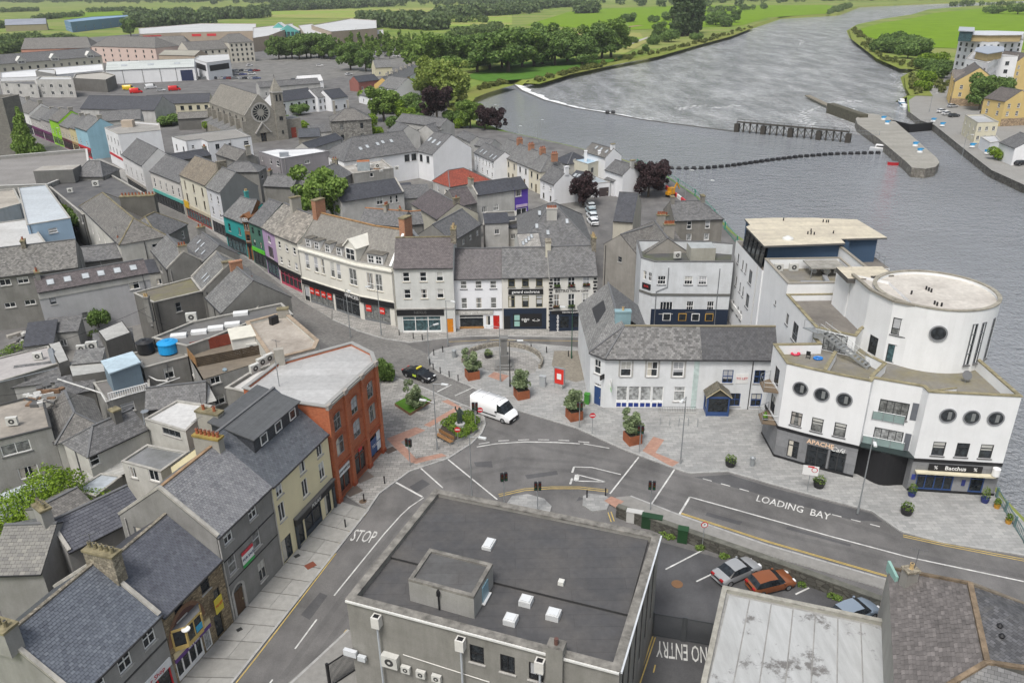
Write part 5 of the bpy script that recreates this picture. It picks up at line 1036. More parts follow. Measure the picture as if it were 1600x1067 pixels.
# ================================================================ curved cream shop building at the bend
K7=lambda x,y:(330+x/4.268,290+y/4.268)
CREAM=render_wall((.75,.735,.67),.25);zc=9.6
A_,B_,C_=V2(at(*K7(575,395),zc)),V2(at(*K7(968,505),zc)),V2(at(*K7(1208,545),zc))
dAB=(B_-A_).normalized();dBC=(C_-B_).normalized();nAB=Vector((-dAB.y,dAB.x));nBC=Vector((-dBC.y,dBC.x));nm=(nAB+nBC).normalized();D=9.5;h2=D/2;zrr=zc+4.3
cb=Bld('department_store','long cream shop building bending round the corner with dormers and black fascia','building',(A_+C_)/2)
f1=cb.wall(A_,B_,0,zc,CREAM);f2=cb.wall(B_,C_,0,zc,CREAM);cb.wall(C_,C_+nBC*D,0,zc,CREAM);cb.wall(C_+nBC*D,B_+nm*D,0,zc,CREAM);cb.wall(B_+nm*D,A_+nAB*D,0,zc,CREAM);cb.wall(A_+nAB*D,A_,0,zc,CREAM)
SLC=slate((.21,.2,.18),.3,.24,.55,.18);rm=MB();i_=.35;za=zc-.3
rm.slab([(*(A_+nAB*i_),za),(*(B_+nm*i_),za),(*(B_+nm*h2),zrr),(*(A_+nAB*h2),zrr)],.1,SLC,nrm=(-nAB.x*.66,-nAB.y*.66,.75));rm.slab([(*(B_+nm*i_),za),(*(C_+nBC*i_),za),(*(C_+nBC*h2),zrr),(*(B_+nm*h2),zrr)],.1,SLC,nrm=(-nBC.x*.66,-nBC.y*.66,.75))
rm.slab([(*(B_+nm*D),za),(*(A_+nAB*D),za),(*(A_+nAB*h2),zrr),(*(B_+nm*h2),zrr)],.1,SLC,nrm=(nAB.x*.66,nAB.y*.66,.75));rm.slab([(*(C_+nBC*D),za),(*(B_+nm*D),za),(*(B_+nm*h2),zrr),(*(C_+nBC*h2),zrr)],.1,SLC,nrm=(nBC.x*.66,nBC.y*.66,.75));ro=cb.part('roof',rm)
for(P_,n_)in((A_,nAB),(C_,nBC)):cb.wb.poly([(*P_,zc),(*(P_+n_*D),zc),(*(P_+n_*h2),zrr)],CREAM);cb.wb.poly([(*(P_+n_*D),zc),(*P_,zc),(*(P_+n_*h2),zrr)],CREAM)
m=MB();m.rect((*(A_+nAB*h2),zrr+.05),(*(B_+nm*h2),zrr+.05),.3,.16,plain((.34,.2,.09),.95,var=.4));m.rect((*(B_+nm*h2),zrr+.05),(*(C_+nBC*h2),zrr+.05),.3,.16,plain((.34,.2,.09),.95,var=.4));m.build('ridge',ro,org=cb.org)
for w in(f1,f2):w.band(zc-.75,zc-.5,CREAM,.28,'cornice');w.band(zc-.02,zc+.1,SILL,.06,'parapet_cap');w.band(3.95,4.1,CREAM,.15,'string_course')
m=MB();a=C_+nBC*-.1;m.rect((*(C_-dBC*.15-nBC*.15),zc+.1),(*(C_-dBC*.15+nBC*h2),zrr+.7),.4,.5,WHITE);m.rect((*(C_-dBC*.15+nBC*h2),zrr+.7),(*(C_-dBC*.15+nBC*D),zc+.3),.4,.5,WHITE);cb.part('gable_parapet',m)
cb.chimney(C_+nBC*(h2-.2)-dBC*.3,nBC,1.0,.5,zrr-1,zrr+2.2,BRICKC,0,cap=LICHEN);cb.chimney(A_+nAB*(h2)+dAB*.4,nAB,1.0,.5,zrr-1,zrr+2.3,BRICKC,0,cap=LICHEN)
f1.wpx([K7(640,505)],1.0,2.6,style='sash',sm=STONE_SILL,g=2)
f1.wpx([K7(698,525),K7(742,542)],.95,2.6,style='sash',sm=STONE_SILL,g=2);f1.wpx([K7(808,560),K7(850,576)],.95,2.6,style='sash',sm=STONE_SILL,g=2);f1.wpx([K7(945,610)],1.7,2.7,style='quad',sm=STONE_SILL,g=2);f2.wpx([K7(1060,640),K7(1118,648)],1.25,2.7,style='quad',sm=STONE_SILL,g=2)
def dormer(bld,w,px,ww,hh,set_,mat,zbase,gab=False,n_=1,fm=WHITE):
 u,z=w.uz(*px);m=MB();back=set_+2.6;top=zbase+hh;P=lambda uu,o:w.pt(uu,-o)
 a0,a1,b0,b1=P(u-ww/2,set_),P(u+ww/2,set_),P(u-ww/2,back),P(u+ww/2,back)
 m.poly([(*a0,zbase-.3),(*a1,zbase-.3),(*a1,top),(*a0,top)],mat);m.poly([(*b0,zbase-.3),(*a0,zbase-.3),(*a0,top),(*b0,top)],mat);m.poly([(*a1,zbase-.3),(*b1,zbase-.3),(*b1,top),(*a1,top)],mat)
 if gab:
  r0,r1=P(u,set_-.15),P(u,back+1.2);zt=top+ww*.5;m.poly([(*a0,top),(*a1,top),(*P(u,set_),zt-.05)],mat)
  for sx,qa,qb in((-1,P(u-ww/2-.2,set_-.15),P(u-ww/2-.2,back)),(1,P(u+ww/2+.2,set_-.15),P(u+ww/2+.2,back))):
   pts=[(*qa,top-.1),(*r0,zt),(*r1,zt),(*qb,top-.1)];m.slab(pts if sx>0 else pts[::-1],.08,SLC,mat)
   m.rect((*qa,top-.02),(*r0,zt+.06),.18,.2,mat)
 else:m.prism(ccw([P(u-ww/2-.15,set_-.2),P(u+ww/2+.15,set_-.2),P(u+ww/2+.15,back),P(u-ww/2-.15,back)]),top,top+.12,LEAD,plain((.13,.12,.1),.9,var=.4),True)
 o=bld.part('dormer',m);f_,p_,s_=window_meshes(ww/n_*.78,hh*.82,'sash4',fm,None,1)
 for k in range(n_):q=w.pt(u-ww/2+ww*(k+.5)/n_,-set_+.13);x=link('window',f_,o,(q.x-bld.org.x,q.y-bld.org.y,zbase+hh*.08),w.rz);link('pane',p_,x)
for px in(K7(625,345),K7(683,370),K7(755,385),K7(832,405)):dormer(cb,f1,px,1.25,1.45,.5,WHITE,zc-.15)
dormer(cb,f1,K7(925,430),2.5,2.2,.05,CREAM,zc-.2,True,1);dormer(cb,f2,K7(1078,470),2.8,1.5,.45,WHITE,zc-.15,False,2)
for w in(f1,f2):w.board(.12,w.L-.12,3.05,3.95,BLACK,name='fascia',t=.2)
f1.letters('PRINCESS',f1.L-1.7,3.5,.75,WHITE,.2)
RED=plain((.62,.03,.02),.5,var=0)
f1.shop(1.7,7.6,.12,2.95,GREYF,4,2,.3);f1.shop(8.0,f1.L-.3,.12,2.95,GREYF,3,0,.3);f2.shop(.6,f2.L-1.1,.12,2.95,GREYF,3,2,.3)
for w,us in((f1,(2.3,3.7,5.2,6.7)),(f2,(1.5,4.0))):
 for u in us:w.board(u-.5,u+.5,1.7,2.75,RED,'sale',WHITE,.5,name='sale_poster',t=.03,out=.0)
f1.win(.9,.15,1.2,2.6,'plain',BLACK,None,0);
for w,u in((f1,.1),(f2,f2.L-.1)):m=MB();q=w.pt(u,.1);m.bar((*q,.1),(*q,zc-.3),.06,SILL);cb.part('downpipe',m)
cb.done()
# ================================================================ painted row up the street
ROW='shops along the cobbled street'
def row(label,A,B,ze,col,roof,wins,R=None,depth=8,pitch=36,fas=BLACK,chim=(),ftext=None,ftm=None,dirt=.25,sm='d',fm=None,style='sash',w=.9,h=1.4,rows=(3.9,),cols=2,fz=(2.7,3.4),hip=(0,0),shopc=None,name='shop_house',coping=None):
 b,f,I=gable(name,label,'house',A,B,ze,R=R,depth=depth,pitch=pitch,wall=col if not isinstance(col,tuple)else render_wall(col,dirt),roof=roof,chim=chim,hip=hip,coping=coping)
 if fas is not None:f.board(.1,f.L-.1,fz[0],fz[1],fas,ftext,ftm,name='fascia');f.shop(.3,f.L-.3,.08,fz[0]-.08,shopc or DARKF,max(2,int(f.L/1.5)),random.choice([0,0,4]),.4)
 f.auto(cols,rows,w,h,style=style,sm=sm,fm=fm);return b,f,I
b,f,I=row('cream three-window house with stone-slate roof beside the curved store',K7(420,322),K7(572,384),9.0,(.66,.64,.57),slate((.24,.22,.19),.5,.42,.5,.45),0,R=K7(575,160),pitch=36,rows=(4.0,6.7),cols=3,h=1.25,chim=[(.0,.5,1.8,.8,2.2,dict(mat=STK,cap=LICHEN))],ftext=None,shopc=plain((.45,.05,.1),.6));b.done()
b,f,I=row('narrow lilac house with large first-floor window and stone-slate roof',K7(335,275),K7(420,322),8.7,(.42,.3,.47),slate((.22,.205,.18),.5,.42,.5,.45),0,R=K7(470,110),pitch=36,rows=(6.4,),cols=1,w=1.3,h=1.3,style='two',shopc=plain((.04,.03,.06),.6));f.win(f.L*.5,3.6,2.1,2.1,'three',plain((.3,.24,.26),.6),SILL,0);b.done()
b,f,I=row('dark green house with bright green shop sign',K7(247,238),K7(335,275),8.1,(.06,.16,.12),SL_MID,0,R=K7(380,88),pitch=36,rows=(3.7,6.0),cols=2,h=1.2,fas=plain((.1,.5,.03),.5),fm=plain((.03,.08,.06),.5),sm=None);b.done()
b,f,I=row('narrow brown timbered house with pointed dormer',K7(212,238),K7(247,240),7.6,(.25,.11,.045),SL_MID,0,R=K7(300,95),pitch=36,rows=(3.8,5.9),cols=1,w=.8,h=1.2,fm=plain((.1,.05,.02),.6));dormer(b,f,K7(225,225),1.3,.8,.0,plain((.25,.11,.045),.7),7.5,True);b.done()
b,f,I=row('teal painted two-storey shop with plain slate roof',K7(78,197),K7(213,250),6.9,(.02,.3,.29),SL_TILE,0,R=K7(250,92),pitch=34,rows=(4.1,),cols=2,w=.95,h=1.5,chim=[(.2,.55,.7,.6,1.3,dict(mat=render_wall((.05,.3,.29),.3),pots=2,potm=POTBUFF))],fm=plain((.02,.13,.13),.5));b.done()
KA=lambda x,y:(160+x/6.154,180+y/6.154)
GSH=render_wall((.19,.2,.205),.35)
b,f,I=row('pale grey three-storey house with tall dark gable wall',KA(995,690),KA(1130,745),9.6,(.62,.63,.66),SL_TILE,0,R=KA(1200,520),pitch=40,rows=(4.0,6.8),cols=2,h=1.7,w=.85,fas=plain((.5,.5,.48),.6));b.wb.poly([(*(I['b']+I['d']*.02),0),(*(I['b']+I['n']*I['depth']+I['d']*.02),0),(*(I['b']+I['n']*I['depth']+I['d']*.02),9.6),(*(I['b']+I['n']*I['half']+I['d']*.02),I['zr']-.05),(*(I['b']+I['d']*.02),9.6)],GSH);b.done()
b,f,I=row('cream three-storey house with hanging lamps and mossy ridge',KA(740,570),KA(990,675),9.8,(.66,.63,.52),slate((.19,.16,.12),.36,.26,.6,.3),0,R=KA(1000,430),pitch=40,rows=(4.1,6.9),cols=3,h=1.9,w=.85,fas=plain((.45,.4,.3),.7),shopc=plain((.25,.05,.04),.6),fm=BROWNF,chim=[(.98,.5,2.0,.7,.9,dict(mat=CHS))]);b.part('round_sign',(lambda m:(m.obox(f.pt(1.6,.2),f.d,1.3,.06,2.6,4.2,plain((.65,.4,.02),.5)),m)[1])(MB()));b.done()
b,f,I=row('white house of tall sash windows with pale roof beside the cream one',KA(455,535),KA(745,650),7.6,(.62,.6,.57),SL_MID,0,R=KA(720,420),pitch=36,rows=(3.9,),cols=5,h=2.2,w=.9,fas=plain((.1,.4,.36),.6));b.done()
b,f,I=row('white house with window boxes and tall gable to the street',KA(185,375),KA(380,485),8.6,(.7,.7,.7),SL_MID,0,R=KA(420,270),pitch=38,rows=(4.2,),cols=4,h=2.1,w=.9,fas=plain((.35,.33,.3),.7));b.done()
b,W_=flat('shop_block','white three-storey flat-roofed block above the red shop sign','building',[KA(20,122),KA(150,185),KA(560,145),KA(545,80),KA(300,60)],10.2,render_wall((.72,.73,.75),.2),felt((.3,.29,.27),(.18,.17,.15),.5,2),.5)
w=wall_near(W_,KA(90,250))
if w:w.auto(4,(3.9,6.9),.85,1.5,style='sash',fm=GREYF);w.board(.2,w.L-.2,2.7,3.4,plain((.5,.02,.03),.5))
m=MB();q=at(*KA(250,95),10.2);m.obox((q.x,q.y),(1,.1),1.6,1.2,9.7,11.6,render_wall((.5,.42,.34),.4));b.part('roof_hut',m);b.done()
KB=lambda x,y:(x/6.275,130+y/6.275)
fa,fb_=V2(at(2,190)),V2(at(146,250));FX=lambda x:(lambda r:fa+(fb_-fa)*((r[1]*fa.x-r[0]*fa.y)/(r[0]*(fb_-fa).y-r[1]*(fb_-fa).x)))(at(x,190+(x-2)*60/144))
for(lab,x0,x1,ze,col,n,fc,rf)in(('light blue house with white window hoods',127,146,8.6,(.3,.5,.6),2,(.5,.02,.03),SL_TILE),('pale yellow house next to the light blue one',117,127,7.8,(.6,.53,.3),2,(.3,.2,.1),SL_MID),('grey-roofed cream shop in the middle of the far row',101,117,7.4,(.55,.5,.4),3,(.1,.02,.04),SL_TILE),('lime green painted shop in the far row',86,101,8.2,(.3,.62,.03),3,(.3,.62,.03),SL_BROWN),('plum shopfront house in the far row left of the lime one',71,86,7.2,(.4,.38,.38),3,(.12,.01,.09),SL_MID),('low grey house with plum doors in the far row',54,71,6.4,(.45,.44,.42),3,(.12,.01,.09),SL_TILE),('white house with dark shopfront near the top of the row',36,54,7.4,(.7,.7,.69),3,(.03,.03,.03),SL_BROWN),('green shopfront house at the far end of the row',8,36,7.4,(.5,.5,.47),3,(.02,.22,.14),SL_TILE)):
 b,f,I=row(lab,FX(x0),FX(x1),ze,col,rf,0,depth=9,pitch=34,rows=(3.9,),cols=n,fas=plain(fc,.6,var=.1),shopc=plain(fc,.6,var=.1),chim=[(.95,.5,1.4,.7,1.1,dict(mat=STK))]);b.done()
 # ================================================================ foreground left: terrace along the street
K9=lambda x,y:(x/4,800+y/4)
fbA,fbB=V2(at(282,1066)),V2(at(531,784));fd=(fbB-fbA).normalized();fnrm=Vector((-fd.y,fd.x))  # facade line on the ground
def onfac(px,z):  # place on the facade plane nearest the picture point
 u,zz=ray_plane(px[0],px[1],fbA,fbB);return fbA+fd*u
SLM=lambda c:[plain((c[0]*k,c[1]*k,c[2]*k2),.6,var=.1)for k,k2 in((.95,.95),(.87,.88),(1.02,1.01),(1.16,1.13),(.72,.74))]
GREYR=render_wall((.3,.295,.285),.55);PEB=render_wall((.34,.335,.325),.5)
s1,s2,s3,s4,s5=onfac((101,1046),0),onfac((240,917.5),0),onfac((337,837),0),onfac((422.6,759),0),onfac((510,668),0)
RSTONE=rubble((.3,.27,.21),3.2)
b,f,I=gable('terraced_house','grey rendered house with navy slate roof and barber shop sign','house',s1,s2,7.0,depth=9.4,pitch=37,wall=PEB,roof=SL_BLUE,slates=dict(mats=SLM((.125,.14,.168)),w=.3,h=.22,seed=2),ridge=CHS,coping='lr',chim=[(1.0,.42,2.6,.85,1.2,dict(mat=RSTONE,pots=5,potm=LICHEN,cap=LICHEN)),(.0,.5,2.2,1.0,1.3,dict(mat=PEB,cap=LICHEN,pots=4,potm=LICHEN))])
f.wpx([K9(565,935),K9(735,780),K9(890,630)],1.15,1.55,style='sash4',sm=SILL,g=0);f.wpx([K9(800,985),K9(945,845)],1.1,1.65,style='sash4',sm=SILL,g=0);f.wpx([K9(620,1150)],1.1,1.65,style='sash4',sm=SILL,g=0)
f.band(4.55,4.68,plain((.05,.05,.05),.6),.06,'cable_tray');u0=f.L-4.3;f.board(u0,f.L-.2,2.35,3.05,plain((.7,.72,.74),.5),'Barber Shop',plain((.45,.02,.03),.5,var=0),.55);f.shop(u0+.1,f.L-.3,.1,2.3,plain((.6,.02,.03),.5),3,0,.3);b.done()
b,f,I=gable('terraced_house','brown stone house with arched yellow bay window and purple shopfront','house',s2,s3,6.6,depth=9.0,pitch=36,wall=rubble((.27,.215,.14),3.4),roof=SL_NAVY,slates=dict(mats=SLM((.11,.117,.14)),w=.3,h=.22,seed=5),ridge=CHS)
f.wpx([K9(1080,440),K9(1245,290)],.95,1.45,style='sash',fm=DARKF,sm=SILL,g=0);u=f.uz(*K9(1345,460))[0];f.win(u,3.0,.7,1.5,'plain',DARKF,SILL,0)
# arched recess, bay
ub,zb_=f.uz(*K9(1150,650));m=MB();BRARCH=blocks((.2,.09,.045),(.27,.13,.07),(.2,.16,.12),.24,.1,.012);n_=14
for k in range(n_):
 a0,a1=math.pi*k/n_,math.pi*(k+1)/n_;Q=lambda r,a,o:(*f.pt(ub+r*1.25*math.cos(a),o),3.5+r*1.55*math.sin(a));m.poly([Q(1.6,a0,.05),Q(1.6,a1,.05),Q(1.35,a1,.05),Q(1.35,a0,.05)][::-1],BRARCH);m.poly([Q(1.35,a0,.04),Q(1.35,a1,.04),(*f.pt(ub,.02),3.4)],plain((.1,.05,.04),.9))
b.part('brick_arch',m);YB=plain((.55,.4,.14),.6,var=.15);m=MB();pl=[f.pt(ub-1.55,.03),f.pt(ub-.85,.75),f.pt(ub+.85,.75),f.pt(ub+1.55,.03)];m.prism(ccw(pl),2.95,3.35,YB,None,True);m.prism(ccw(pl),4.7,4.95,YB,LEAD,True)
for q in pl:m.obox(q,f.d,.07,.07,3.3,4.72,YB)
m.obox(f.pt(ub,.72),f.d,.05,.05,3.3,4.72,YB);o=b.part('bay_window',m);g=MB()
for k in range(3):g.poly([(*pl[k],3.35),(*pl[k+1],3.35),(*pl[k+1],4.7),(*pl[k],4.7)],glass(0))
g.build('pane',o,org=b.org);g=MB();g.obox(f.pt(ub+.45,.77),f.d,.35,.012,3.45,4.0,plain((.03,.35,.6),.5,var=0));g.build('poster',o,org=b.org)
m=MB();m.cyl((*f.pt(ub-.9,.85),),.32,4.75,4.83,WHITE,14);b.part('satellite_dish',m)
u0,u1=f.uz(*K9(1085,900))[0],f.uz(*K9(1310,690))[0];f.board(u0,u1,2.35,2.85,CREAMF,'The Salon',plain((.1,.04,.2),.5,var=0),.36);f.board(u0,u1,1.95,2.33,plain((.1,.03,.22),.5),'cafe & salon',WHITE,.26,t=.1);f.shop(u0,u1-1.1,.1,1.92,WHITE,4,0,.35);f.win(u1-.5,.1,.8,1.8,'plain',WHITE,None,3)
u=f.uz(*K9(1370,690))[0];f.win(u,.05,1.0,2.3,'plain',BROWNF,None,0);f.board(u-.45,u+.45,2.7,4.1,plain((.6,.5,.05),.5,var=.05),'TO LET',plain((.5,.02,.02),.5,var=0),.3,name='estate_sign',t=.05,out=.35);b.done()
b,f,I=gable('terraced_house','plain grey three-storey house with arched door and speckled slate roof','house',s3,s4,8.65,depth=9.4,pitch=37,wall=GREYR,roof=SL_MID,slates=dict(mats=SLM((.23,.233,.245)),w=.28,h=.22,seed=9),ridge=plain((.3,.2,.12),.95,var=.4),coping='l',chim=[(.93,.55,2.6,.7,.9,dict(mat=STK,pots=6,potm=POTRED,cap=plain((.3,.22,.06),.95,var=.4)))])
KZ=lambda x,y:(330+x/4.105,720+y/4.105)
f.wpx([KZ(103,462),KZ(262,315)],1.05,1.35,style='sash4',sm=SILL,g=0);f.wpx([KZ(135,655),KZ(290,500)],1.0,1.8,style='sash',fm=plain((.5,.5,.5),.6),sm=SILL,g=2);u,z=f.uz(*KZ(328,700));f.win(u,z-1.0,1.0,2.0,'two',SILL,SILL,1)
u=f.uz(*KZ(185,900))[0];f.door(u,1.15,2.5,plain((.1,.06,.035),.7));m=MB();n_=12
for k in range(n_):
 a0,a1=math.pi*k/n_,math.pi*(k+1)/n_;Q=lambda r,a,o:(*f.pt(u+r*math.cos(a),o),2.5+r*.8*math.sin(a));m.poly([Q(.85,a0,.07),Q(.85,a1,.07),Q(.6,a1,.07),Q(.6,a0,.07)][::-1],SILL);m.poly([Q(.6,a0,.03),Q(.6,a1,.03),(*f.pt(u,.03),2.5)][::-1],glass(0))
for sx in(-.72,.72):m.obox(f.pt(u+sx,.035),f.d,.12,.035,.1,2.5,SILL)
b.part('door_surround',m);u,z=f.uz(*KZ(230,605));f.board(u-.75,u+.75,z-.75,z+.75,plain((.75,.76,.75),.5,var=.03),'FOR SALE',plain((.02,.02,.12),.5,var=0),.36,name='estate_sign',t=.06,out=.06);f.board(u-.75,u+.75,z-.75,z-.45,plain((.03,.35,.08),.5,var=0),name='estate_sign_strip',t=.07,out=.06);f.board(u-.75,u+.75,z+.45,z+.75,plain((.55,.03,.05),.5,var=0),name='estate_sign_strip',t=.07,out=.06)
f.band(5.95,6.03,BLACK,.05,'cable');f.band(3.6,3.66,BLACK,.05,'cable');m=MB();q=f.pt(f.L-.1,.08);m.bar((*q,.1),(*q,8.5),.06,SILL);b.part('downpipe',m);m=MB();q=f.pt(.1,.08);m.bar((*q,.1),(*q,8.5),.06,SILL);b.part('downpipe',m);b.done()
b,f,I=gable('terraced_house','cream three-storey house with black shopfront and slate dormer box','house',s4,s5,8.5,depth=10.5,pitch=38,wall=render_wall((.78,.7,.46),.14),roof=SL_BLUE,slates=dict(mats=SLM((.115,.125,.142)),w=.3,h=.22,seed=12),ridge=LEAD,chim=[(.3,.72,2.4,.8,.7,dict(mat=STK,pots=2,cap=LICHEN))])
KY=lambda x,y:(400+x/4,534+y/4)
f.wpx([KY(140,893),KY(285,752),KY(393,652)],.95,1.55,style='two',sm=SILL,g=0);f.wpx([KY(160,1045),KY(308,918),KY(413,808)],.95,1.85,style='two',sm=SILL,g=0)
DKB=plain((.04,.05,.065),.55);u0,u1=f.uz(*KZ(530,400))[0],f.L-.15;f.board(u0,u1,2.65,3.35,BLACK,'FOLAN',WHITE,.5,t=.25,shear=.3);f.band(3.36,3.5,plain((.12,.12,.12),.7),.4,'cornice',u0,u1);f.shop(u0+1.6,u1-2.4,.1,2.6,DKB,2,0,.55);f.win(u0+.85,.1,1.1,2.4,'plain',DKB,None,0);f.win(u1-1.2,.1,1.1,2.4,'plain',DKB,None,0);f.board(u0,u0+.25,.1,2.6,DKB,name='pilaster',t=.2);f.board(u1-.3,u1,.1,2.6,DKB,name='pilaster',t=.2);u=f.uz(*KZ(490,560))[0];f.win(u,.1,1.5,2.4,'two',DKB,None,1)
# slate-hung dormer box with three small windows
m=MB();L=f.L;t0,t1=L*.18,L*.93;P=lambda uu,o:f.pt(uu,-o);zs=I['ze']+.35*I['half']*0+1.9;setb=2.4;zd0=I['ze']+setb*math.tan(math.radians(38));zd1=zd0+1.55
SLV=slate((.05,.055,.065),.3,.24,.03,.2);q=[P(t0,setb),P(t1,setb),P(t1,setb+4.2),P(t0,setb+4.2)]
m.poly([(*q[0],zd0-.2),(*q[1],zd0-.2),(*q[1],zd1),(*q[0],zd1)],SLV);m.poly([(*q[3],zd0-.2),(*q[0],zd0-.2),(*q[0],zd1),(*q[3],zd1+1.0)],SLV);m.poly([(*q[1],zd0-.2),(*q[2],zd0-.2),(*q[2],zd1+1.0),(*q[1],zd1)],SLV)
DSH=felt((.095,.1,.105),(.07,.07,.075),.3,.5);m.slab([(*P(t0-.2,setb-.25),zd1),(*P(t1+.2,setb-.25),zd1),(*P(t1+.2,setb+4.4),zd1+1.05),(*P(t0-.2,setb+4.4),zd1+1.05)],.12,DSH);o=b.part('dormer',m)
f_,p_,s_=window_meshes(1.0,1.0,'plain',WHITE,None,1)
for k in(.2,.52,.85):q_=P(t0+(t1-t0)*k,setb-.13);x=link('window',f_,o,(q_.x-b.org.x,q_.y-b.org.y,zd0+.25),f.rz);link('pane',p_,x)
b.done()
# lower-left leftovers: low slate roofs behind and below the terrace
b,f,I=gable('outbuilding','low slate outbuilding at the bottom left corner behind the barber house','outbuilding',(-30,1085),(62,1066),4.6,depth=6,pitch=36,wall=PEB,roof=SL_BLUE,slates=dict(mats=SLM((.125,.14,.168)),w=.36,h=.26,seed=21));b.done()
b,f,I=gable('rear_extension','pale slate rear extension beside the tall rendered chimney','outbuilding',(-20,897),(66,894),6.2,depth=7,pitch=30,wall=PEB,roof=SL_TILE,slates=dict(mats=SLM((.19,.185,.17)),w=.4,h=.3,seed=22));b.done()
b,f,I=gable('rear_extension','navy slate rear wing with tall rendered chimney by the ivy','outbuilding',(105,862),(228,800),6.3,depth=5.0,pitch=34,wall=PEB,roof=SL_NAVY,coping='l',slates=dict(mats=SLM((.1,.105,.125)),w=.4,h=.28,seed=23),chim=[(-.02,.5,1.6,.8,1.8,dict(mat=PEB,pots=4,potm=LICHEN,cap=LICHEN))]);b.done()
b,f,I=gable('rear_extension','weathered slate shed roof between the ivy and the navy wing','outbuilding',(84,826),(150,790),4.2,depth=5,pitch=24,wall=PEB,roof=SL_BROWN);b.done()
# ================================================================ red brick corner building
BRK=blocks((.42,.105,.04),(.52,.16,.065),(.3,.14,.09),.24,.085,.01,var=.35);zr_=11.2
rp=[onfac((509,640),0)+fd*.05,V2(at(600,705)),V2(at(582,551,zr_)),V2(at(550,535,zr_)),V2(at(432,567,zr_)),V2(at(380,606,zr_)),V2(at(468,630,zr_))]
b,W_=flat('red_brick_building','three-storey red brick corner building with white sheet roof','building',[Vector(p)for p in rp],zr_,BRK,felt((.43,.43,.425),(.33,.32,.31),.4,1.6,.5),.25,.3,plain((.3,.3,.29),.85),over=.12)
w=[w for w in W_ if(w.p-rp[0]).length<.01 or(w.q-rp[0]).length<.01];w=[x for x in w if abs((x.q-x.p).length-(rp[1]-rp[0]).length)<.01][0];w2=wall_near(W_,(594,620));Lr=w.L
for k in range(3):
 u=Lr*(k+.5)/3;w.win(u,7.7,1.3,1.9,'cross',plain((.3,.3,.3),.6),None,1);w.win(u,4.9,1.45,2.0,'cross',plain((.3,.3,.3),.6),None,1);w.shop(u-1.15,u+1.15,.25,3.3,plain((.22,.06,.03),.6),2,0,.5)
 nq=10
 for zt_,rr in((9.6,.72),(6.9,.8)):
  m=MB()
  for j in range(nq):a0,a1=math.pi*(.12+.76*j/nq),math.pi*(.12+.76*(j+1)/nq);Q=lambda r,a,o:(*w.pt(u+r*1.2*math.cos(a),o),zt_-.42+r*.75*math.sin(a));m.poly([Q(rr+.25,a0,.07),Q(rr+.25,a1,.07),Q(rr,a1,.07),Q(rr,a0,.07)][::-1],plain((.33,.08,.03),.8))
  b.part('brick_arch',m)
for k in range(4):
 m=MB();u=max(.28,min(Lr-.28,Lr*k/3));m.obox(w.pt(u,.12),w.d,.26,.12,.05,zr_-.3,BRK);m.obox(w.pt(u,.15),w.d,.34,.16,.05,.6,plain((.3,.07,.03),.8));m.obox(w.pt(u,.15),w.d,.32,.16,zr_-.35,zr_+.15,plain((.33,.3,.27),.8));b.part('pilaster',m)
w.band(3.75,3.95,plain((.3,.08,.035),.8),.2,'cornice');w.band(6.95+.35,7.45,plain((.33,.09,.04),.8),.08,'string_course');w.band(zr_-.3,zr_-.05,plain((.34,.33,.3),.8),.22,'cornice')
w.board(Lr*.5/3-1.1,Lr*.5/3+1.1,2.7,3.5,plain((.72,.74,.75),.5),'LAW OFFICES',BLACK,.4);m=MB();q=w.pt(Lr/2,.1);m.obox(q,w.d,.32,.05,3.3,3.7,plain((.6,.03,.04),.5));b.part('round_plaque',m)
u=Lr*2.5/3;w.board(u-1.1,u+1.1,1.0,2.9,plain((.02,.07,.2),.5,var=0),'TO LET',WHITE,.5,name='window_poster',t=.02);w.board(u+.3,u+1.1,1.0,3.25,plain((.6,.66,.7),.5,var=0),'FOR SALE',plain((.02,.07,.2),.5,var=0),.2,name='window_poster',t=.04)
if w2 and w2 is not w:w2.auto(1,(5.0,7.8),.8,1.6,style='cross',fm=SILL)
m=MB();q=at(438,566,zr_);m.obox((q.x,q.y),(1,.3),.5,.3,zr_-.3,zr_+1.6,STK);b.part('chimney',m);m=MB();q=at(436,600,zr_);m.bar((q.x,q.y,zr_-.2),(q.x,q.y,zr_+2.6),.05,RAIL);b.part('aerial_pole',m)
for p in((398,577),(409,567),(420,561)):q=at(*p,zr_+.2);condenser(b,(q.x,q.y),(.62,.78),zr_-.1,1.2)
b.done()
# ================================================================ foreground flat-roofed block
zf=9.8;FW=render_wall((.3,.292,.27),.6);RF=felt((.068,.068,.071),(.125,.115,.105),.6,1.1,.8,.55);ROUGHC=plain((.21,.2,.18),.95,var=.6)
fp=[V2(at(541,936,zf)),V2(at(968,1049,zf)),V2(at(1031,836,zf)),V2(at(680,765,zf))]
fb,W_=flat('flat_roofed_block','grey rendered block with wide black felt roof in the foreground','building',fp,zf,FW,RF,.45,.5,ROUGHC)
wn_=wall_near(W_,(750,1040));we_=[w for w in W_ if(w.p-fp[1]).length<.01][0]
KX=lambda x,y:(520+x/6.154,900+y/6.154)
wn_.wpx([KX(1385,750)],1.0,1.5,style='sash',fm=BLACK,sm=SILL,g=0);wn_.wpx([(793,1037),(838,1050)],1.0,1.5,style='two',fm=BLACK,sm=SILL,g=0)
for k in range(6):u=1.4+k*2.1;we_.win(u,3.0,.75,5.6,'slit',DARKF,None,0)
m=MB();a,b_=wn_.pt(0,.12),wn_.pt(wn_.L,.12);m.rect((*a,zf-.05),(*b_,zf-.05),.12,.14,plain((.62,.62,.6),.6));a,b_=we_.pt(0,.12),we_.pt(we_.L,.12);m.rect((*a,zf-.05),(*b_,zf-.05),.12,.14,plain((.6,.63,.66),.5));fb.part('gutter',m)
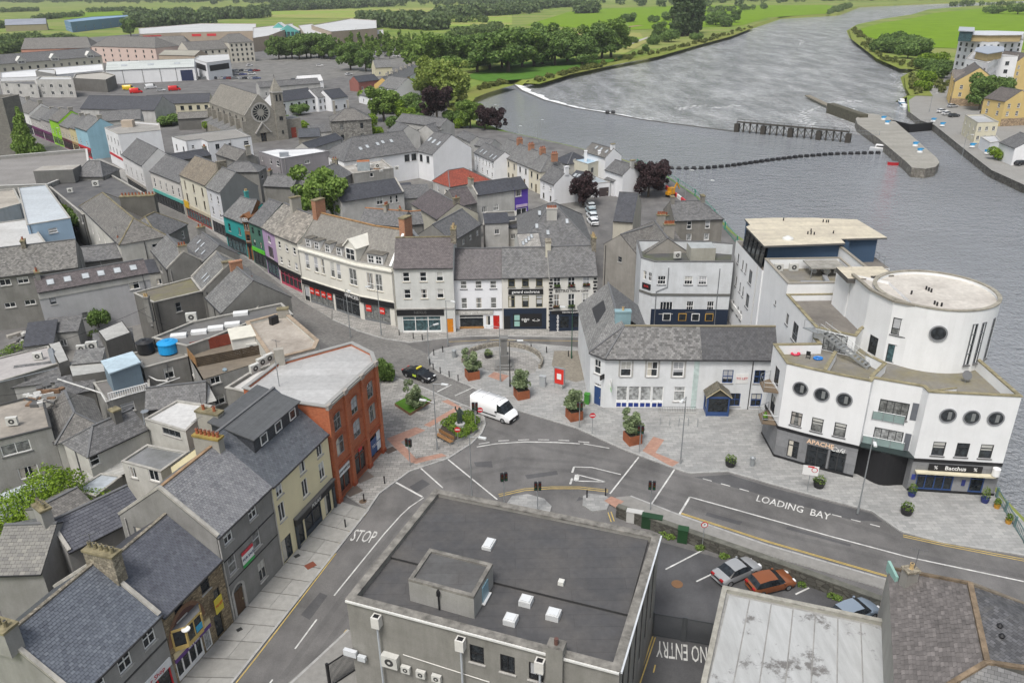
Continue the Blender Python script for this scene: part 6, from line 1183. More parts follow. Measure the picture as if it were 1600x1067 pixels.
HOP=plain((.62,.61,.58),.6,var=.15)
for px in(KX(440,375),KX(1245,590),(846,1030)):
 u,z=wn_.uz(*px);m=MB();q=wn_.pt(u,.32);m.obox(q,wn_.d,.3,.26,zf-1.35,zf-.45,HOP);m.obox(q,wn_.d,.2,.16,zf-.452,zf-.44,BLACK);m.bar((*q,zf-1.35),(*q,0),.08,plain((.42,.45,.48),.5,var=.1));fb.part('rainwater_hopper',m)
def wall_ac(wl,px,s=1.0,nm='condenser'):
 u,z=wl.uz(*px);q=wl.pt(u,.25);return condenser(fb,q,wl.d,z-.4*s,s)
wall_ac(wn_,KX(570,780),1.35);[wall_ac(wn_,p,.75)for p in(KX(718,865),KX(862,910),KX(1012,950))]
m=MB();(u0,z0),(u1,z1)=wn_.uz(*KX(680,745)),wn_.uz(*KX(1510,1010));m.bar((*wn_.pt(u0,.06),z0),(*wn_.pt(u1,.06),z1),.035,HOP);fb.part('conduit',m)
u,z=wn_.uz(*KX(190,700));q=wn_.pt(u,.3);m=MB();m.obox(q,wn_.d,.5,.14,z-.3,z+.2,plain((.6,.62,.64),.4));m.obox(wn_.pt(u+.9,.3),wn_.d,.3,.14,z-.45,z-.05,plain((.55,.58,.6),.4));fb.part('floodlight',m)
# step between the two roof levels, roof hut, rooflights, flue
P=lambda x,y,z=zf-.45:V2(at(x,y,z));m=MB();a,b_=P(603,871),P(982,963);dd=(b_-a).normalized();nn_=Vector((-dd.y,dd.x));I_=inset(ccw(fp),.5)
far=[a+dd*.05,b_-dd*.05,P(1018,842)-dd*.2,P(683,775)+dd*.15];m.prism(ccw(far),zf-.46,zf-.26,plain((.03,.03,.03),.8),RF);fb.part('raised_roof',m)  # step sides painted near black: shade of the step face put into the colour
hut=[V2(at(*p,zf+1.45))for p in[(638,904),(740,932),(770,880),(671,856)]];m=MB();m.prism(ccw(hut),zf-.45,zf+1.25,render_wall((.36,.355,.34),.5));o=fb.part('roof_hut',m);I2=inset(ccw(hut),.28);c=ccw(hut);m=MB()
for i in range(4):j=(i+1)%4;m.poly([(*c[i],zf+1.45),(*c[j],zf+1.45),(*I2[j],zf+1.45),(*I2[i],zf+1.45)],ROUGHC);m.poly([(*c[i],zf+1.25),(*c[j],zf+1.25),(*c[j],zf+1.45),(*c[i],zf+1.45)],ROUGHC);m.poly([(*I2[j],zf+1.3),(*I2[i],zf+1.3),(*I2[i],zf+1.45),(*I2[j],zf+1.45)],ROUGHC)
m.poly([(*p,zf+1.3)for p in I2],felt((.1,.1,.1),(.06,.05,.045),.5,1.1));m.build('hut_roof',o,org=fb.org)
hd_=(hut[2]-hut[1]).normalized();hn=Vector((hd_.y,-hd_.x));q=hut[1].lerp(hut[2],.55)+hn*.03;m=MB();m.obox(q,hd_,.5,.04,zf-.3,zf+1.0,plain((.2,.33,.4),.3));m.obox(q+hn*.08,hd_,.62,.12,zf-.35,zf-.25,WHITE);m.build('door',o,org=fb.org)
q=hut[0].lerp(hut[1],.47)+Vector((hut[1]-hut[0]).yx*Vector((1,-1))).normalized()*.1;m=MB();m.bar((*q,zf-.4),(*q,zf+1.3),.06,BLACK);m.obox(q,(1,0),.12,.12,zf+.85,zf+1.15,BLACK);m.build('downpipe',o,org=fb.org)
for(x,y),w_,h_ in(((764,851),.36,.6),((798,967),.42,.4),((822,938),.42,.4),((865,959),.44,.42)):
 q=P(x,y,zf-.2);m=MB();m.obox(q,nn_,h_,w_,zf-.45,zf-.02,plain((.55,.56,.56),.6));o=fb.part('skylight',m);g=MB();g.obox(q,nn_,h_-.1,w_-.1,zf-.02,zf+.06,plain((.62,.64,.65),.25,var=.05));g.build('pane',o,org=fb.org)
q=P(877,911,zf-.2);m=MB();m.obox(q,dd,.2,.2,zf-.3,zf+.05,plain((.6,.6,.56),.7));fb.part('roof_vent',m)
q=P(868,1010,zf);u,z=wn_.uz(868,1040);qq=wn_.pt(u,-.1);m=MB();m.obox(qq,wn_.d,.55,.45,0,zf+.8,FW,ROUGHC);m.cyl((qq.x,qq.y),.14,zf+.8,zf+1.25,plain((.12,.06,.05),.7),10);fb.part('chimney',m)
fb.done()
# ================================================================ white sheet roof and tiled roof, bottom right
zg=4.6;gp=[at(1130,916,zg),at(1392,971,zg),at(1400,1095,zg),at(1090,1095,zg)]
gb,W_=flat('sheet_roofed_store','low store with peeling white sheet roof in the bottom right','building',[V2(p)for p in gp],zg,render_wall((.42,.41,.36),.45),felt((.34,.34,.33),(.16,.155,.15),.4,2),.3,.3,plain((.34,.33,.29),.95,var=.4))
def peel():
 m,nt,b=_nt('peeling_sheet');b.inputs['Roughness'].default_value=.9;n1=noise(nt,coords(nt,False),.38,9,.75);n2=noise(nt,coords(nt,False,(1.6,.3,1)),1.0,6,.7);r=ramp(nt,n1,[(.55,c4((.42,.43,.43))),(.62,c4((.16,.155,.15)))]);r2=ramp(nt,n2,[(.25,c4((.7,.7,.69))),(.65,c4((1,1,1)))]);o=mixc(nt,.9,r.outputs[0],r2.outputs[0],'MULTIPLY');nt.links.new(o,b.inputs['Base Color']);return m
PEEL=peel();ins=inset(ccw([V2(p)for p in gp]),.45);A0,A1=V2(at(1139,926,zg)),V2(at(1382,978,zg));B0,B1=V2(at(1100,1090,zg)),V2(at(1392,1090,zg))
for k in range(7):
 m=MB();t0,t1=k/7+.004,(k+1)/7-.004;m.prism(ccw([A0.lerp(A1,t0),A0.lerp(A1,t1),B0.lerp(B1,t1),B0.lerp(B1,t0)]),zg-.29,zg-.22+.012*(k%2),PEEL);gb.part('roof_panel',m)
gb.done()
zt_=7.6;e0,e1=V2(at(1388,918,zt_)),V2(at(1400,1120,zt_));r0,r1=V2(at(1515,912,zt_+2.6)),V2(at(1542,1035,zt_+2.6));tb=Bld('tiled_roof_house','stone-slated hipped house with brick-capped ridge in the bottom right corner','house',(30,42));m=MB()
top=V2(at(1425,884,zt_));tops=V2(at(1600,932,zt_+.4));rt_=zt_+2.6
TILEW=render_wall((.4,.39,.36),.4);STN=[plain((.15*k,.137*k,.132*k),.8,var=.3)for k in(1,.9,1.12,1.3,.8)]
tb.wall(V2(at(1388,890,zt_)),e1,0,zt_,TILEW)
corner=V2(at(1388,888,zt_));far2=V2(at(1640,960,zt_));tb.wall(far2,corner,0,zt_,TILEW)
face1=[(*e1,zt_),(*corner,zt_),(*r0,rt_),(*r1,rt_)];m.slab(face1[::-1],.12,SL_BROWN,nrm=None);rend=V2(at(1700,1090,rt_));hipE=V2(at(1400,1130,zt_))
m.slab([(*far2,zt_),(*r0,rt_),(*corner,zt_)],.12,SL_MID,nrm=(.2,.5,.8));vy=V2(at(1640,960,zt_));m.slab([(*r1,rt_),(*V2(at(1700,1040,rt_)),rt_),(*V2(at(1680,970,zt_-.5)),zt_-.5),(*r0,rt_)],.12,slate((.1,.1,.105),.34,.26,.25,.4),nrm=(.2,.3,.8));m.slab([(*e1,zt_),(*V2(at(1700,1200,zt_)),zt_),(*rend,rt_),(*r1,rt_)],.12,SL_MID,nrm=(0,-.5,.8));ro=tb.part('roof',m)
sm=MB();slates_on(sm,(*corner,zt_+.02),(*e1,zt_+.02),(*r1,rt_+.02),(*r0,rt_+.02),STN,.42,.26,31);
for i in range(len(sm.f)):sm.f[i]=sm.f[i][::-1]
so=sm.build('slates',ro,org=tb.org);so['kind']='stuff';m=MB();RR=plain((.2,.15,.1),.95,var=.6);m.rect((*r0,rt_+.08),(*r1,rt_+.08),.34,.2,RR);m.rect((*r1,rt_+.08),(*e1,zt_+.1),.3,.18,RR);m.rect((*r0,rt_+.08),(*corner,zt_+.1),.28,.16,RR);m.rect((*r0,rt_+.08),(*far2,zt_+.1),.28,.16,plain((.2,.17,.13),.9,var=.4));m.rect((*r1,rt_+.06),(*V2(at(1640,1050,rt_)),rt_+.06),.3,.18,RR);m.build('ridge',ro,org=tb.org)
q=V2(at(1418,912,zt_+.6));tb.chimney(q,(1,.2),.45,.35,zt_-.2,zt_+2.0,render_wall((.3,.29,.27),.4),1,POTBUFF,cap=RSTONE);m=MB();q=V2(at(1393,900,zt_));m.obox(q,(0.1,1),.9,.1,zt_-.2,zt_+.7,render_wall((.3,.5,.45),.3));tb.part('gable_kneeler',m)
for p in((1560,985),(1563,1001)):q=V2(at(*p,rt_-.4));m=MB();m.cyl((q.x,q.y),.14,rt_-.9,rt_+.05,BLACK,10);m.cyl((q.x,q.y),.2,rt_+.05,rt_+.2,BLACK,10,.08);m.obox((q.x,q.y),(1,.3),.3,.22,rt_-.85,rt_-.6,LEAD);tb.part('roof_vent',m)
tb.done()
# ================================================================ left: jumble of rear roofs between the two streets
GW=render_wall((.27,.265,.25),.6);GW2=render_wall((.37,.365,.35),.6);PALE=render_wall((.52,.515,.5),.5);OFFW=render_wall((.62,.61,.57),.5);DARKW=render_wall((.17,.165,.155),.5)
def G(label,A,B,ze,R,wall=GW,roof=None,pitch=36,name='rear_building',cat='building',**kw):
 if 'chim' not in kw and ze>5 and not kw.get('hip')and name=='rear_building' and random.random()<.75:kw['chim']=[(random.choice((.04,.5,.96)),.5,1.3,.6,random.uniform(.7,1.2),dict(mat=random.choice((STK,CHS,GW)),pots=random.randint(1,3),cap=LICHEN))]
 return gable(name,label,cat,A,B,ze,R=R,pitch=pitch,wall=wall,roof=roof or SL_MID,**kw)
b,f,I=G('long grey rear warehouse with small paired windows at the left edge',(-45,438),(122,417),8.5,(60,381),roof=slate((.15,.145,.135),.3,.22,.35,.5),pitch=34);f.wpx([(8,441),(36,438)],1.5,1.0,style='two',sm=SILL,g=0);f.wpx([(16,477),(47,472)],1.5,.8,style='two',sm=SILL,g=0);b.done()
b,f,I=G('small slate lean-to roof at the end of the grey warehouse',(120,411),(192,402),6.2,(150,384),pitch=32);b.done()
b,f,I=G('long purple-slate roof with six skylights over a pebbledash wall',(58,457),(232,426),8.0,(137,420),wall=render_wall((.47,.47,.485),.35),roof=SL_PURP,pitch=30);lights_on(b,I,[(.13,.5),(.28,.5),(.44,.5),(.58,.5),(.73,.5),(.88,.5)],1.0,1.1);f.band(6.9,7.7,PALE,.1,'eaves_band');b.done()
b,f,I=G('white-walled house with double hipped stone-slate roof and long chimney stack',(125,322),(187,382),8.6,(185,322),wall=OFFW,roof=SL_BROWN,pitch=36,hip=(4,4.5),ridge=LICHEN);f.auto(6,(1.2,4.8),.9,1.6);q=at(222,338,9.2);b.chimney((q.x,q.y),(1,.12),3.0,.75,7.5,13.2,render_wall((.14,.135,.12),.5),10,POTRED,cap=LICHEN);b.done()
b,f,I=G('small hipped slate roof behind the long chimney stack',(250,373),(292,350),8.0,(262,322),roof=SL_MID,pitch=36,hip=(3,3),ridge=LICHEN);b.done()
b,f,I=G('grey gabled rear house with pale verge facing the yard',(237,391),(262,421),7.2,(276,383),roof=SL_TILE,pitch=38,coping='r');b.done()
b,f,I=G('slate rear roof with four little skylights beside the street',(290,385),(318,409),7.6,(330,374),roof=SL_MID,pitch=36);lights_on(b,I,[(.3,.55),(.5,.55),(.5,.2),(.75,.3)],.6,1.0);b.done()
b,W_=flat('rear_building','brown flat-roofed rear building with a dark walled yard','building',[(209,458),(300,434),(316,455),(240,473)],7.4,DARKW,felt((.15,.135,.11),(.2,.19,.05),.45,1.5),.1,.2);b.chimney(at(231,478,7.4),(1,0),.35,.3,5,8.8,GW,2,POTBUFF);b.done()
b,f,I=G('pale gabled slate roof with two skylights near the cobbled street',(300,433),(317,456),7.4,(346,403),roof=SL_TILE,pitch=38,coping='lr',chim=[(.95,.5,1.5,.7,.6,dict(mat=STK,cap=LICHEN))]);lights_on(b,I,[(.5,.3),(.7,.3)],.5,1.3);b.done()
b,f,I=G('slate rear roof with brick party wall next to the flat roofs',(322,464),(347,489),7.4,(385,430),roof=SL_TILE,pitch=36,chim=[(.0,.5,1.7,.6,.9,dict(mat=BRICKC))]);b.done()
b,f,I=G('small gabled slate roof facing the flat roofs',(352,478),(402,486),6.6,(385,448),roof=SL_MID,pitch=38,coping='r');b.done()
# flat felt roof with white skylights, stained terrace roof, deck
b,W_=flat('rear_building','patched felt roof with a row of white skylights','building',[(238,528),(300,503),(440,474),(458,492),(392,503),(330,528),(292,541)],7.6,GW,felt((.13,.13,.13),(.2,.19,.17),.5,1.3),.25,.25)
for p in((279,525),(311,519),(337,513),(363,507),(376,490)):q=at(*p,7.5);m=MB();m.obox((q.x,q.y),(1,.25),.95,.5,7.35,7.75,plain((.72,.73,.73),.5));b.part('skylight',m)
b.done()
b,W_=flat('rear_building','stained pale flat roof with lichened orange coping near the cobbles','building',[(384,503),(446,487),(498,532),(492,545),(424,562)],8.2,OFFW,felt((.42,.38,.33),(.2,.17,.14),.7,3.0),.35,.4,plain((.34,.27,.2),.95,var=.4));b.chimney(at(432,575,8.2),(1,.3),.6,.45,6,9.8,STK,0,cap=LICHEN);b.chimney(at(443,492,8.2),(1,.2),.7,.35,7,9.2,STK,0,cap=LICHEN);m=MB();q=at(428,502,8.2);m.obox((q.x,q.y),(.6,.8),.55,.3,7.8,8.9,BLACK);b.part('roof_vent',m);b.done()
b,W_=flat('rear_building','grey rear building carrying a timber roof deck with red screen','building',[(292,552),(412,526),(420,562),(316,594)],6.2,GW2,felt((.2,.17,.13),(.12,.1,.08),.6,.5),.02,.2)
w=wall_near(W_,(365,600));w.wpx([(336,591)],1.2,.9,style='two',sm=SILL,g=0);w.wpx([(342,625)],1.5,1.2,style='two',sm=SILL,g=1)
def fence(bld,p0,p1,z0,h,mat,n,name='timber_fence',plank=.09):
 """rail fence built plank by plank"""
 m=MB();a,c=V2(p0),V2(p1)
 for k in range(4):q=a.lerp(c,k/3);m.obox(q,(c-a),.06,.06,z0,z0+h,mat)
 o=bld.part(name,m)
 for k in range(n):z=z0+h*(k+.5)/n;pm=MB();pm.rect((*a,z),(*c,z),.05,h/n*.86,mat);pm.build('plank',o,org=bld.org)
WOOD=plain((.075,.055,.035),.9,var=.4);WOOD2=plain((.3,.17,.07),.85,var=.3);REDW=plain((.22,.045,.025),.8,var=.25)
fence(b,at(308,572,6.3),at(413,551,6.3),6.2,1.25,WOOD,6);fence(b,at(291,552,6.3),at(308,572,6.3),6.2,1.2,WOOD2,5);fence(b,at(300,551,6.3),at(362,536,6.3),6.2,1.5,REDW,8,'red_screen')
sh=[V2(at(*p,8.3))for p in[(362,530),(398,524),(390,508),(357,514)]];m=MB();m.prism(ccw(sh),6.2,8.2,plain((.68,.67,.63),.7));m.prism(inset(ccw(sh),-.15),8.2,8.3,plain((.62,.6,.52),.7),None,True);o=b.part('deck_shed',m);m=MB();a,c=V2(at(372,540,7.2)),V2(at(404,533,7.2));b.done()
b,W_=flat('rear_building','grey blank-walled roof below the black and blue water tanks','building',[(205,552),(286,538),(293,557),(224,575)],6.4,GW,felt((.2,.19,.17),(.12,.11,.1),.5,2),.15,.2);b.done()
def tank(px,z,r,h,col,label):
 q=at(*px,z);m=MB();mt=plain(col,.4,var=.08);m.cyl((q.x,q.y),r,z,z+h*.75,mt,20,r*.96);m.cyl((q.x,q.y),r*1.04,z+h*.72,z+h*.8,mt,20);m.cyl((q.x,q.y),r*.98,z+h*.8,z+h*.95,mt,20,r*.55);m.cyl((q.x,q.y),r*.2,z+h*.95,z+h,mt,12);tag(m.build('water_tank',org=(q.x,q.y,z)),label,'water tank')
tank((229,549),6.45,1.05,1.7,(.02,.02,.022),'black plastic water tank on the grey roof');tank((264,549),6.45,1.2,1.6,(.01,.28,.62),'bright blue water tank with domed lid on the grey roof')
b,W_=flat('rear_building','low grey roof with white balustrade beside the blue shed','building',[(146,598),(232,584),(234,606),(166,626)],4.8,GW2,felt((.2,.19,.18),(.13,.12,.11),.5,2),.1,.15)
bal=MB();a,c=V2(at(170,620,5.3)),V2(at(231,604,5.3));bal.rect((*a,5.75),(*c,5.75),.1,.08,WHITE);bal.rect((*a,4.95),(*c,4.95),.1,.08,WHITE);o=b.part('balustrade',bal)
for k in range(18):q=a.lerp(c,k/17);m=MB();m.obox(q,(c-a),.05,.04,4.95,5.75,WHITE);m.build('baluster',o,org=b.org)
b.done()
sb=[V2(at(*p,7.6))for p in[(157,563),(207,548),(220,565),(170,583)]];b=Bld('roof_shed','pale blue sheet-roofed shed standing above the balustrade','shed',sum(sb,Vector((0,0)))/4);m=MB();SHB=render_wall((.2,.27,.33),.35);m.prism(inset(ccw(sb),.15),4.7,7.4,SHB);b.part('wall',m);m=MB();m.prism(ccw(sb),7.4,7.55,plain((.42,.53,.6),.5,var=.2),felt((.42,.53,.6),(.3,.36,.4),.4,.9),True);b.part('roof',m)
b,f,I=G('long dark slate roof behind the white sheet roof',(226,640),(322,629),5.2,(272,602),roof=SL_MID,pitch=34);b.done()
b,f,I=G('hipped brown-slate rear wing facing the yard on the left',(70,642),(88,692),5.0,(114,640),wall=OFFW,roof=SL_BROWN,pitch=36,hip=(0,2.2));b.done()
b,f,I=G('white-walled rear wing with dark slate roof and black chimney',(137,713),(231,669),5.0,(184,649),wall=OFFW,roof=SL_MID,pitch=34,hip=(2.2,0),chim=[(.7,.42,.9,.8,1.1,dict(mat=DARKW,cap=LICHEN))]);f.wpx([(124,716)],1,1.3);lights_on(b,I,[]);b.done()
b,W_=flat('rear_building','bright white sheet-roofed room above the yard','building',[(226,655),(277,626),(331,634),(290,674)],6.0,OFFW,felt((.55,.55,.54),(.42,.41,.4),.4,1.2,.6),.12,.2);w=wall_near(W_,(265,680));w.wpx([(268,676)],2.6,.8,style='three',fm=GREYF,g=0);b.done()
b,W_=flat('rear_building','low flat-roofed kitchen with white walls and mossy patches','building',[(190,721),(230,695),(293,707),(251,737)],4.6,OFFW,felt((.19,.195,.2),(.07,.075,.06),.6,3.5),.1,.2);w=wall_near(W_,(215,745));w.wpx([(208,738)],.9,1.3,style='two');w.wpx([(240,742)],1.3,1.3,style='two');b.done()
b,W_=flat('rear_building','grey flat-roofed rear block with wide white window on the left','building',[(-30,695),(80,668),(70,630),(40,622),(-30,640)],6.6,GW2,felt((.32,.29,.25),(.12,.11,.1),.6,3.0),.15,.2,plain((.05,.05,.05),.7));w=wall_near(W_,(25,700));w.wpx([(25,700)],2.6,1.3,style='two',sm=DSILL,g=2);w.wpx([(45,737)],1.8,1.4,style='two',sm=None,g=0);b.done()
b,W_=flat('rear_building','wide pale grey sheet roof at the far left','building',[(-30,566),(75,541),(98,566),(-30,605)],5.6,GW,felt((.4,.38,.37),(.3,.28,.27),.5,5.0),.1,.15);b.done()
CORR=felt((.42,.42,.4),(.3,.29,.27),.4,.35,.5,.55)
for(p,z,l)in(([(75,537),(94,533),(108,562),(91,568)],6.2,'narrow ribbed sheet roof beside the pale grey roof'),([(153,517),(191,501),(204,519),(165,533)],4.8,'small ribbed sheet shed by the yard shrub'),([(105,566),(160,556),(165,580),(112,588)],5.4,'grey ribbed lean-to beside the blue shed'),([(22,628),(50,618),(60,634),(30,642)],6.0,'little ribbed sheet canopy on the left')):
 b,W_=flat('lean_to',l,'shed',p,z,DARKW,CORR,.02,.1);b.done()
b,W_=flat('lean_to','pale blue ribbed sheet roof by the ivy','shed',[(-30,782),(72,742),(82,760),(40,800),(-30,830)],3.2,OFFW,felt((.46,.5,.53),(.36,.38,.4),.4,.45,.5,.75),.02,.1);b.done()
b,W_=flat('lean_to','small blue-grey sheet roof in the walled yard','shed',[(118,765),(158,740),(190,744),(150,775)],2.8,GW,felt((.42,.46,.5),(.33,.35,.37),.4,.45,.5,.75),.05,.15);b.done()
b,W_=flat('rear_building','grey roofed link with parapet beside the red brick roof','building',[(352,606),(398,577),(432,566),(470,600),(430,622)],7.6,GW,felt((.55,.54,.52),(.3,.29,.28),.4,1.2),.35,.25);b.done()
# upper left: large dark roof with mural wall, white roofs, grey parapets
b,W_=flat('large_store','wide dark felt-roofed store with pale blue end','building',[(108,318),(72,288),(165,268),(232,306),(130,336)],7.6,GW,felt((.085,.085,.088),(.3,.29,.27),.25,2.4),.3,.3);b.done()
b,W_=flat('large_store','box with sky-blue painted parapet and mural beside the dark roof','building',[(28,294),(72,289),(110,341),(42,352)],8.6,render_wall((.3,.42,.55),.2),felt((.45,.49,.52),(.36,.38,.4),.4,4),.1,.2);b.done()
b,W_=flat('large_store','white sheet-roofed store at the left edge','building',[(-30,352),(45,342),(71,379),(-30,394)],7.0,PALE,felt((.5,.5,.49),(.38,.37,.35),.5,3),.1,.2);b.done()
b,W_=flat('large_store','brown-stained flat roof of the store below the grey parapets','building',[(-30,300),(22,295),(34,318),(-30,335)],7.6,PALE,felt((.4,.37,.32),(.2,.18,.16),.6,2),.3,.3);b.done()
b,W_=flat('large_store','grey parapeted shop block with roof hut opposite the painted row','building',[(-30,247),(50,240),(136,233),(140,262),(75,288),(-30,292)],8.2,GW2,felt((.24,.23,.22),(.16,.15,.14),.5,3),.8,.4,plain((.5,.5,.48),.8));m=MB();q=at(92,272,9);m.obox((q.x,q.y),(1,.12),4.2,2.6,7.4,10.4,render_wall((.16,.16,.155),.4),felt((.3,.28,.25),(.6,.6,.58),.4,3));b.part('roof_hut',m);b.done()
b,f,I=G('small hipped slate roof behind the dark store',(115,276),(160,276),8.2,(130,252),pitch=36,hip=(2,2));b.done()
q=at(28,246);tw=Bld('church_tower','tall square grey stone church tower cut by the left edge','tower',(q.x-5,q.y+4));TST=blocks((.17,.165,.15),(.22,.21,.19),(.13,.125,.115),.7,.35,.012);P_=[Vector((q.x-10,q.y)),Vector((q.x,q.y)),Vector((q.x,q.y+9)),Vector((q.x-10,q.y+9))]
for i in range(4):tw.wall(P_[i],P_[(i+1)%4],0,17.5,TST)
tw.walls[0].win(5,10,1.2,2.4,'plain',DARKF,SILL,0);tw.walls[1].win(4.5,10,1.2,2.4,'plain',DARKF,SILL,0);flat_roof(tw,P_,17.5,.8,.5,felt((.2,.19,.17)),TST,TST);tw.done()
# ================================================================ middle distance
KC=lambda x,y:(380+x/6.154,180+y/6.154);KD=lambda x,y:(600+x/6.154,180+y/6.154);KE=lambda x,y:(780+x/5.614,180+y/5.614);K2=lambda x,y:(400+x/4,y/4);K1=lambda x,y:(x/4,y/4)
WHT=render_wall((.76,.77,.79),.15);YEL=render_wall((.62,.47,.2),.15)
b,W_=flat('shop_block','white flat-roofed block with stepped front behind the cream street house','building',[KA(665,208),KA(800,252),KA(950,232),KA(1020,260),KA(1430,207),KA(1280,132)],9.0,WHT,felt((.28,.27,.25),(.2,.19,.18),.5,3),.15,.3,plain((.2,.2,.19),.8));w=wall_near(W_,KA(735,290));w and w.auto(2,(5.6,),1.0,1.6,fm=DARKF);b.done()
b,f,I=G('navy slate roof sunk behind the pale-roofed street house',KA(700,440),KA(1045,385),7.0,KA(860,345),roof=SL_NAVY,pitch=30);b.done()
b,f,I=G('brown slate gable behind the mossy-ridged street house',KA(1090,372),KA(1295,440),8.0,KA(1240,300),roof=SL_BROWN,pitch=38,chim=[(1.0,.6,1.2,.6,1.2,dict(mat=STK,cap=LICHEN))]);b.done()
b,f,I=G('dark hipped slate roof by the tall dark gable',KA(1130,545),KA(1500,545),7.5,KA(1310,450),roof=SL_MID,pitch=34,hip=(3,3));b.done()
b,W_=flat('shop_block','white-topped block with mauve pebbledash walls before the church','building',[KC(145,352),KC(365,422),KC(825,348),KC(690,320),KC(420,330),KC(330,325)],8.5,render_wall((.3,.285,.3),.3),felt((.68,.69,.7),(.5,.5,.5),.3,3,.5),.12,.25,plain((.2,.2,.21),.8));m=MB();q=at(*KC(395,390),8.6);m.obox((q.x,q.y),(1,.2),1.1,.7,8.4,9.4,plain((.25,.27,.3),.5));b.part('roof_vent',m);b.done()
b,f,I=G('patterned slate hipped roof below the white-topped block',KC(420,690),KC(790,640),6.2,KC(640,530),roof=slate((.13,.128,.125),.34,.3,.3,.6),pitch=34,hip=(3,3));b.done()
b,f,I=G('grey slate rear roof left of the big tree',KC(190,680),KC(480,695),6.2,KC(330,570),roof=SL_MID,pitch=32);b.done()
b,f,I=G('grey gable behind the patterned slate roof',KC(850,660),KC(1050,560),6.2,KC(890,460),roof=SL_MID,pitch=30);b.done()
b,W_=flat('shop_block','long flat roof scattered with white sheets and a rusty tank','building',[KC(835,452),KC(1290,392),KC(1445,512),KC(1060,565)],6.4,GW2,felt((.3,.28,.25),(.62,.61,.58),.55,2),.2,.3);w=wall_near(W_,KC(1235,575));w and w.wpx([KC(1235,575)],.9,1.0,style='plain',g=0);m=MB();q=at(*KC(1160,520),6.4);m.obox((q.x,q.y),(1,.15),1.5,1.2,6.2,8.4,plain((.32,.36,.38),.7,var=.3),plain((.35,.13,.05),.9,var=.4));b.part('rusty_tank',m);b.done()
b,f,I=G('long navy slate roof with pale walls beside the big tree',KC(940,835),KC(1545,742),6.0,KC(1210,645),wall=PALE,roof=SL_NAVY,pitch=32,coping='r');f.wpx([KC(1313,822)],1.5,1.8,style='sash4');f.wpx([KC(1422,812),KC(1477,806)],.6,1.6);b.done()
b,f,I=G('grey rear roofs with orange clay ridges behind the curved store',(560,348),(628,354),6.2,(592,327),roof=SL_MID,pitch=34,ridge=plain((.38,.17,.07),.9));b.done()
b,f,I=G('small slate roof with orange ridge next to the brick chimney',(628,352),(662,349),6.0,(640,331),roof=SL_MID,pitch=36,ridge=plain((.38,.17,.07),.9));b.done()
# white L-shaped building
b,f,I=G('large white L-shaped building with long grey slate roof',(537,253),(652,236),7.3,(605,208),wall=WHT,roof=SL_MID,pitch=33,hip=(6,0),name='office_building');f.wpx([KD(222,413),KD(288,405)],1.5,1.8,style='two',fm=DARKF);lights_on(b,I,[(.3,.45),(.4,.5),(.55,.55),(.63,.6),(.75,.6)],.9,1.2);b.done()
b,f,I=G('white gabled wing of the large slate-roofed building',(650.5,235.5),(676.4,241.6),7.3,(683,206.5),wall=WHT,roof=SL_MID,pitch=33,name='office_building');f.wpx([KD(357,412),KD(422,430)],1.3,1.8,style='two',fm=DARKF);lights_on(b,I,[(.15,.6),(.45,.55),(.8,.5)],1.0,1.5);b.done()
b,f,I=G('steep red-tiled hipped roof beside the white gable',(703,292),(766,281),4.4,(723,263),wall=PALE,roof=slate((.27,.06,.035),.3,.3,.05,.25),pitch=36,hip=(2,5));b.done()
b,f,I=G('long navy slate house with bare grey wall',(744.6,305.5),(804,297),6.6,(778,281),wall=PALE,roof=SL_NAVY,pitch=32,coping='l',chim=[(.02,.5,1.5,.7,1.2,dict(mat=STK,pots=2,cap=LICHEN))]);f.wpx([(757,327),(775,325)],1.3,1.3,style='three',g=2);b.done()
b,f,I=G('small house with vivid purple painted walls',(804.5,297),(825,293.7),6.6,(817,276),wall=render_wall((.1,.05,.36),.1),roof=SL_NAVY,pitch=32);f.wpx([KD(1290,750)],1.6,1.5,style='two');f.shop(.3,f.L-.4,.1,2.3,WHITE,2,0);f.board(.2,f.L-.2,2.6,3.2,plain((.5,.4,.55),.6));b.done()
b,f,I=G('cream-walled hall with streaked purple slate roof',(643,318),(684,343),5.4,(699,310),wall=render_wall((.5,.48,.4),.4),roof=SL_PURP,pitch=30);b.done()
b,f,I=G('purple slate roof stepping up to the bare grey wall',(716,322),(745,317),5.6,(708,296),roof=SL_PURP,pitch=34);b.done()
b,f,I=G('grey slate rear house with small eaves windows behind the off-white shop',(706,377),(751,350),7.0,(690,344),wall=GW,roof=slate((.125,.125,.128),.3,.24,.2,.3),pitch=34);f.auto(4,(5.2,),.8,.9,style='two');b.done()
b,W_=flat('shop_block','old stained concrete yard building behind the centre shops','building',[(755,352),(808,345),(806,330),(757,332)],6.0,DARKW,felt((.17,.165,.155),(.1,.1,.095),.5,2),.3,.3);b.done()
# terrace by the river
LBL=['first','second','third','fourth']
pts=[(772,238.5),(790,246),(808,254),(826,261),(844.5,269)];cl=[(.72,.72,.72),(.64,.6,.5),(.74,.74,.74),(.66,.62,.5)];tone=['white','cream','white','pale cream']
for k in range(4):
 b,f,I=G('%s terraced cottage with brick chimney, %s from the water end of its row'%(tone[k],LBL[k]),pts[k],pts[k+1],5.6,((pts[k][0]+pts[k+1][0])/2+12,(pts[k][1]+pts[k+1][1])/2-25),wall=render_wall(cl[k],.15),roof=SL_TILE,pitch=36,name='terraced_cottage',cat='house',chim=[(.95,.5,1.5,.7,1.2,dict(mat=BRICKC,pots=3))],hip=(0,3)if k==3 else(0,0));f.auto(2,(3.4,),.9,1.4,style='sash',fm=DARKF);f.win(f.L*.25,.6,.9,1.3,'sash',DARKF);f.door(f.L*.62,.95,2.1);b.done()
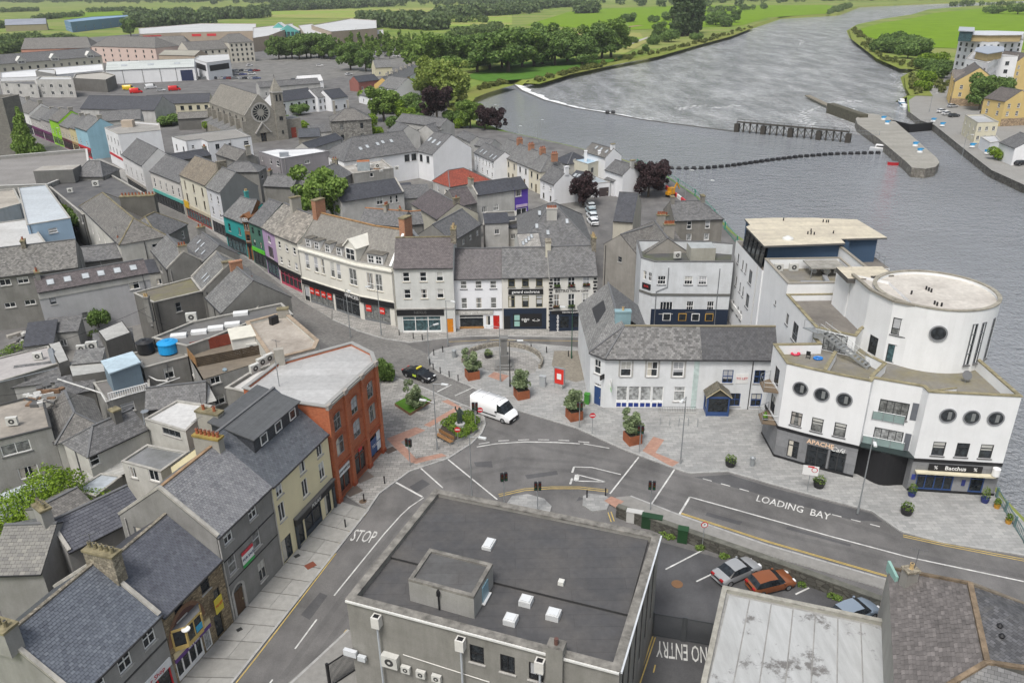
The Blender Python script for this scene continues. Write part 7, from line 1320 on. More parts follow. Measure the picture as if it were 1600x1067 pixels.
for k,(A,B,R_,l)in enumerate((((741,238),(757,246),(764,226),'white cottage with two skylights at the white gable'),((757,246),(772,253),(779,234),'white cottage between the skylit one and the river row'))):
 b,f,I=G(l,A,B,5.0,R_,wall=WHT,roof=SL_MID,pitch=34,name='terraced_cottage',cat='house');f.auto(3,(3.0,),.8,1.2);f.auto(2,(.7,),.9,1.2);lights_on(b,I,[(.4,.3),(.75,.3)],.7,1.4);b.done()
b,f,I=G('white end cottage with gable and chimney at the foot of the row',(844,279.5),(866,289),4.8,(880,266),wall=WHT,roof=SL_MID,pitch=40,name='terraced_cottage',cat='house',chim=[(.98,.5,1,.6,1.2,dict(mat=WHT))]);f.auto(2,(2.9,),.8,1.1);f.auto(2,(.5,),.8,1.3,fm=BROWNF);b.done()
b,f,I=G('black slate hipped roof near the quay',KE(480,395),KE(600,432),4.6,KE(590,310),wall=PALE,roof=SL_NAVY,pitch=30,hip=(3,3));b.done()
b,f,I=G('white riverside house with three rooflights',KE(742,318),KE(932,374),6.8,KE(905,268),wall=WHT,roof=SL_BROWN,pitch=38,name='riverside_house',cat='house',chim=[(.95,.5,1.1,.6,1.2,dict(mat=WHT,cap=LICHEN))]);lights_on(b,I,[(.35,.65),(.58,.6),(.85,.55)],.8,1.1);b.done()
b,W_=flat('riverside_house','cream flat-roofed extension with pale blue roof','house',[KE(648,393),KE(778,432),KE(935,385),KE(880,350),KE(770,340)],5.4,render_wall((.64,.62,.52),.15),felt((.35,.48,.58),(.3,.38,.45),.3,3),.2,.2);w=wall_near(W_,KE(820,455));w and w.auto(2,(2.9,),1.2,1.3,style='two',fm=GREYF);[b.chimney(at(*p,5.4),(1,0),.35,.35,4.5,8.0,WHT)for p in(KE(757,400),KE(877,400))];b.done()
b,f,I=G('white gabled house with plain grey roof by the copper tree',KE(928,478),KE(1085,528),5.6,KE(1095,415),wall=WHT,roof=SL_MID,pitch=36,name='riverside_house',cat='house',chim=[(.97,.5,1.2,.6,1.2,dict(mat=PALE,cap=LICHEN))]);b.done()
b,f,I=G('low white lean-to roof before the gabled house',KE(925,560),KE(1010,585),3.6,KE(980,515),wall=WHT,roof=SL_MID,pitch=28,name='riverside_house',cat='house');b.done()
b,W_=flat('garage','white flat-roofed garage with dark door','garage',[KE(655,565),KE(838,602),KE(972,588),KE(830,530)],3.4,WHT,felt((.33,.37,.4),(.28,.3,.32),.3,3),.12,.2);w=wall_near(W_,KE(930,665));w and w.door(w.L*.62,2.6,2.2,plain((.06,.045,.045),.6));m=MB();q=at(*KE(785,553),3.4);m.obox((q.x,q.y),(1,-.2),.8,.5,3.2,3.6,WHITE);b.part('skylight',m);b.done()
b,f,I=G('jumble of dark glazed roofs behind the garage',KE(600,560),KE(700,580),4.0,KE(690,490),wall=PALE,roof=SL_NAVY,pitch=26);lights_on(b,I,[(.3,.5),(.6,.5)],.8,1.2);b.done()
for(A,B,ze,R_,l)in((KD(30,150),KD(130,190),5,KD(180,85),'white shed roof beyond the L-shaped building'),(KD(110,60),KD(545,115),6,KD(330,5),'long dark roof of the old works near the water'),(KD(480,165),KD(665,110),5,KD(560,55),'pale blue walled house beside the trees'),(KD(700,200),KD(830,260),5,KD(820,175),'grey slate cottage above the river row'),(KD(870,290),KD(1010,310),5,KD(960,225),'dark slate cottage behind the brick chimneys')):
 b,f,I=G(l,A,B,ze,R_,wall=PALE,roof=SL_MID,pitch=32,name='house',cat='house');f.auto(3,(1.0,3.2)if ze>5 else(1.5,),.9,1.2);b.done()
 # ---------------------------------------------------------------- stone church with rose window and slender tower
CST=blocks((.24,.225,.195),(.3,.285,.25),(.19,.18,.155),.9,.42,.012);zeN=9.0;CSL=slate((.22,.205,.175),.36,.28,.5,.25)
ch,nl,I=gable('church','grey stone church with rose window, buttressed nave and slender tower','church',(327,160),(383,181),zeN,R=(374,139.5),pitch=50,wall=CST,roof=CSL,coping='r',gut=False)
W1=I['side_r'];fr0,fr1=W1.p,W1.q;fd_=W1.d;fn_=-W1.n;mid_=(fr0+fr1)/2;Wd=W1.L;zrN=I['zr'];nd=-I['n']
for k in range(6):nl.win(nl.L*(k+.5)/6,4.6,1.3,3.4,'two',DARKF,SILL,0)
for k in range(7):m=MB();q=nl.pt(max(.5,nl.L*k/6-.4),.6);m.obox(q,nd,.7,.4,0,7.2,CST);ch.part('buttress',m)
for k in range(6):m=MB();u=nl.L*(k+.5)/6;h_=nl.L/12-.2;a,b=nl.pt(u-h_),nl.pt(u+h_);c,d=nl.pt(u+h_,4.2),nl.pt(u-h_,4.2);m.prism(ccw([a,b,c,d]),0,3.0,CST);m.slab([(*d,3.05),(*c,3.05),(*b,4.3),(*a,4.3)],.1,SL_TILE);ch.part('aisle_bay',m)
rc=mid_-fn_*.06;n_=24;rz_=zeN+.5;RR_=Wd*.27;Q=lambda r,a,o:(*(rc+fd_*r*math.cos(a)-fn_*o),rz_+r*math.sin(a));m=MB()
for k in range(n_):a0,a1=2*math.pi*k/n_,2*math.pi*(k+1)/n_;m.poly([Q(RR_*1.15,a0,.1),Q(RR_*1.15,a1,.1),Q(RR_,a1,.1),Q(RR_,a0,.1)][::-1],SILL)
o=ch.part('rose_window',m);m=MB();m.poly([Q(RR_,2*math.pi*k/n_,.03)for k in range(n_)],plain((.3,.29,.26),.8));m.build('tracery',o,org=ch.org)
for k in range(16):a=2*math.pi*(k+.5)/16;m=MB();m.poly([Q(r,t,.06)for r,t in((RR_*.4,a-.1),(RR_*.92,a-.14),(RR_*.92,a+.14),(RR_*.4,a+.1))],glass(0));m.build('pane',o,org=ch.org)
W1.win(Wd/2,.1,1.9,3.2,'two',BROWNF,None,0);m=MB();pm=mid_-fn_*.3;m.poly([(*(pm-fd_*2.6),3.0),(*(pm+fd_*2.6),3.0),(*pm,6.2)],CST);m.rect((*(pm-fd_*2.6),3.0),(*pm,6.3),.5,.35,SILL);m.rect((*pm,6.3),(*(pm+fd_*2.6),3.0),.5,.35,SILL);ch.part('portal',m)
tc=fr1+fd_*1.3+fn_*1.2;m=MB();m.obox(tc,fd_,1.75,1.75,0,11,CST);m.obox(tc,fd_,1.55,1.55,11,15.2,CST);m.obox(tc,fd_,1.75,1.75,15.2,15.6,SILL);base=[tc+fd_*sx*1.6+fn_*sy*1.6 for sx,sy in((-1,-1),(1,-1),(1,1),(-1,1))]
for i in range(4):m.poly([(*base[i],15.6),(*base[(i+1)%4],15.6),(*tc,19.8)],CST)
m.bar((*tc,19.6),(*tc,20.8),.08,BLACK);o=ch.part('tower',m)
for k,z in((-.6,12.6),(.6,12.6),(-.3,6.5),(.3,6.5),(0,2)):
 f_,p_,s_=window_meshes(.55,2.0 if z>10 else 1.2,'plain',DARKF,None,0);q=tc+fd_*k-fn_*((1.55 if z>11 else 1.75)+.16);x=link('window',f_,o,(q.x-ch.org.x,q.y-ch.org.y,z),math.atan2(fd_.y,fd_.x));link('pane',p_,x)
px0=tc+fd_*1.8;pw=ch.wall(px0,px0+fd_*5.5,0,6.2,CST);ch.wall(px0+fd_*5.5,px0+fd_*5.5+fn_*6,0,6.2,CST);pw.door(2.6,1.8,3.4,plain((.3,.05,.03),.6));m=MB();m.prism(ccw([px0,px0+fd_*5.5,px0+fd_*5.5+fn_*6,px0+fn_*6]),6.2,6.4,SILL,LEAD);ch.part('porch_roof',m);ch.done()
b,f,I=G('grey stone presbytery with double hipped roof beside the church',(517,190),(580,186.5),7.2,(545,170),wall=rubble((.24,.235,.22),1.6),roof=SL_BROWN,pitch=34,hip=(5,5),name='presbytery',cat='house',chim=[(.15,.9,1.2,.7,2.2,dict(mat=STK)),(.5,.9,1.2,.7,2.2,dict(mat=STK))]);f.auto(2,(1.0,4.4),1.0,1.8,fm=DARKF);I['side_l'].auto(5,(1.0,4.4),.9,1.7,fm=DARKF);b.done()
b,f,I=G('navy roofed wing between church and white block',KC(530,215),KC(740,205),5.0,KC(610,130),wall=CST,roof=SL_BLUE,pitch=26);b.done()
b,f,I=G('dark roof in front of the presbytery',KC(640,325),KC(960,225),4.6,KC(720,225),wall=PALE,roof=SL_NAVY,pitch=30);b.done()
# white terraces and houses beyond the church
for k,(A,B,ze,R_,wl_,rf,n,l)in enumerate(((K2(150,640),K2(380,608),5.6,K2(250,560),WHT,SL_NAVY,5,'white terrace with navy roof beyond the church tower'),(K2(385,612),K2(470,600),5.6,K2(420,548),WHT,SL_TILE,3,'white terrace end with pale roof beyond the church tower'),(K2(470,620),K2(575,605),5.0,K2(510,555),WHT,SL_NAVY,2,'small dark-roofed house by the white terrace'),(K2(20,548),K2(400,520),4.6,K2(220,500),PALE,SL_MID,5,'long low grey roof before the car park'),(K2(640,515),K2(770,500),4.5,K2(700,470),render_wall((.3,.12,.1),.3),SL_NAVY,3,'low brick-red house with navy roof by the lane'),(K2(765,545),K2(880,560),5.2,K2(810,475),WHT,SL_TILE,2,'white house with arched window facing the lane'),(K2(745,425),K2(850,420),4.5,K2(800,375),render_wall((.6,.56,.4),.2),SL_TILE,2,'cream gabled bungalow behind the row of small houses'),(K2(270,515),K2(420,505),3.6,K2(350,470),WHT,felt((.6,.6,.6),(.4,.4,.4),.3,2),3,'white low shed by the car park'),(K2(640,590),K2(760,620),3.6,K2(700,560),WHT,SL_MID,2,'white outhouse beside the lane'))):
 b,f,I=G(l,A,B,ze,R_,wall=wl_,roof=rf,pitch=32,name='house',cat='house');f.auto(n,(.9,3.4)if ze>5 else(.9,),1.0,1.3,fm=DARKF if k<3 else WHITE);b.done()
a0,a1=at(*K2(845,530),5.2),at(*K2(1035,440),5.2)
for k in range(7):
 A,B=V2(a0.lerp(a1,k/7)),V2(a0.lerp(a1,(k+1)/7));b,f,I=gable('terraced_cottage','small cottage in the short terrace by the park, %s from its near end'%['first','second','third','fourth','fifth','sixth','seventh'][k],'house',A,B,5.2,depth=8,pitch=36,wall=WHT if k%3 else render_wall((.62,.42,.14),.2),roof=SL_MID,chim=[(.95,.5,1.2,.7,1.3,dict(mat=STK))]);f.auto(2,(.8,3.2),.9,1.3);b.done()
 # ---------------------------------------------------------------- far town edge: retail sheds, offices, apartments
TAN=render_wall((.4,.33,.26),.2);MEMB=felt((.5,.51,.51),(.42,.42,.42),.4,4)
for(p,z,wl_,rf,l,n)in(([K2(345,160),K2(470,200),K2(755,178),K2(752,128),K2(590,118)],14,TAN,MEMB,'big tan shopping centre hall with pale roof',0),([K2(265,160),K2(345,150),K2(470,190),K2(440,235),K2(300,210)],11,TAN,MEMB,'lower tan front of the shopping centre',0),([K2(445,205),K2(795,185),K2(798,215),K2(450,250)],8,TAN,MEMB,'long low tan shopping arcade with turquoise shopfronts',0),([K2(-20,175),K2(230,148),K2(225,170),K2(80,225),K2(-20,240)],10,TAN,MEMB,'white-roofed supermarket next to the shopping centre',0),([K1(865,178),K1(1250,148),K1(1600,150),K1(1600,195),K1(1130,205),K1(870,215)],9,TAN,MEMB,'wide retail shed with red shop lettering',0),([K1(400,128),K1(440,140),K1(845,100),K1(800,95),K1(560,108)],11,render_wall((.14,.26,.42),.15),felt((.2,.32,.46),(.16,.25,.36),.3,3),'long blue industrial shed with white corner',8),([K1(1210,370),K1(1290,395),K1(1440,375),K1(1430,340),K1(1240,350)],9,WHT,MEMB,'white box store with black sign band',0),([K1(220,445),K1(345,465),K1(345,435),K1(240,432)],9,render_wall((.22,.22,.22),.3),MEMB,'dark grey plant box on the white store roof',0),([K1(0,455),K1(150,440),K1(640,400),K1(650,440),K1(250,480),K1(0,490)],6.5,WHT,felt((.62,.63,.64),(.5,.5,.5),.3,4),'long white-roofed store behind the painted row',0),([K1(225,500),K1(455,500),K1(440,480),K1(250,478)],8,PALE,MEMB,'pale grey two-storey office with white windows',4),([K1(0,520),K1(230,530),K1(220,505),K1(0,510)],6,PALE,SL_MID,'low pale shop with dark roof at the left edge',3),([K1(455,490),K1(660,500),K1(720,470),K1(640,450),K1(470,465)],6,DARKW,felt((.4,.38,.34),(.3,.28,.26),.4,2),'open-fronted loading bay under a grey roof',0)):
 b,W_=flat('retail_building',l,'building',p,z,wl_,rf,.4,.4)
 for w in W_:
  if n and w.n.dot(w.pt(w.L/2))<0 and w.L>15:w.auto(n,(1.2,4.4),1.6,1.6,style='two',fm=WHITE)
  if 'black sign' in l and w.n.dot(w.pt(w.L/2))<0 and w.L>12:w.board(w.L*.1,w.L*.9,4.5,7.5,BLACK)
  if 'turquoise' in l and w.n.dot(w.pt(w.L/2))<0 and w.L>30:w.board(w.L*.15,w.L*.75,.5,4,plain((.1,.35,.38),.5),name='shopfront')
  if 'red shop' in l and w.n.dot(w.pt(w.L/2))<0 and w.L>25:[w.board(w.L*t-4,w.L*t+4,5.5,7.5,plain((.6,.03,.04),.5))for t in(.2,.4)]
 b.done()
at_=[V2(at(*K2(x,205),12))for x in(130,190,235)]
for q,s,l in((V2(at(*K2(155,215),4)),7,'left turquoise glass gable of the shopping centre entrance'),(V2(at(*K2(215,245),2)),9,'right turquoise glass gable of the shopping centre entrance')):
 b=Bld('glass_atrium',l,'building',q);TQ=plain((.12,.4,.37),.3);m=MB();m.box(q.x-s,q.x+s,q.y-4,q.y+8,0,9,TQ);m.poly([(q.x-s,q.y-4,9),(q.x+s,q.y-4,9),(q.x,q.y-4,14)],TQ);m.slab([(q.x-s,q.y-4,9),(q.x,q.y-4,14),(q.x,q.y+8,14),(q.x-s,q.y+8,9)][::-1],.3,plain((.6,.62,.62),.4));m.slab([(q.x+s,q.y-4,9),(q.x+s,q.y+8,9),(q.x,q.y+8,14),(q.x,q.y-4,14)],.3,plain((.6,.62,.62),.4));b.part('glazing',m)
 for k in range(5):m=MB();x=q.x-s+2*s*(k+.5)/5;m.box(x-s*.14,x+s*.14,q.y-4.2,q.y-4.03,.5,8.2,glass(4));b.part('pane',m)
for(A,B,ze,R_,wl_,rf,n,rows,hip,l)in((K1(-60,408),K1(635,352),8.0,K1(310,320),render_wall((.52,.5,.42),.2),SL_MID,14,(4.2,),(0,3),'long cream apartment range with gabled dormers'),(K1(570,290),K1(970,302),10.5,K1(760,228),render_wall((.6,.47,.42),.15),SL_BROWN,8,(1,4.2,7.4),(9,9),'pink office building with big hipped brown roof'),(K1(1430,270),K1(1580,262),12.5,K1(1480,212),render_wall((.58,.55,.48),.2),SL_BROWN,5,(1,4.2,7.2,10),(4,4),'four-storey cream apartment block by the roundabout'),(K1(1180,320),K1(1430,305),9.0,K1(1330,255),render_wall((.58,.55,.48),.2),SL_BROWN,6,(1,4,6.8),(0,0),'lower cream wing joined to the four-storey block'),(K1(830,300),K1(1180,290),8.0,K1(1000,230),TAN,SL_BROWN,0,(),(0,4),'brown-roofed range behind the pink offices'),(K1(660,442),K1(1215,420),7.0,K1(900,380),WHT,felt((.45,.48,.47),(.4,.42,.4),.3,1.5),0,(),(0,0),'white industrial warehouse with green-grey sheet roof'),(K1(990,345),K1(1215,350),8.0,K1(1090,315),TAN,felt((.3,.29,.25),(.25,.24,.2),.3,2),0,(),(0,0),'olive-roofed store behind the warehouse'),(K1(130,310),K1(570,300),8.0,K1(400,235),render_wall((.5,.25,.18),.2),SL_BROWN,0,(),(0,5),'wide brown hipped roof behind the apartment range'),(K1(30,160),K1(290,152),7.0,K1(140,120),render_wall((.35,.3,.2),.2),felt((.25,.27,.32),(.2,.22,.25),.3,3),0,(),(0,0),'ochre shed with grey roof at the edge of the fields'),(K1(500,680),K1(965,690),6.2,K1(720,600),PALE,SL_NAVY,0,(),(0,0),'wide navy slate roof behind the painted row'),(K1(905,655),K1(1310,640),5.8,K1(1130,590),render_wall((.6,.56,.42),.2),SL_NAVY,8,(3.2,),(0,0),'cream terrace with dark roof left of the church'),(K1(620,760),K1(880,745),6.0,K1(740,690),PALE,SL_MID,0,(),(0,0),'old slate roof behind the pale yellow house'),(K1(1110,745),K1(1300,735),4.0,K1(1220,700),DARKW,SL_BROWN,0,(),(0,0),'low brown roof beside the church buttresses')):
 b,f,I=G(l,A,B,ze,R_,wall=wl_,roof=rf,pitch=22 if 'warehouse' in l or 'shed' in l or 'store' in l else 32,name='building',hip=hip)
 if n:f.auto(n,rows,1.3,1.6,fm=DARKF)
 if 'dormers' in l:
  for t in(.28,.58,.9):dormer(b,f,tuple(np.array(K1(-60,408))*(1-t)+np.array(K1(635,352))*t),4.5,1.5,-.3,render_wall((.6,.6,.57),.2),7.6,True)
 if 'industrial warehouse' in l:
  f.board(f.L*.83,f.L*.97,.1,5.6,plain((.02,.03,.08),.5),name='roller_door');[f.board(f.L*t-.12,f.L*t+.12,.1,6.8,plain((.12,.12,.12),.6),name='downpipe')for t in(.18,.4,.6,.78)];lights_on(b,I,[(.2,.5),(.5,.5),(.8,.5)],3,2)
 b.done()
 # ---------------------------------------------------------------- right bank: apartments, yellow houses, lock keeper's office
KR=lambda x,y:(1440+x/4.106,30+y/4.106)
def rbox(p,z,l,wl_,rows,n,rf=None,name='apartment_block',cat='building',z0=0,style='two',fm=GREYF,w=1.6,h=1.6):
 b,W_=flat(name,l,cat,p,z,wl_,rf or felt((.45,.46,.47),(.35,.35,.36),.4,3),.3,.3)
 for w_ in W_:
  if w_.n.dot(w_.pt(w_.L/2))<0 and w_.L>3:w_.auto(max(1,int(w_.L/4.2))if n is None else n,rows,w,h,style=style,fm=fm)
 return b,W_
OCH=render_wall((.42,.33,.17),.2)
b,W_=rbox([KR(240,130),KR(430,150),KR(655,135),KR(655,95),KR(330,85),KR(250,80)],19,'tall white apartment block with timber top floor on the far bank',WHT,(1,4.2,7.4,10.6,13.8,16.2),None)
m=MB();pp=[V2(at(*KR(x,y),22))for x,y in((300,98),(430,102),(640,100),(650,82),(470,76),(340,76))];m.prism(ccw(pp),18.9,21.7,OCH);m.prism(inset(ccw(pp),-.7),21.7,22,plain((.55,.57,.6),.5),None,True);b.part('penthouse',m);m=MB();pp=[V2(at(*KR(x,y),23.5))for x,y in((245,75),(330,78),(332,55),(250,52))];m.prism(ccw(pp),18.9,23.2,glass(4));m.prism(inset(ccw(pp),-.6),23.2,23.6,plain((.4,.43,.47),.5),None,True);b.part('stair_tower',m);b.done()
b,W_=rbox([KR(285,255),KR(430,285),KR(500,240),KR(620,240),KR(630,195),KR(500,150),KR(370,165)],14.5,'stepped white apartment block with ochre panels before the tall one',WHT,(1,4.2,7.4,10.8),None);m=MB();pp=[V2(at(*KR(x,y),17.5))for x,y in((350,205),(425,222),(520,205),(520,180),(430,170),(360,185))];m.prism(ccw(pp),14.4,17.2,OCH);m.prism(inset(ccw(pp),-.6),17.2,17.5,plain((.33,.37,.43),.5),None,True);b.part('penthouse',m);b.done()
SLY=slate((.12,.105,.095),.36,.3,.1,.3)
q0,q1=V2(at(*KR(185,555))),V2(at(*KR(310,560)));dY=(q1-q0).normalized()
def perp_gable(label,p0,p1,depth,ze,pitch,wall,roof,n,rows,name='yellow_house'):
 """gable end facing the viewer: p0,p1 foot of the end wall, ridge runs away"""
 d=(p1-p0).normalized();n_=Vector((-d.y,d.x));a=p0+n_*depth;b,f,I=gable(name,label,'house',a,p0,ze,depth=(p1-p0).length,pitch=pitch,wall=wall,roof=roof);
 I['side_r'].auto(n,rows,1.1,1.5,style='sash4');f.auto(max(2,int(depth/4)),rows,1.1,1.5,style='sash4');return b,f,I
b,f,I=perp_gable('pale yellow waterside apartment house with stone base and gables',q0,q0+dY*15,24,9.0,36,YEL,SLY,3,(3.6,6.4));I['side_r'].band(.05,2.8,rubble((.4,.3,.2),2),.08,'stone_base');f.band(.05,2.8,rubble((.4,.3,.2),2),.08,'stone_base')
for t in(.25,.6):
 u=f.L*t;m=MB();c0_=f.pt(u-2.2,.4);c1_=f.pt(u+2.2,.4);m.prism(ccw([c0_,c1_,c1_-f.n*.5,c0_-f.n*.5]),0,9.4,YEL);m.poly([(*c0_,9.4),(*c1_,9.4),(*((c0_+c1_)/2),12)],YEL);ap=(c0_+c1_)/2;m.slab([(*c0_,9.3),(*ap,12.05),(*(ap-f.n*6),12.05),(*(c0_-f.n*3),9.3)],.15,SLY);m.slab([(*ap,12.05),(*c1_,9.3),(*(c1_-f.n*3),9.3),(*(ap-f.n*6),12.05)],.15,SLY);b.part('gable_bay',m)
b.done()
q0=V2(at(*KR(500,690)));b,f,I=perp_gable('yellow hipped house with dark roof at the right edge',q0,q0+Vector((11,2)),10,8.2,32,YEL,SLY,3,(3.4,6.0));I['side_r'].band(.05,2.6,rubble((.4,.3,.2),2),.08,'stone_base');b.done()
q0=V2(at(*KR(600,470)));b,f,I=perp_gable('tall yellow gable cut by the right edge',q0+Vector((0,6)),q0+Vector((12,8)),14,11,36,YEL,SLY,2,(3.6,6.4,9.0));b.done()
b,W_=rbox([KR(280,615),KR(360,665),KR(495,660),KR(400,612)],6.2,'cream two-storey lock office with white door on the quay',render_wall((.66,.62,.48),.12),(.9,3.6),3,felt((.4,.41,.42),(.33,.33,.33),.3,3),'lock_office','building',fm=WHITE,w=1.0,h=1.3);b.done()
b,W_=rbox([KR(378,755),KR(440,795),KR(510,785),KR(480,750)],3.4,'white flat-roofed store next to the lock office',WHT,(),0,None,'store_shed','shed');b.done()
b,f,I=gable('boat_house','white boat house with grey pitched roof by the right edge','building',KR(500,790),KR(600,830),4.6,R=KR(640,730),pitch=30,wall=WHT,roof=SL_MID);b.done()
# ================================================================ trees and planting
BARK=plain((.09,.075,.055),.95,var=.3)
def leaf_cloud(lobes,n,size,seed,flat=.0,up=.25):
 """leaf-sized faces scattered through overlapping lobes; returns vertices and quads"""
 r=np.random.RandomState(seed);L=np.array([(*c,*(k if isinstance(k,tuple)else(k,k,k)))for c,k in lobes],float);vol=L[:,3]*L[:,4]*L[:,5];idx=r.choice(len(L),n,p=vol**.67/(vol**.67).sum())
 d=r.normal(size=(n,3));d[:,2]+=up;d/=np.linalg.norm(d,axis=1)[:,None];rad=r.uniform(.55,1.08,n)**.6;rad*=1+.12*np.sin(d[:,0]*7+idx)*np.cos(d[:,1]*6);p=L[idx,:3]+d*L[idx,3:]*rad[:,None]
 nr=d+r.normal(size=(n,3))*.8;nr/=np.linalg.norm(nr,axis=1)[:,None];t=np.cross(nr,r.normal(size=(n,3)));t/=np.linalg.norm(t,axis=1)[:,None];b=np.cross(nr,t);s=size*r.uniform(.6,1.3,n)[:,None]
 V=np.stack([p-t*s-b*s*.5,p+t*s*.2-b*s*.7,p+t*s+b*s*.3,p-t*s*.3+b*s*.8],1).reshape(-1,3);return V
def cloud_mesh(name,V,mat):
 n=len(V)//4;me=bpy.data.meshes.new(name);me.vertices.add(len(V));me.vertices.foreach_set('co',V.ravel());me.loops.add(n*4);me.loops.foreach_set('vertex_index',np.arange(n*4));me.polygons.add(n);me.polygons.foreach_set('loop_start',np.arange(0,n*4,4));me.polygons.foreach_set('loop_total',np.full(n,4));me.materials.append(mat);me.update(calc_edges=True);return me
G1=leafmat((.065,.125,.035),(.19,.29,.075));G2=leafmat((.085,.155,.03),(.24,.35,.08));G3=leafmat((.11,.17,.03),(.3,.37,.09));COP=leafmat((.026,.018,.02),(.075,.045,.048));DKG=leafmat((.045,.085,.035),(.12,.18,.07));OLV=leafmat((.12,.17,.08),(.3,.37,.2));IVYK=1.3;IVY=leafmat((.07,.14,.012),(.26,.38,.04))
PROTO={}
def proto(kind):
 if kind in('broad','broad2','bush','young','copper'):kind+=random.choice('abc')
 if kind in PROTO:return PROTO[kind]
 sh,mat,n,s={'broad':('r',G1,6500,.03),'broad2':('r2',G2,6500,.03),'light':('r',G3,6000,.03),'copper':('r2',COP,6500,.028),'tall':('t',DKG,4000,.03),'young':('y',G2,1000,.05),'cone':('c',G2,6000,.028),'bush':('b',G1,2600,.05),'bush3':('b',IVY,2600,.05),'olive':('o',OLV,2600,.032)}[kind if kind in('cone','olive','tall','light','bush3')else kind[:-1]]
 r=np.random.RandomState(len(PROTO)+3);lob=[]
 if sh in 'r r2':lob=[((0,0,.6),(.27,.27,.32))]+[((.33*math.cos(a)*q,.33*math.sin(a)*q,z),(k,k,k*.85))for a,q,z,k in[(r.uniform(0,6.28),r.uniform(.45,1.25),r.uniform(.24,.9),r.uniform(.07,.19))for _ in range(26)]]
 if sh=='t':lob=[((r.uniform(-.06,.06),r.uniform(-.06,.06),z),(.13,.13,.12))for z in np.linspace(.16,.92,12)]
 if sh=='y':lob=[((r.uniform(-.07,.07),r.uniform(-.07,.07),z),(.17*(1.15-z),.17*(1.15-z),.12))for z in np.linspace(.3,.92,7)]
 if sh=='c':lob=[((r.uniform(-.08,.08),r.uniform(-.08,.08),z),(.36*(1.1-z),.36*(1.1-z),.12))for z in np.linspace(.12,.95,10)]
 if sh=='b':lob=[((r.uniform(-.35,.35),r.uniform(-.35,.35),r.uniform(.25,.6)),(.3,.3,.3))for _ in range(7)]
 if sh=='o':lob=[((.24*math.cos(a)*q,.24*math.sin(a)*q,z),(.13*(1.25-.6*z),.13*(1.25-.6*z),.12))for a,q,z in[(r.uniform(0,6.28),r.uniform(.1,1.15),r.uniform(.16,.92))for _ in range(20)]]
 c=cloud_mesh('crown',leaf_cloud(lob,n,s,len(PROTO)+11),mat);m=MB();t=.035 if sh not in 'y o' else .016;h0=.62 if sh!='b' else .3
 m.bar((0,0,-.005),(0,0,h0*.5),t,BARK,8,t*.75);m.bar((0,0,h0*.5),(.02,.01,h0),t*.75,BARK,7,t*.3)
 for k in range(5):a=k*1.3;z=h0*.45+.04*k;m.bar((0,0,z),(.2*math.cos(a),.2*math.sin(a),z+.2),t*.4,BARK,5,t*.12)
 PROTO[kind]=(c,m.mesh('trunk'));return PROTO[kind]
def tree(px,h,kind,label,w=None,z=0.0,group=None,name=None,cat='tree',pt=None):
 p=at(*px,z)if pt is None else Vector(pt);c,t=proto(kind);r=empty(name or{'copper':'copper_beech','bush':'shrub','bush3':'shrub','tall':'poplar_tree'}.get(kind,'broadleaf_tree'),p,random.uniform(0,6.28));tag(r,label,cat,group);s=(h*(w or 1),h*(w or 1),h);link('trunk',t,r,scale=s);link('crown',c,r,scale=s);return r
tree((506,352),12.5,'broad2','big leafy green tree behind the brick chimney of the cream store');tree((911,322),7.6,'copper','smaller dark copper tree beside the white end cottage');tree((1013,308),8.5,'copper','large dark copper tree by the quay road');tree((1026,296),7,'copper','second copper tree just behind the large one on the quay')
tree((46,250),14.5,'cone','dense green tree against the stone church tower',.8);tree((268,196),5,'bush','green shrub left of the church nave',1.6,cat='shrub');tree((452,202),6,'bush','bright shrub between church tower and presbytery',1.0,cat='shrub');tree((455,175),7,'bush','ivy-covered shrub behind the church tower',.7,cat='shrub')
tree((600,190),13,'broad2','round green tree above the presbytery lane');tree((683,190),13,'copper','tall dark copper tree by the river path');tree((700,168),19,'light','yellow-green willow on the river bank',1.1);tree((672,158),19,'light','light green tree left of the river willow');tree((694,146),17,'broad2','mid green tree behind the river willow',1.2);tree((735,200),10,'broad2','green tree at the head of the river terrace');tree((758,203),8,'copper','first purple tree beside the river terrace');tree((776,202),7,'copper','second purple tree beside the river terrace',1.1);tree((548,110),17,'broad','dark round tree at the car park corner');tree((572,112),13,'broad','smaller dark tree beside the car park corner tree')
for k,(x,y)in enumerate([(665,108),(690,106),(715,104),(740,112),(752,104),(768,112),(785,106),(800,110),(818,104),(835,106),(852,102),(870,104),(888,98),(905,100),(925,94),(942,92),(960,90)]):tree((x+random.uniform(-6,6),y+random.uniform(-3,3)),random.uniform(17,29),'broad' if k%4 else 'broad2','mature tree in the riverside park clump',1.25,group='mature trees in the riverside park')
for k in range(9):tree((438+k*10+random.uniform(-2,2),94-random.uniform(0,4)),random.uniform(14,18),'broad','dark clipped tree in the row before the shopping centre',.95,group='dark trees before the shopping centre')
for j in range(4):
 for k in range(13):tree((500+k*13.5+j*5+random.uniform(-3,3),92-j*6.5+random.uniform(-1,1)),random.uniform(9,13),'young','young tree planted in rows across the car park',1.2,group='young trees in the car park')
for x,y,h in((1058,58),(1066,57),(1074,56),(1082,54),(1090,52))and[(1058,58,36),(1066,57,40),(1074,56,38),(1082,54,36),(1090,52,30)]:tree((x,y),h,'tall','tall dark poplar in the clump on the left river bank',1.1,group='poplars on the river bank')
for k,(x,y,h)in enumerate([(1380,82,13),(1392,78,12),(1402,84,12),(1412,80,14),(1424,86,13),(1436,88,12),(1418,92,10)]):tree((x,y),h,'bush','dark bush in the thicket on the far bank',1.2,group='bushes on the far bank',cat='shrub')
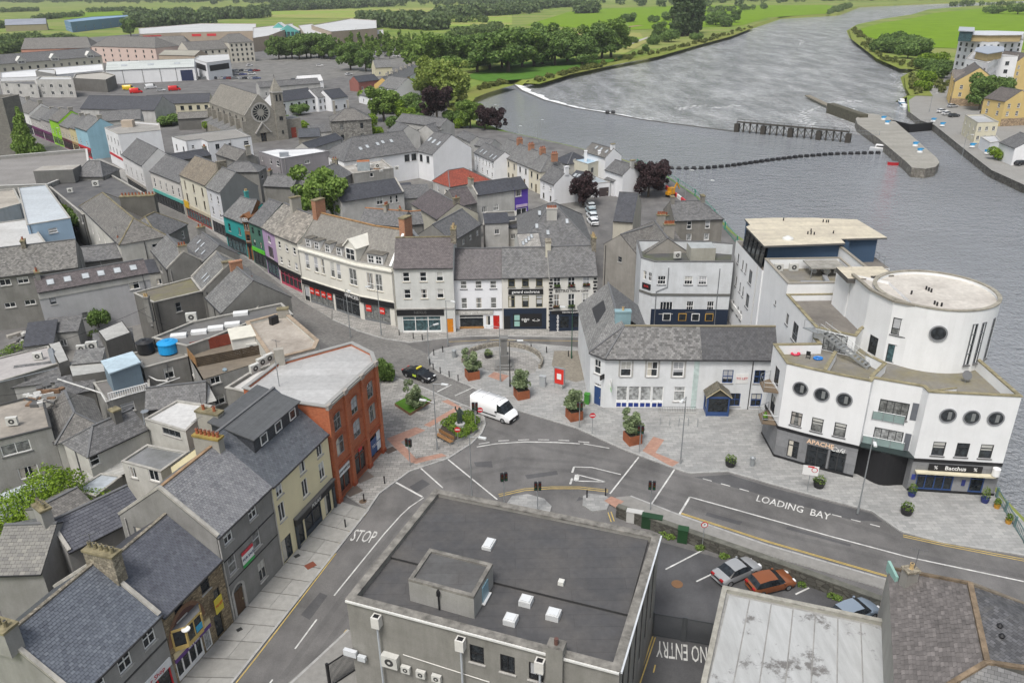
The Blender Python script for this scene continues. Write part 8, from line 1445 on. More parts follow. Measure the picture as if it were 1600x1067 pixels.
for k,(x,y,h)in enumerate([(1444,112,8),(1456,108,10),(1462,122,9),(1448,132,7),(1470,115,8),(1440,142,5)]):tree((x,y),h,'bush3' if k%2 else 'bush','green bank shrub beside the yellow waterside house',1.3,group='shrubs beside the yellow house',cat='shrub')
tree((1530,172),13,'broad','round tree before the yellow waterside house');tree((1560,162),11,'broad','round tree in the yard behind the lock office');tree((1573,122),9,'bush','dark evergreen below the stepped apartments',1.3,cat='shrub');tree((1560,250),4,'bush3','clipped green bush by the boat house',1.3,cat='shrub')
for k,(x,y,h)in enumerate([(1028,62,14),(1045,66,12),(1022,70,9),(978,78,8),(1118,40,18),(1130,42,16),(1148,36,14),(1047,33,14),(1020,36,10),(975,36,10),(985,35,12),(1088,66,8),(1008,84,6),(990,68,6)]):tree((x,y),h,'bush' if k%3 else 'broad','scattered bush on the meadow beside the upper river',1.1,group='bushes on the riverside meadow',cat='shrub')
for k,(x,y,h)in enumerate([(1550,22,12),(1560,22,10),(1590,23,14)]):tree((x,y),h,'bush','lone bush at the far edge of the bright field',1.6,group='bushes in the bright field',cat='shrub')
tree((205,57),17,'broad','tree between the blue shed and the retail shed');tree((83,357),5.5,'bush3','yellow-green shrub in the yard below the dark roof',1.1,z=2.5,cat='shrub');tree((118,360),5,'bush','darker shrub beside the yellow-green one',1.2,z=2.5,cat='shrub');tree((155,512),3.6,'bush','round green shrub beside the ribbed sheet shed',.8,z=1,cat='shrub');tree((130,518),2,'bush3','low green weeds at the foot of the bare creeper',1,cat='shrub')
# far woodland and hedges: uncountable
def wood(name,segs,mat,seed,size,hgt,per):
 r=np.random.RandomState(seed);lob=[]
 for(x0,y0,x1,y1,n,w)in segs:
  a,b=at(x0,y0),at(x1,y1)
  for k in range(n):t=r.rand();p=a.lerp(b,t)+Vector((r.normal()*w*.4,r.normal()*w,0));h=hgt*r.uniform(.6,1.25);lob.append(((p.x,p.y,h*.45),(h*.55,h*.55,h*.5)))
 V=leaf_cloud(lob,len(lob)*per,size,seed,up=.5);V[:,2]=np.maximum(V[:,2],.05);o=bpy.data.objects.new(name,cloud_mesh(name,V,mat));COL.objects.link(o);o['kind']='stuff';return o
wood('woodland',[(0,3,400,2,260,120),(380,4,840,0,340,120),(700,8,900,4,110,60),(-40,-6,1100,-14,420,300),(420,18,620,10,110,25),(580,42,690,46,80,14),(200,34,420,28,90,16),(210,43,330,38,50,10),(690,30,830,20,60,20),(830,14,900,10,70,25),(900,22,935,20,20,6),(1000,8,1600,-12,200,120)],leafmat((.06,.105,.045),(.165,.225,.09)),5,2.0,15,130)
wood('hedgerow',[(0,20,60,18,40,8),(60,32,130,26,40,8),(140,20,215,17,30,6),(0,45,30,42,20,6),(620,36,760,36,40,8),(705,60,780,50,46,8),(0,72,60,66,80,12),(0,84,40,80,50,6),(60,74,110,66,40,6),(1280,2,1600,0,60,12),(1290,24,1330,12,20,3),(1480,11,1600,9,20,2),(330,20,420,17,40,8),(1060,24,1200,14,26,5),(560,26,800,24,50,8)],leafmat((.06,.11,.04),(.18,.25,.08)),8,1.0,8,110)
wood('bank_scrub',[(722,152,716,180,30,2),(745,142,790,131,20,1.5),(830,130,935,104,40,2.5),(940,102,1080,71,40,4),(1085,70,1170,44,40,5),(1333,46,1378,92,50,4),(1380,94,1430,107,20,3),(1424,120,1434,148,24,2),(1440,100,1465,140,40,6)],leafmat((.06,.09,.02),(.2,.22,.06)),9,.55,2.4,60)
for x,y,h in((470,205,4),(486,210,3),(556,207,5),(575,203,6),(618,200,5),(636,190,6),(650,196,5),(660,185,7),(615,178,6),(640,168,7),(575,160,6),(630,150,6),(655,148,8),(706,190,5),(722,200,4),(330,205,4),(590,215,4),(470,180,5)):tree((x,y),h,'bush' if h%2 else 'bush3','garden shrub between the church and the river',1.2,group='garden shrubs near the church',cat='shrub')
# ivy over the yard wall, bare creeper on the pebbledash
V=leaf_cloud([((*V2(at(x,y,z)),z),(rr*IVYK,rr*IVYK,rr))for x,y,z,rr in((5,812,2.6,2.0),(25,800,2.8,2.0),(45,795,3.2,1.9),(62,778,3.8,1.8),(80,765,4.0,1.7),(98,762,3.8,1.6),(70,800,3.0,1.7),(48,818,2.4,1.7),(20,838,2.0,1.7),(90,790,3.0,1.4),(12,858,1.6,1.6),(38,842,2.0,1.5),(108,752,3.6,1.2),(72,752,4.2,1.5),(135,778,2.2,.9),(155,777,2.2,.9),(112,785,2.4,1.0))],13000,.11,4);o=bpy.data.objects.new('ivy',cloud_mesh('ivy',V,IVY));COL.objects.link(o);tag(o,'thick bright green ivy mounded over the yard wall','ivy')
q=at(127,512);m=MB();r_=np.random.RandomState(2)
def twig(p,d,l,w,k):
 e=p+d*l;m.bar(p,e,w,plain((.13,.08,.045),.95,var=.3),4,w*.6)
 if k:
  for _ in range(3 if k>2 else 2):twig(p.lerp(e,r_.uniform(.6,1)),(d+Vector((r_.normal()*.42,r_.normal()*.1,r_.normal()*.25+.12))).normalized(),l*r_.uniform(.6,.85),w*.62,k-1)
for k in range(4):twig(Vector((q.x+.1*k,q.y,0)),Vector((-.45+.3*k,0.02,1)).normalized(),2.0,.06,5)
tag(m.build('bare_creeper',org=(q.x,q.y,0)),'bare brown fan-shaped tree against the pebbledash wall','tree')
# ================================================================ vehicles
TYRE=plain((.015,.015,.016),.8);RIM=plain((.4,.41,.42),.35,.7);HEADL=plain((.75,.77,.78),.15,var=0);TAILL=plain((.35,.01,.01),.3,var=0);CARGL=glass(0)
def vehicle(px,ang,st,col,label,cat='car',name='parked_car',L=4.4,W_=1.78,belt=.92,wheels=(.18,.8),wr=.31,z=.05,rough=.25,group=None,detail=True):
 """st: stations along the length (t, roof height, roof half width factor); body lofted from sill to belt to roof, windows their own parts"""
 p=at(*px,z);r=empty(name,p,ang);tag(r,label,cat,group);B=plain(col,rough,.0,var=.03);b=MB();g=MB();g2=MB();ws=MB();wr2=MB();hw=W_/2;X=lambda t:-L/2+L*t;sec=[]
 for t,zr,k in[q[:3]for q in st]:
  e=min(t,1-t);y=hw*(1 if e>.07 else .86+2*e);bl=min(belt,zr-.02)if zr<belt+.1 else belt;nb=.24 if e>.02 else .34
  sec.append([(X(t),y*.93,nb),(X(t),y,.5),(X(t),y*.98,bl),(X(t),y*k,zr-.06 if zr>belt+.1 else zr-.01),(X(t),0,zr)])
 for i in range(len(sec)-1):
  s0,s1=sec[i],sec[i+1];c0,c1=st[i][1]>belt+.25,st[i+1][1]>belt+.25;cab=c0 or c1
  for j in range(4):
   q=[s0[j],s1[j],s1[j+1],s0[j+1]];qm=[(a,-y_,z_)for a,y_,z_ in q][::-1]
   tgt=b
   if j==2 and c0 and c1 and len(st[i])<4:tgt=g
   if j==3 and c0!=c1:tgt=ws if i>len(sec)/2-1 else wr2
   if j==2 and c0!=c1:tgt=g
   m_=B if tgt is b else CARGL;tgt.poly(q[::-1],m_);(g2 if tgt is g else tgt).poly(qm[::-1],m_)
 for s,fl in((sec[0],1),(sec[-1],0)):pts=s+[(a,-y_,z_)for a,y_,z_ in s[::-1][1:]];b.poly(pts if fl else pts[::-1],B)
 bm_=b.mesh('body',smooth=True);bq=bmesh.new();bq.from_mesh(bm_);bmesh.ops.remove_doubles(bq,verts=bq.verts,dist=.003);bq.to_mesh(bm_);bq.free();link('body',bm_,r)
 for nm,x in(('side_window',g),('side_window',g2),('windscreen',ws),('rear_window',wr2)):
  if x.f:link(nm,x.mesh(nm),r)
 u=MB();u.box(-L*.46,L*.46,-hw*.85,hw*.85,.16,.3,BLACK);link('chassis',u.mesh('chassis'),r)
 wm=MB();wm.bar((0,-.1,0),(0,.1,0),wr,TYRE,16);wm=wm.mesh('wheel');rm_=MB();rm_.bar((0,-.106,0),(0,.106,0),wr*.62,RIM,10);rm_=rm_.mesh('rim')
 for t in wheels:
  for s in(-1,1):w=link('wheel',wm,r,(X(t),s*(hw-.1),wr));link('rim',rm_,w)
 if detail:
  for s in(-1,1):
   for nm,x0,m_,zz in(('headlight',L/2-.1,HEADL,.62),('tail_light',-L/2+.04,TAILL,.72)):k=MB();k.box(x0-.12,x0+.06,s*hw*.62-.17,s*hw*.62+.17,zz,zz+.16,m_);link(nm,k.mesh(nm),r)
   k=MB();k.box(L*.16,L*.2,s*(hw+.02),s*(hw+.17),belt,belt+.14,B if cat!='van' else BLACK);link('wing_mirror',k.mesh('wing_mirror'),r)
  k=MB();k.box(L/2-.02,L/2+.03,-.55,.55,.4,.58,BLACK);link('grille',k.mesh('grille'),r);k=MB();k.box(L/2+.0,L/2+.05,-.26,.26,.3,.4,WHITE);link('number_plate',k.mesh('number_plate'),r)
 return r
SED=[(0,.78,.8),(.04,.95,.8),(.16,1.0,.8),(.3,1.4,.76),(.5,1.46,.76),(.6,1.38,.76),(.74,.97,.82),(.93,.82,.8),(1,.62,.8)];HATCH=[(0,.8,.8),(.03,1.0,.8),(.12,1.4,.76),(.35,1.5,.76),(.55,1.42,.76),(.72,1.0,.82),(.93,.84,.8),(1,.6,.8)]
VANS=[(0,2.35,.93,'x'),(.02,2.42,.93,'x'),(.3,2.45,.93,'x'),(.62,2.45,.93,'x'),(.68,2.42,.92,'x'),(.69,2.41,.92),(.76,2.2,.9),(.885,1.32,.9),(.97,1.12,.86),(1,.7,.86)]
va=at(747,637);vb=at(806,657);vang=math.atan2(vb.y-va.y,vb.x-va.x)
VAN=vehicle((772,649),vang,VANS,(.78,.79,.8),'white high-roofed panel van turning out of the square','van','delivery_van',5.9,2.05,1.25,(.16,.83),.34,.05)
k=MB();k.box(-2.2,1.0,-1.035,-1.026,.62,.78,BLACK);link('side_trim',k.mesh('side_trim'),VAN);k=MB();k.box(2.86,2.99,-.9,.9,.32,.62,BLACK);link('bumper',k.mesh('bumper'),VAN)
for x in(-2.5,-1.2,.2,1.0):k=MB();k.rect((x,-.85,2.5),(x,.85,2.5),.06,.06,WHITE);link('roof_bar',k.mesh('roof_bar'),VAN)
ta=at(637,582);tb_=at(679,596);tang=math.atan2(tb_.y-ta.y,tb_.x-ta.x);TX=vehicle((655,590),tang,SED,(.012,.013,.015),'black saloon taxi with yellow roof sign in the cobbled street','car','taxi',4.7,1.82,.95,z=.05)
k=MB();k.box(-.05,.2,-.45,.45,1.46,1.62,plain((.7,.6,.05),.4,var=0));link('taxi_sign',k.mesh('taxi_sign'),TX);k=MB();k.box(-.3,.3,-.925,-.912,.55,.85,plain((.45,.6,.05),.4,var=0));link('door_sticker',k.mesh('door_sticker'),TX)
def ang2(a,b):p,q=at(*a),at(*b);return math.atan2(q.y-p.y,q.x-p.x)
vehicle((1150,899),ang2((1172,893),(1128,912))+math.pi,SED,(.3,.31,.32),'silver saloon car parked in the walled car park',L=4.5,rough=.2);vehicle((1203,917),ang2((1180,925),(1232,912)),HATCH,(.22,.075,.03),'rusty orange car with faded brown bonnet beside the silver one',L=4.1);vehicle((1334,963),ang2((1310,960),(1352,944)),HATCH,(.22,.27,.33),'pale blue car half hidden behind the sheet roof',L=4.2)
for k,(x,y,c,l)in enumerate([(926,350,(.75,.76,.77),'white hatchback parked nearest in the lane'),(925,341,(.68,.72,.74),'pale car second in the lane'),(923,333,(.35,.42,.45),'grey-blue car third in the lane'),(922,325,(.6,.64,.66),'silver car at the head of the lane'),(892,306,(.02,.08,.4),'bright blue van beside the small copper tree'),(985,300,(.03,.03,.035),'black car beside the large copper tree')]):vehicle((x,y),1.75 if k<4 else .2,HATCH,c,l,detail=False,L=4.2)
for k,(x,y,c,l)in enumerate([(202,141,(.65,.45,.02),'yellow van before the white warehouse'),(213,146,(.6,.02,.02),'large red van before the white warehouse'),(236,139,(.7,.71,.72),'white van right of the red one'),(252,143,(.4,.41,.42),'silver car in the warehouse yard'),(273,142,(.55,.02,.02),'small red van in the warehouse yard'),(372,117,(.6,.6,.6),'pale car by the black sign store'),(380,118,(.06,.07,.2),'dark blue car by the black sign store'),(394,117,(.6,.62,.63),'silver car near the cream apartments'),(390,104,(.7,.7,.7),'white car by the cream apartments'),(460,127,(.05,.06,.08),'dark car beside the white low shed'),(420,133,(.5,.03,.03),'red car near the church tower top'),(545,118,(.68,.68,.68),'white car beside the dark car park tree'),(500,104,(.6,.6,.6),'pale car on the car park road')]):vehicle((x,y),.2+.3*(k%3),VANS if k<3 or k==4 else HATCH,c,l,'van' if k<3 or k==4 else 'car',L=5.8 if k<3 or k==4 else 4.3,W_=2.0 if k<3 else 1.8,belt=1.25 if k<3 or k==4 else .92,detail=False)
cc=[(.5,.51,.52),(.05,.05,.06),(.6,.6,.6),(.1,.13,.25),(.3,.03,.03),(.25,.26,.27)]
for k in range(22):vehicle((322+(k%11)*8+random.uniform(-2,2),112+(k//11)*12),.5,HATCH,cc[k%6],'car parked beside the black sign store',detail=False,group='cars by the black sign store')
for k in range(34):vehicle((505+(k%12)*14+random.uniform(-3,3),89-(k//12)*6.5),.1,HATCH,cc[k%6],'car parked among the young trees of the far car park',detail=False,group='cars in the far car park')
for k,(x,y,c,l)in enumerate([(1490,183,(.05,.055,.06),'dark car parked outside the lock office'),(1480,180,(.6,.61,.62),'silver car next to the dark one by the lock'),(1472,176,(.7,.71,.72),'white car nearest the lock gates'),(1488,168,(.45,.46,.48),'grey car under the yellow house'),(1540,178,(.04,.04,.045),'black car left under the yard trees'),(1556,180,(.1,.1,.12),'dark grey car right under the yard trees'),(1595,258,(.02,.02,.025),'black car at the right edge of the quay')]):vehicle((x,y),.3,HATCH,c,l,detail=False)
# ================================================================ street furniture
STEEL=plain((.33,.35,.36),.45,.4);CORT=plain((.3,.095,.04),.8,var=.3);SOIL=plain((.05,.04,.03),.95)
def lamp(px,h,label,arm=(1,0),two=False,mat=None,z=.13,lantern=False):
 p=at(*px,z);r=empty('street_lamp',p);tag(r,label,'lamp post');mt=mat or STEEL;m=MB();m.bar((0,0,0),(0,0,1.0),.11,mt,8,.1);m.bar((0,0,1),(0,0,h),.075,mt,8,.045);link('pole',m.mesh('pole'),r);a=Vector((arm[0],arm[1],0)).normalized()
 for s,hh in((1,h),(-1,h*.72))if two else((1,h),):
  m=MB();m.bar((0,0,hh-.05),a*s*1.1+Vector((0,0,hh+.12)),.035,mt);link('arm',m.mesh('arm'),r);m=MB();c=a*s*1.35+Vector((0,0,hh+.1));m.obox((c.x,c.y),a,.38,.14,c.z-.06,c.z+.08,plain((.62,.64,.64),.4));link('lamp_head',m.mesh('lamp_head'),r)
lamp((1063,724),8.2,'tall street lamp before the long white building',(-.6,-1));lamp((683,702),8.3,'street lamp beside the statue bed bench',(.6,-.2),True);lamp((738,792),8.2,'street lamp rising behind the flat black roof',(1,-.4));lamp((782,596),7.8,'street lamp behind the first planter trees',(-1,0));lamp((548,527),7.6,'street lamp before the cream store',(.5,-.8));lamp((596,524),7.8,'street lamp at the bend by the cream store',(-.8,-.3));lamp((1340,802),8.6,'tall lamp standing before the restaurant corner',(-.3,-1));lamp((671,569),5.5,'slim post at the kerb of the square',(.3,.2));lamp((893,560),7.5,'dark green lamp post before the bistro',(-1,.2),mat=plain((.02,.08,.05),.5));lamp((797,604),6.4,'black banner post between two planters',(.2,0),mat=BLACK);lamp((1205,694),6,'slim post by the balconied corner',(.3,.1))
for k,(x,y)in enumerate(((808,233),(842,222),(95,235),(770,195),(1100,330),(1070,312),(700,540),(1502,250),(1452,175))):lamp((x,y),7,['river promenade lamp nearest the brick chimneys','river promenade lamp on the quay wall','lamp in the far cobbled street','lamp by the purple trees','lamp on the quay road above the fence','second lamp on the quay road','thin post at the round wall','post on the lock quay','post beside the lock gate'][k],(.4,-.3))
def disc(r,c,y,rad,mat,name,n=18):
 m=MB();m.poly([(rad*math.cos(2*math.pi*i/n),y,c+rad*math.sin(2*math.pi*i/n))for i in range(n)],mat);m.poly([(rad*math.cos(2*math.pi*i/n),y+.02,c+rad*math.sin(2*math.pi*i/n))for i in range(n)][::-1],mat);return link(name,m.mesh(name),r)
SR=plain((.55,.02,.03),.4,var=0);SWH=plain((.75,.75,.74),.4,var=0)
def sign(px,h,label,face='noentry',rz=0,z=.13):
 p=at(*px,z);r=empty('road_sign',p,rz);tag(r,label,'sign');m=MB();m.bar((0,0,0),(0,0,h+.25),.035,STEEL);link('post',m.mesh('post'),r)
 if face=='noentry':disc(r,h,-.05,.34,SR,'sign_face');m=MB();m.box(-.25,.25,-.07,-.055,h-.06,h+.06,SWH);link('white_bar',m.mesh('white_bar'),r)
 if face=='park':disc(r,h,-.05,.32,SR,'sign_face');disc(r,h,-.06,.24,SWH,'sign_disc');me=text_mesh('P',.34,BLACK,.004);me.transform(Matrix.Translation((0,-.068,h))@Matrix.Rotation(math.pi/2,4,'X'));link('lettering',me,r)
 if face=='board':
  m=MB();m.box(-.75,.75,-.06,-.04,h-.55,h+.55,SWH);link('sign_board',m.mesh('sign_board'),r);m=MB();m.box(-.3,.3,-.075,-.063,h+.36,h+.52,SR);link('header',m.mesh('header'),r);disc(r,h+.12,-.075,.3,SR,'ring').location.x=.36;disc(r,h+.12,-.085,.23,SWH,'ring_face').location.x=.36
sign((751,668),2.4,'no entry sign on the kerb by the statue bed');sign((925,677),2.4,'no entry sign before the third planter');sign((1097,855),2.6,'no parking sign on a post over the car park wall','park');sign((1261,768),2.6,'large white notice board on a post before the cafe','board',-.3);sign((716,697),2.2,'small round sign beside the bench')
def signal(px,h,label,rz=0,z=.13):
 p=at(*px,z);r=empty('traffic_light',p,rz);tag(r,label,'traffic light');m=MB();m.bar((0,0,0),(0,0,h+.5),.055,STEEL,8);link('pole',m.mesh('pole'),r)
 for s,a in((-.2,0),(.22,1)):
  m=MB();m.box(s-.14,s+.14,-.16,.1,h-.45,h+.45,BLACK);o=link('signal_head',m.mesh('signal_head'),r)
  for i,c in enumerate(((.1,.005,.005),(.1,.05,.0),(.0,.08,.03))):disc(o,h+.28-.28*i,-.17,.09,plain(c,.3,var=0),'lens',10).location.x=s
for p,l in(((641,727),'traffic light on the red paving of the left plaza'),((999,706),'traffic light beside the fourth planter'),((840,797),'traffic light on the island behind the flat roof'),((1016,796),'traffic light by the car park wall'),((788,792),'traffic light just above the flat roof edge'),((743,668),'traffic light behind the statue bed'),((905,668),'traffic light next to the third planter')):signal(p,2.9 if p[0]!=788 else 3.6,l,random.uniform(-.6,.6))
def bollard(px,label,z=.13,mat=BLACK,h=.95,r=.07,grp='black bollards at the kerb'):
 p=at(*px,z);m=MB();m.cyl((p.x,p.y),r,z,z+h*.9,mat,10);m.cyl((p.x,p.y),r*1.25,z+h*.8,z+h*.86,mat,10);m.cyl((p.x,p.y),r,z+h*.9,z+h,mat,10,r*.3);tag(m.build('bollard',org=(p.x,p.y,z)),label,'bollard',grp)
for p in((672,570),(677,577),(688,583),(702,589),(716,595),(678,555),(692,550),(646,529),(660,531),(624,524)):bollard(p,'black bollard along the kerb round the square')
for p in((830,546),(854,551),(888,557)):bollard(p,'black bollard with white band on the buff court',grp='bollards on the buff court')
for p,l in(((601,755),'black bollard on the corner by the red brick building'),((569,783),'leaning black bollard beside the round cover'),((540,823),'black bollard at the kerb above the stop lettering'),((917,777),'left black bollard on the small island'),((946,774),'right black bollard on the small island')):bollard(p,l,grp=None)
bollard((1175,727),'grey steel litter bin on the wide pavement',mat=STEEL,h=1.15,r=.25,grp=None);bollard((710,558),'grey litter bin at the round wall',mat=STEEL,h=1.2,r=.3,grp=None)
for k,(p,l)in enumerate((((738,590),'first corten planter with tree, farthest from the road lights'),((815,620),'second corten planter with flowering tree behind the van'),((897,653),'third corten planter with tree by the blue door'),((988,690),'fourth corten planter with tree nearest the crossing'))):
 c=at(*p,.13);r=empty('planter',c,.35);tag(r,l,'planter');m=MB();m.box(-.8,.8,-.8,.8,0,1.15,CORT);link('box',m.mesh('box'),r);m=MB();m.prism([(-.72,-.72),(.72,-.72),(.72,.72),(-.72,.72)],1.15,1.17,SOIL);link('soil',m.mesh('soil'),r);t=tree(None,3.2,'olive',['small tree in the first corten planter','small tree in the second corten planter','small tree in the third corten planter','small tree in the fourth corten planter'][k],1.2,pt=(c.x,c.y,1.1),name='planter_tree')
def pot(px,label,r=.42,h=.5,col=(.02,.02,.022),fl=(.6,.55,.1),hh=.5,kind='bush3'):
 p=at(*px,.13);m=MB();m.cyl((p.x,p.y),r*.8,.13,.13+h,plain(col,.6),14,r);o=tag(m.build('flower_pot',org=(p.x,p.y,.13)),label,'flower pot');V=leaf_cloud([((0,0,h+hh*.4),(r*1.05,r*1.05,hh))],260,.07,int(px[0]));o2=bpy.data.objects.new('flowers',cloud_mesh('flowers',V,leafmat((.05,.12,.02),(.2,.28,.06))));COL.objects.link(o2);o2.parent=o
pot((1141,727),'black flower pot on the wide pavement beside the bin',.6,.6);pot((1279,760),'black flower pot with white flowers before the cafe',.6,.6);pot((1416,802),'black flower pot at the foot of the tall lamp',.6,.6);pot((1424,774),'blue square pot left of the restaurant door',.4,.5,(.02,.03,.15),hh=.7);pot((1538,784),'blue pot with yucca right of the restaurant',.4,.5,(.02,.03,.15),hh=.9);pot((1557,793),'first orange pot by the river railing',.3,.4,(.5,.25,.03));pot((1575,817),'second orange pot by the river railing',.3,.4,(.5,.25,.03));pot((763,558),'black flower pot beside the stone monument',.6,.5)
# left plaza: grass bed with timber edge and tree, statue bed with bench
c=[V2(at(*p))for p in((617,635),(641,651),(674,630),(650,618))];m=MB();m.prism(ccw(c),.1,.5,plain((.22,.13,.07),.85,var=.3),LAWN);tag(m.build('raised_bed'),'square raised grass bed with timber edge on the left plaza','planting bed');tree((648,637),3.6,'olive','wispy tree in the square grass bed',1.0,z=.5);tree((600,597),4.2,'bush','shrub at the corner behind the red brick building',.6,cat='shrub')
c=[V2(at(*p))for p in((686,679),(712,694),(740,682),(748,668),(742,655),(722,650),(700,658))];m=MB();m.prism(ccw(c),.1,.55,KERB,SOIL);o=tag(m.build('flower_bed'),'curved stone-edged flower bed round the statue','flower bed');V=leaf_cloud([((*V2(at(x,y)),.7),(.9,.9,.4))for x,y in((700,668),(712,676),(722,684),(735,676),(740,664),(730,656),(712,660),(725,670))],4200,.09,6);o2=bpy.data.objects.new('flowers',cloud_mesh('flowers',V,leafmat((.05,.13,.02),(.22,.32,.05))));COL.objects.link(o2);o2.parent=o
a,b_=V2(at(685,683)),V2(at(709,696));r=empty('bench',(*((a+b_)/2),.13),math.atan2((b_-a).y,(b_-a).x));tag(r,'long timber bench against the flower bed','bench');L=(b_-a).length/2;TIM=plain((.28,.15,.06),.8,var=.25)
for k in range(4):m=MB();m.box(-L,L,-.5+k*.14,-.39+k*.14,.42,.47,TIM);link('seat_slat',m.mesh('seat_slat'),r)
for k in range(3):m=MB();m.box(-L,L,.1,.15,.55+k*.16,.67+k*.16,TIM);link('back_slat',m.mesh('back_slat'),r)
for s in(-.8,0,.8):m=MB();m.box(s*L-.06,s*L+.06,-.45,.12,0,.42,STEEL);link('leg',m.mesh('leg'),r)
p=at(719,668,.5);r=empty('statue',(p.x,p.y,.5));tag(r,'dark green bronze statue on a pale plinth in the flower bed','statue');BRZ=plain((.06,.085,.075),.55,.5,var=.3);m=MB();m.cyl((0,0),.75,0,.35,KERB,8);m.cyl((0,0),.6,.35,.6,KERB,8);link('plinth',m.mesh('plinth'),r)
me=bpy.data.meshes.new('figure');vs=[(0,0,1.5),(0,0,1.9),(0,0,2.25),(0,-.02,2.5),(0,-.03,2.72),(.28,0,2.25),(.42,-.1,1.95),(.3,-.3,1.9),(-.28,0,2.25),(-.45,.02,2.5),(-.42,-.05,2.9),(.15,0,1.05),(.17,.05,.62),(-.15,-.05,1.05),(-.2,-.12,.62)];es=[(0,1),(1,2),(2,3),(3,4),(2,5),(5,6),(6,7),(2,8),(8,9),(9,10),(0,11),(11,12),(0,13),(13,14)];me.from_pydata(vs,es,[]);me.materials.append(BRZ);o=link('figure',me,r);sk=o.modifiers.new('skin','SKIN')
for v,q in zip(me.skin_vertices[0].data,(.26,.27,.24,.1,.17,.11,.09,.07,.11,.09,.07,.19,.14,.19,.14)):v.radius=(q,q)
me.skin_vertices[0].data[0].use_root=True;o.modifiers.new('sub','SUBSURF').levels=2;o.modifiers['sub'].render_levels=2
# round railing wall with stone monument
cm=V2(at(785,566));m=MB();rl=MB();MS=rubble((.3,.28,.24),2.5);n=30;R1=[V2(at(785+62*math.cos(t),568+26*math.sin(t)))for t in[math.pi*(-.12+1.12*k/n)*-1 for k in range(n+1)]]
for k in range(n):m.rect((*R1[k],.4),(*R1[k+1],.4),.35,.75,MS);rl.bar((*R1[k],1.25),(*R1[k+1],1.25),.03,STEEL);rl.bar((*R1[k],.75),(*R1[k],1.25),.02,STEEL,4)
o=m.build('round_wall',org=(*cm,0));tag(o,'low curved stone wall with railing round the monument','wall');rl.build('railing',o,org=(*cm,0));p=at(788,574);r=empty('monument',(p.x,p.y,.13));tag(r,'tall grey stone memorial pillar inside the curved wall','monument');GS=render_wall((.22,.22,.215),.5)
for nm,a,z0,z1 in(('step',1.3,0,.3),('step',1.0,.3,.6),('plinth',.62,.6,1.9),('shaft',.42,1.9,4.2),('cap',.55,4.2,4.45)):m=MB();m.box(-a,a,-a,a,z0,z1,GS);link(nm,m.mesh(nm),r)
p=at(874,606,.13);r=empty('advert_panel',p,-.5);tag(r,'red advertising panel in grey frame by the buff court','advert panel');m=MB();m.box(-.75,.75,-.12,.12,.5,2.9,STEEL);link('frame',m.mesh('frame'),r);m=MB();m.box(-.62,.62,-.14,-.125,.65,2.75,plain((.6,.03,.02),.4,var=0));link('poster',m.mesh('poster'),r);m=MB();m.box(-.3,.3,-.155,-.143,1.3,2.1,SWH);link('poster_motif',m.mesh('poster_motif'),r);m=MB();m.box(-.5,.5,-.2,.2,0,.5,KERB);link('base',m.mesh('base'),r)
def cabinet(px,w,d,h,col,label,name='utility_cabinet',z=.05):
 p=at(*px,z);r=empty(name,p,-.32);tag(r,label,'cabinet' if 'bin' not in name else 'bin');m=MB();mt=plain(col,.5,var=.12);m.box(-w/2,w/2,-d/2,d/2,0,h,mt);link('body',m.mesh('body'),r);m=MB();m.box(-w/2-.04,w/2+.04,-d/2-.04,d/2+.04,h,h+.08,mt);link('lid',m.mesh('lid'),r)
cabinet((917,630),.6,.6,1.3,(.05,.22,.03),'green wheeled bin beside the blue door','wheelie_bin',.13);cabinet((848,603),.8,.5,1.4,(.36,.38,.39),'grey steel cabinet by the buff court wall',z=.13);cabinet((1018,824),1.9,.7,1.3,(.015,.05,.02),'wide dark green cabinet against the car park wall');cabinet((1066,845),.9,.7,1.4,(.015,.06,.02),'tall dark green cabinet alone by the car park wall');cabinet((991,815),1.5,.6,1.2,(.5,.5,.48),'pale grey cabinet at the end of the car park wall');cabinet((1089,849),.35,.3,.6,(.5,.52,.54),'small grey box left of the parking sign');cabinet((1104,855),.4,.3,.7,(.5,.52,.54),'small grey box right of the parking sign')
for k in range(5):
 p=at(1031+k*14.5,660+k*.8,.13);m=MB();a=[(p.x-.1,p.y-.55,.13),(p.x,p.y-.4,.95),(p.x+.1,p.y+.2,.95),(p.x+.15,p.y+.35,.13)];[m.bar(a[i],a[i+1],.03,STEEL)for i in range(3)];tag(m.build('bike_stand',org=(p.x,p.y,.13)),'steel hoop bicycle stand before the blue porch','bike stand','bicycle stands')
 # car park wall, gates, railings
W0=[V2(at(*p))for p in((964,806),(1030,830),(1200,890),(1386,958))];m=MB();[m.rect((*W0[k],.6),(*W0[k+1],.6),.55,1.2,STONEW)for k in range(3)];cp_=MB();[cp_.rect((*W0[k],1.26),(*W0[k+1],1.26),.62,.12,plain((.13,.13,.11),.95,var=.4))for k in range(3)];o=m.build('stone_wall',org=(*W0[1],0));tag(o,'dark old stone wall between bridge road and car park','wall');cp_.build('coping',o,org=(*W0[1],0))
V=leaf_cloud([((*(W0[1].lerp(W0[2],t)-Vector((.2,.5))),.25),(.5,.3,.3))for t in(.05,.12,.4,.62,.9)]+[((*(W0[2].lerp(W0[3],t)-Vector((.2,.5))),.2),(.4,.3,.25))for t in(.3,.55,.6)],1300,.08,3);o=bpy.data.objects.new('weeds',cloud_mesh('weeds',V,G2));COL.objects.link(o);o['kind']='stuff'
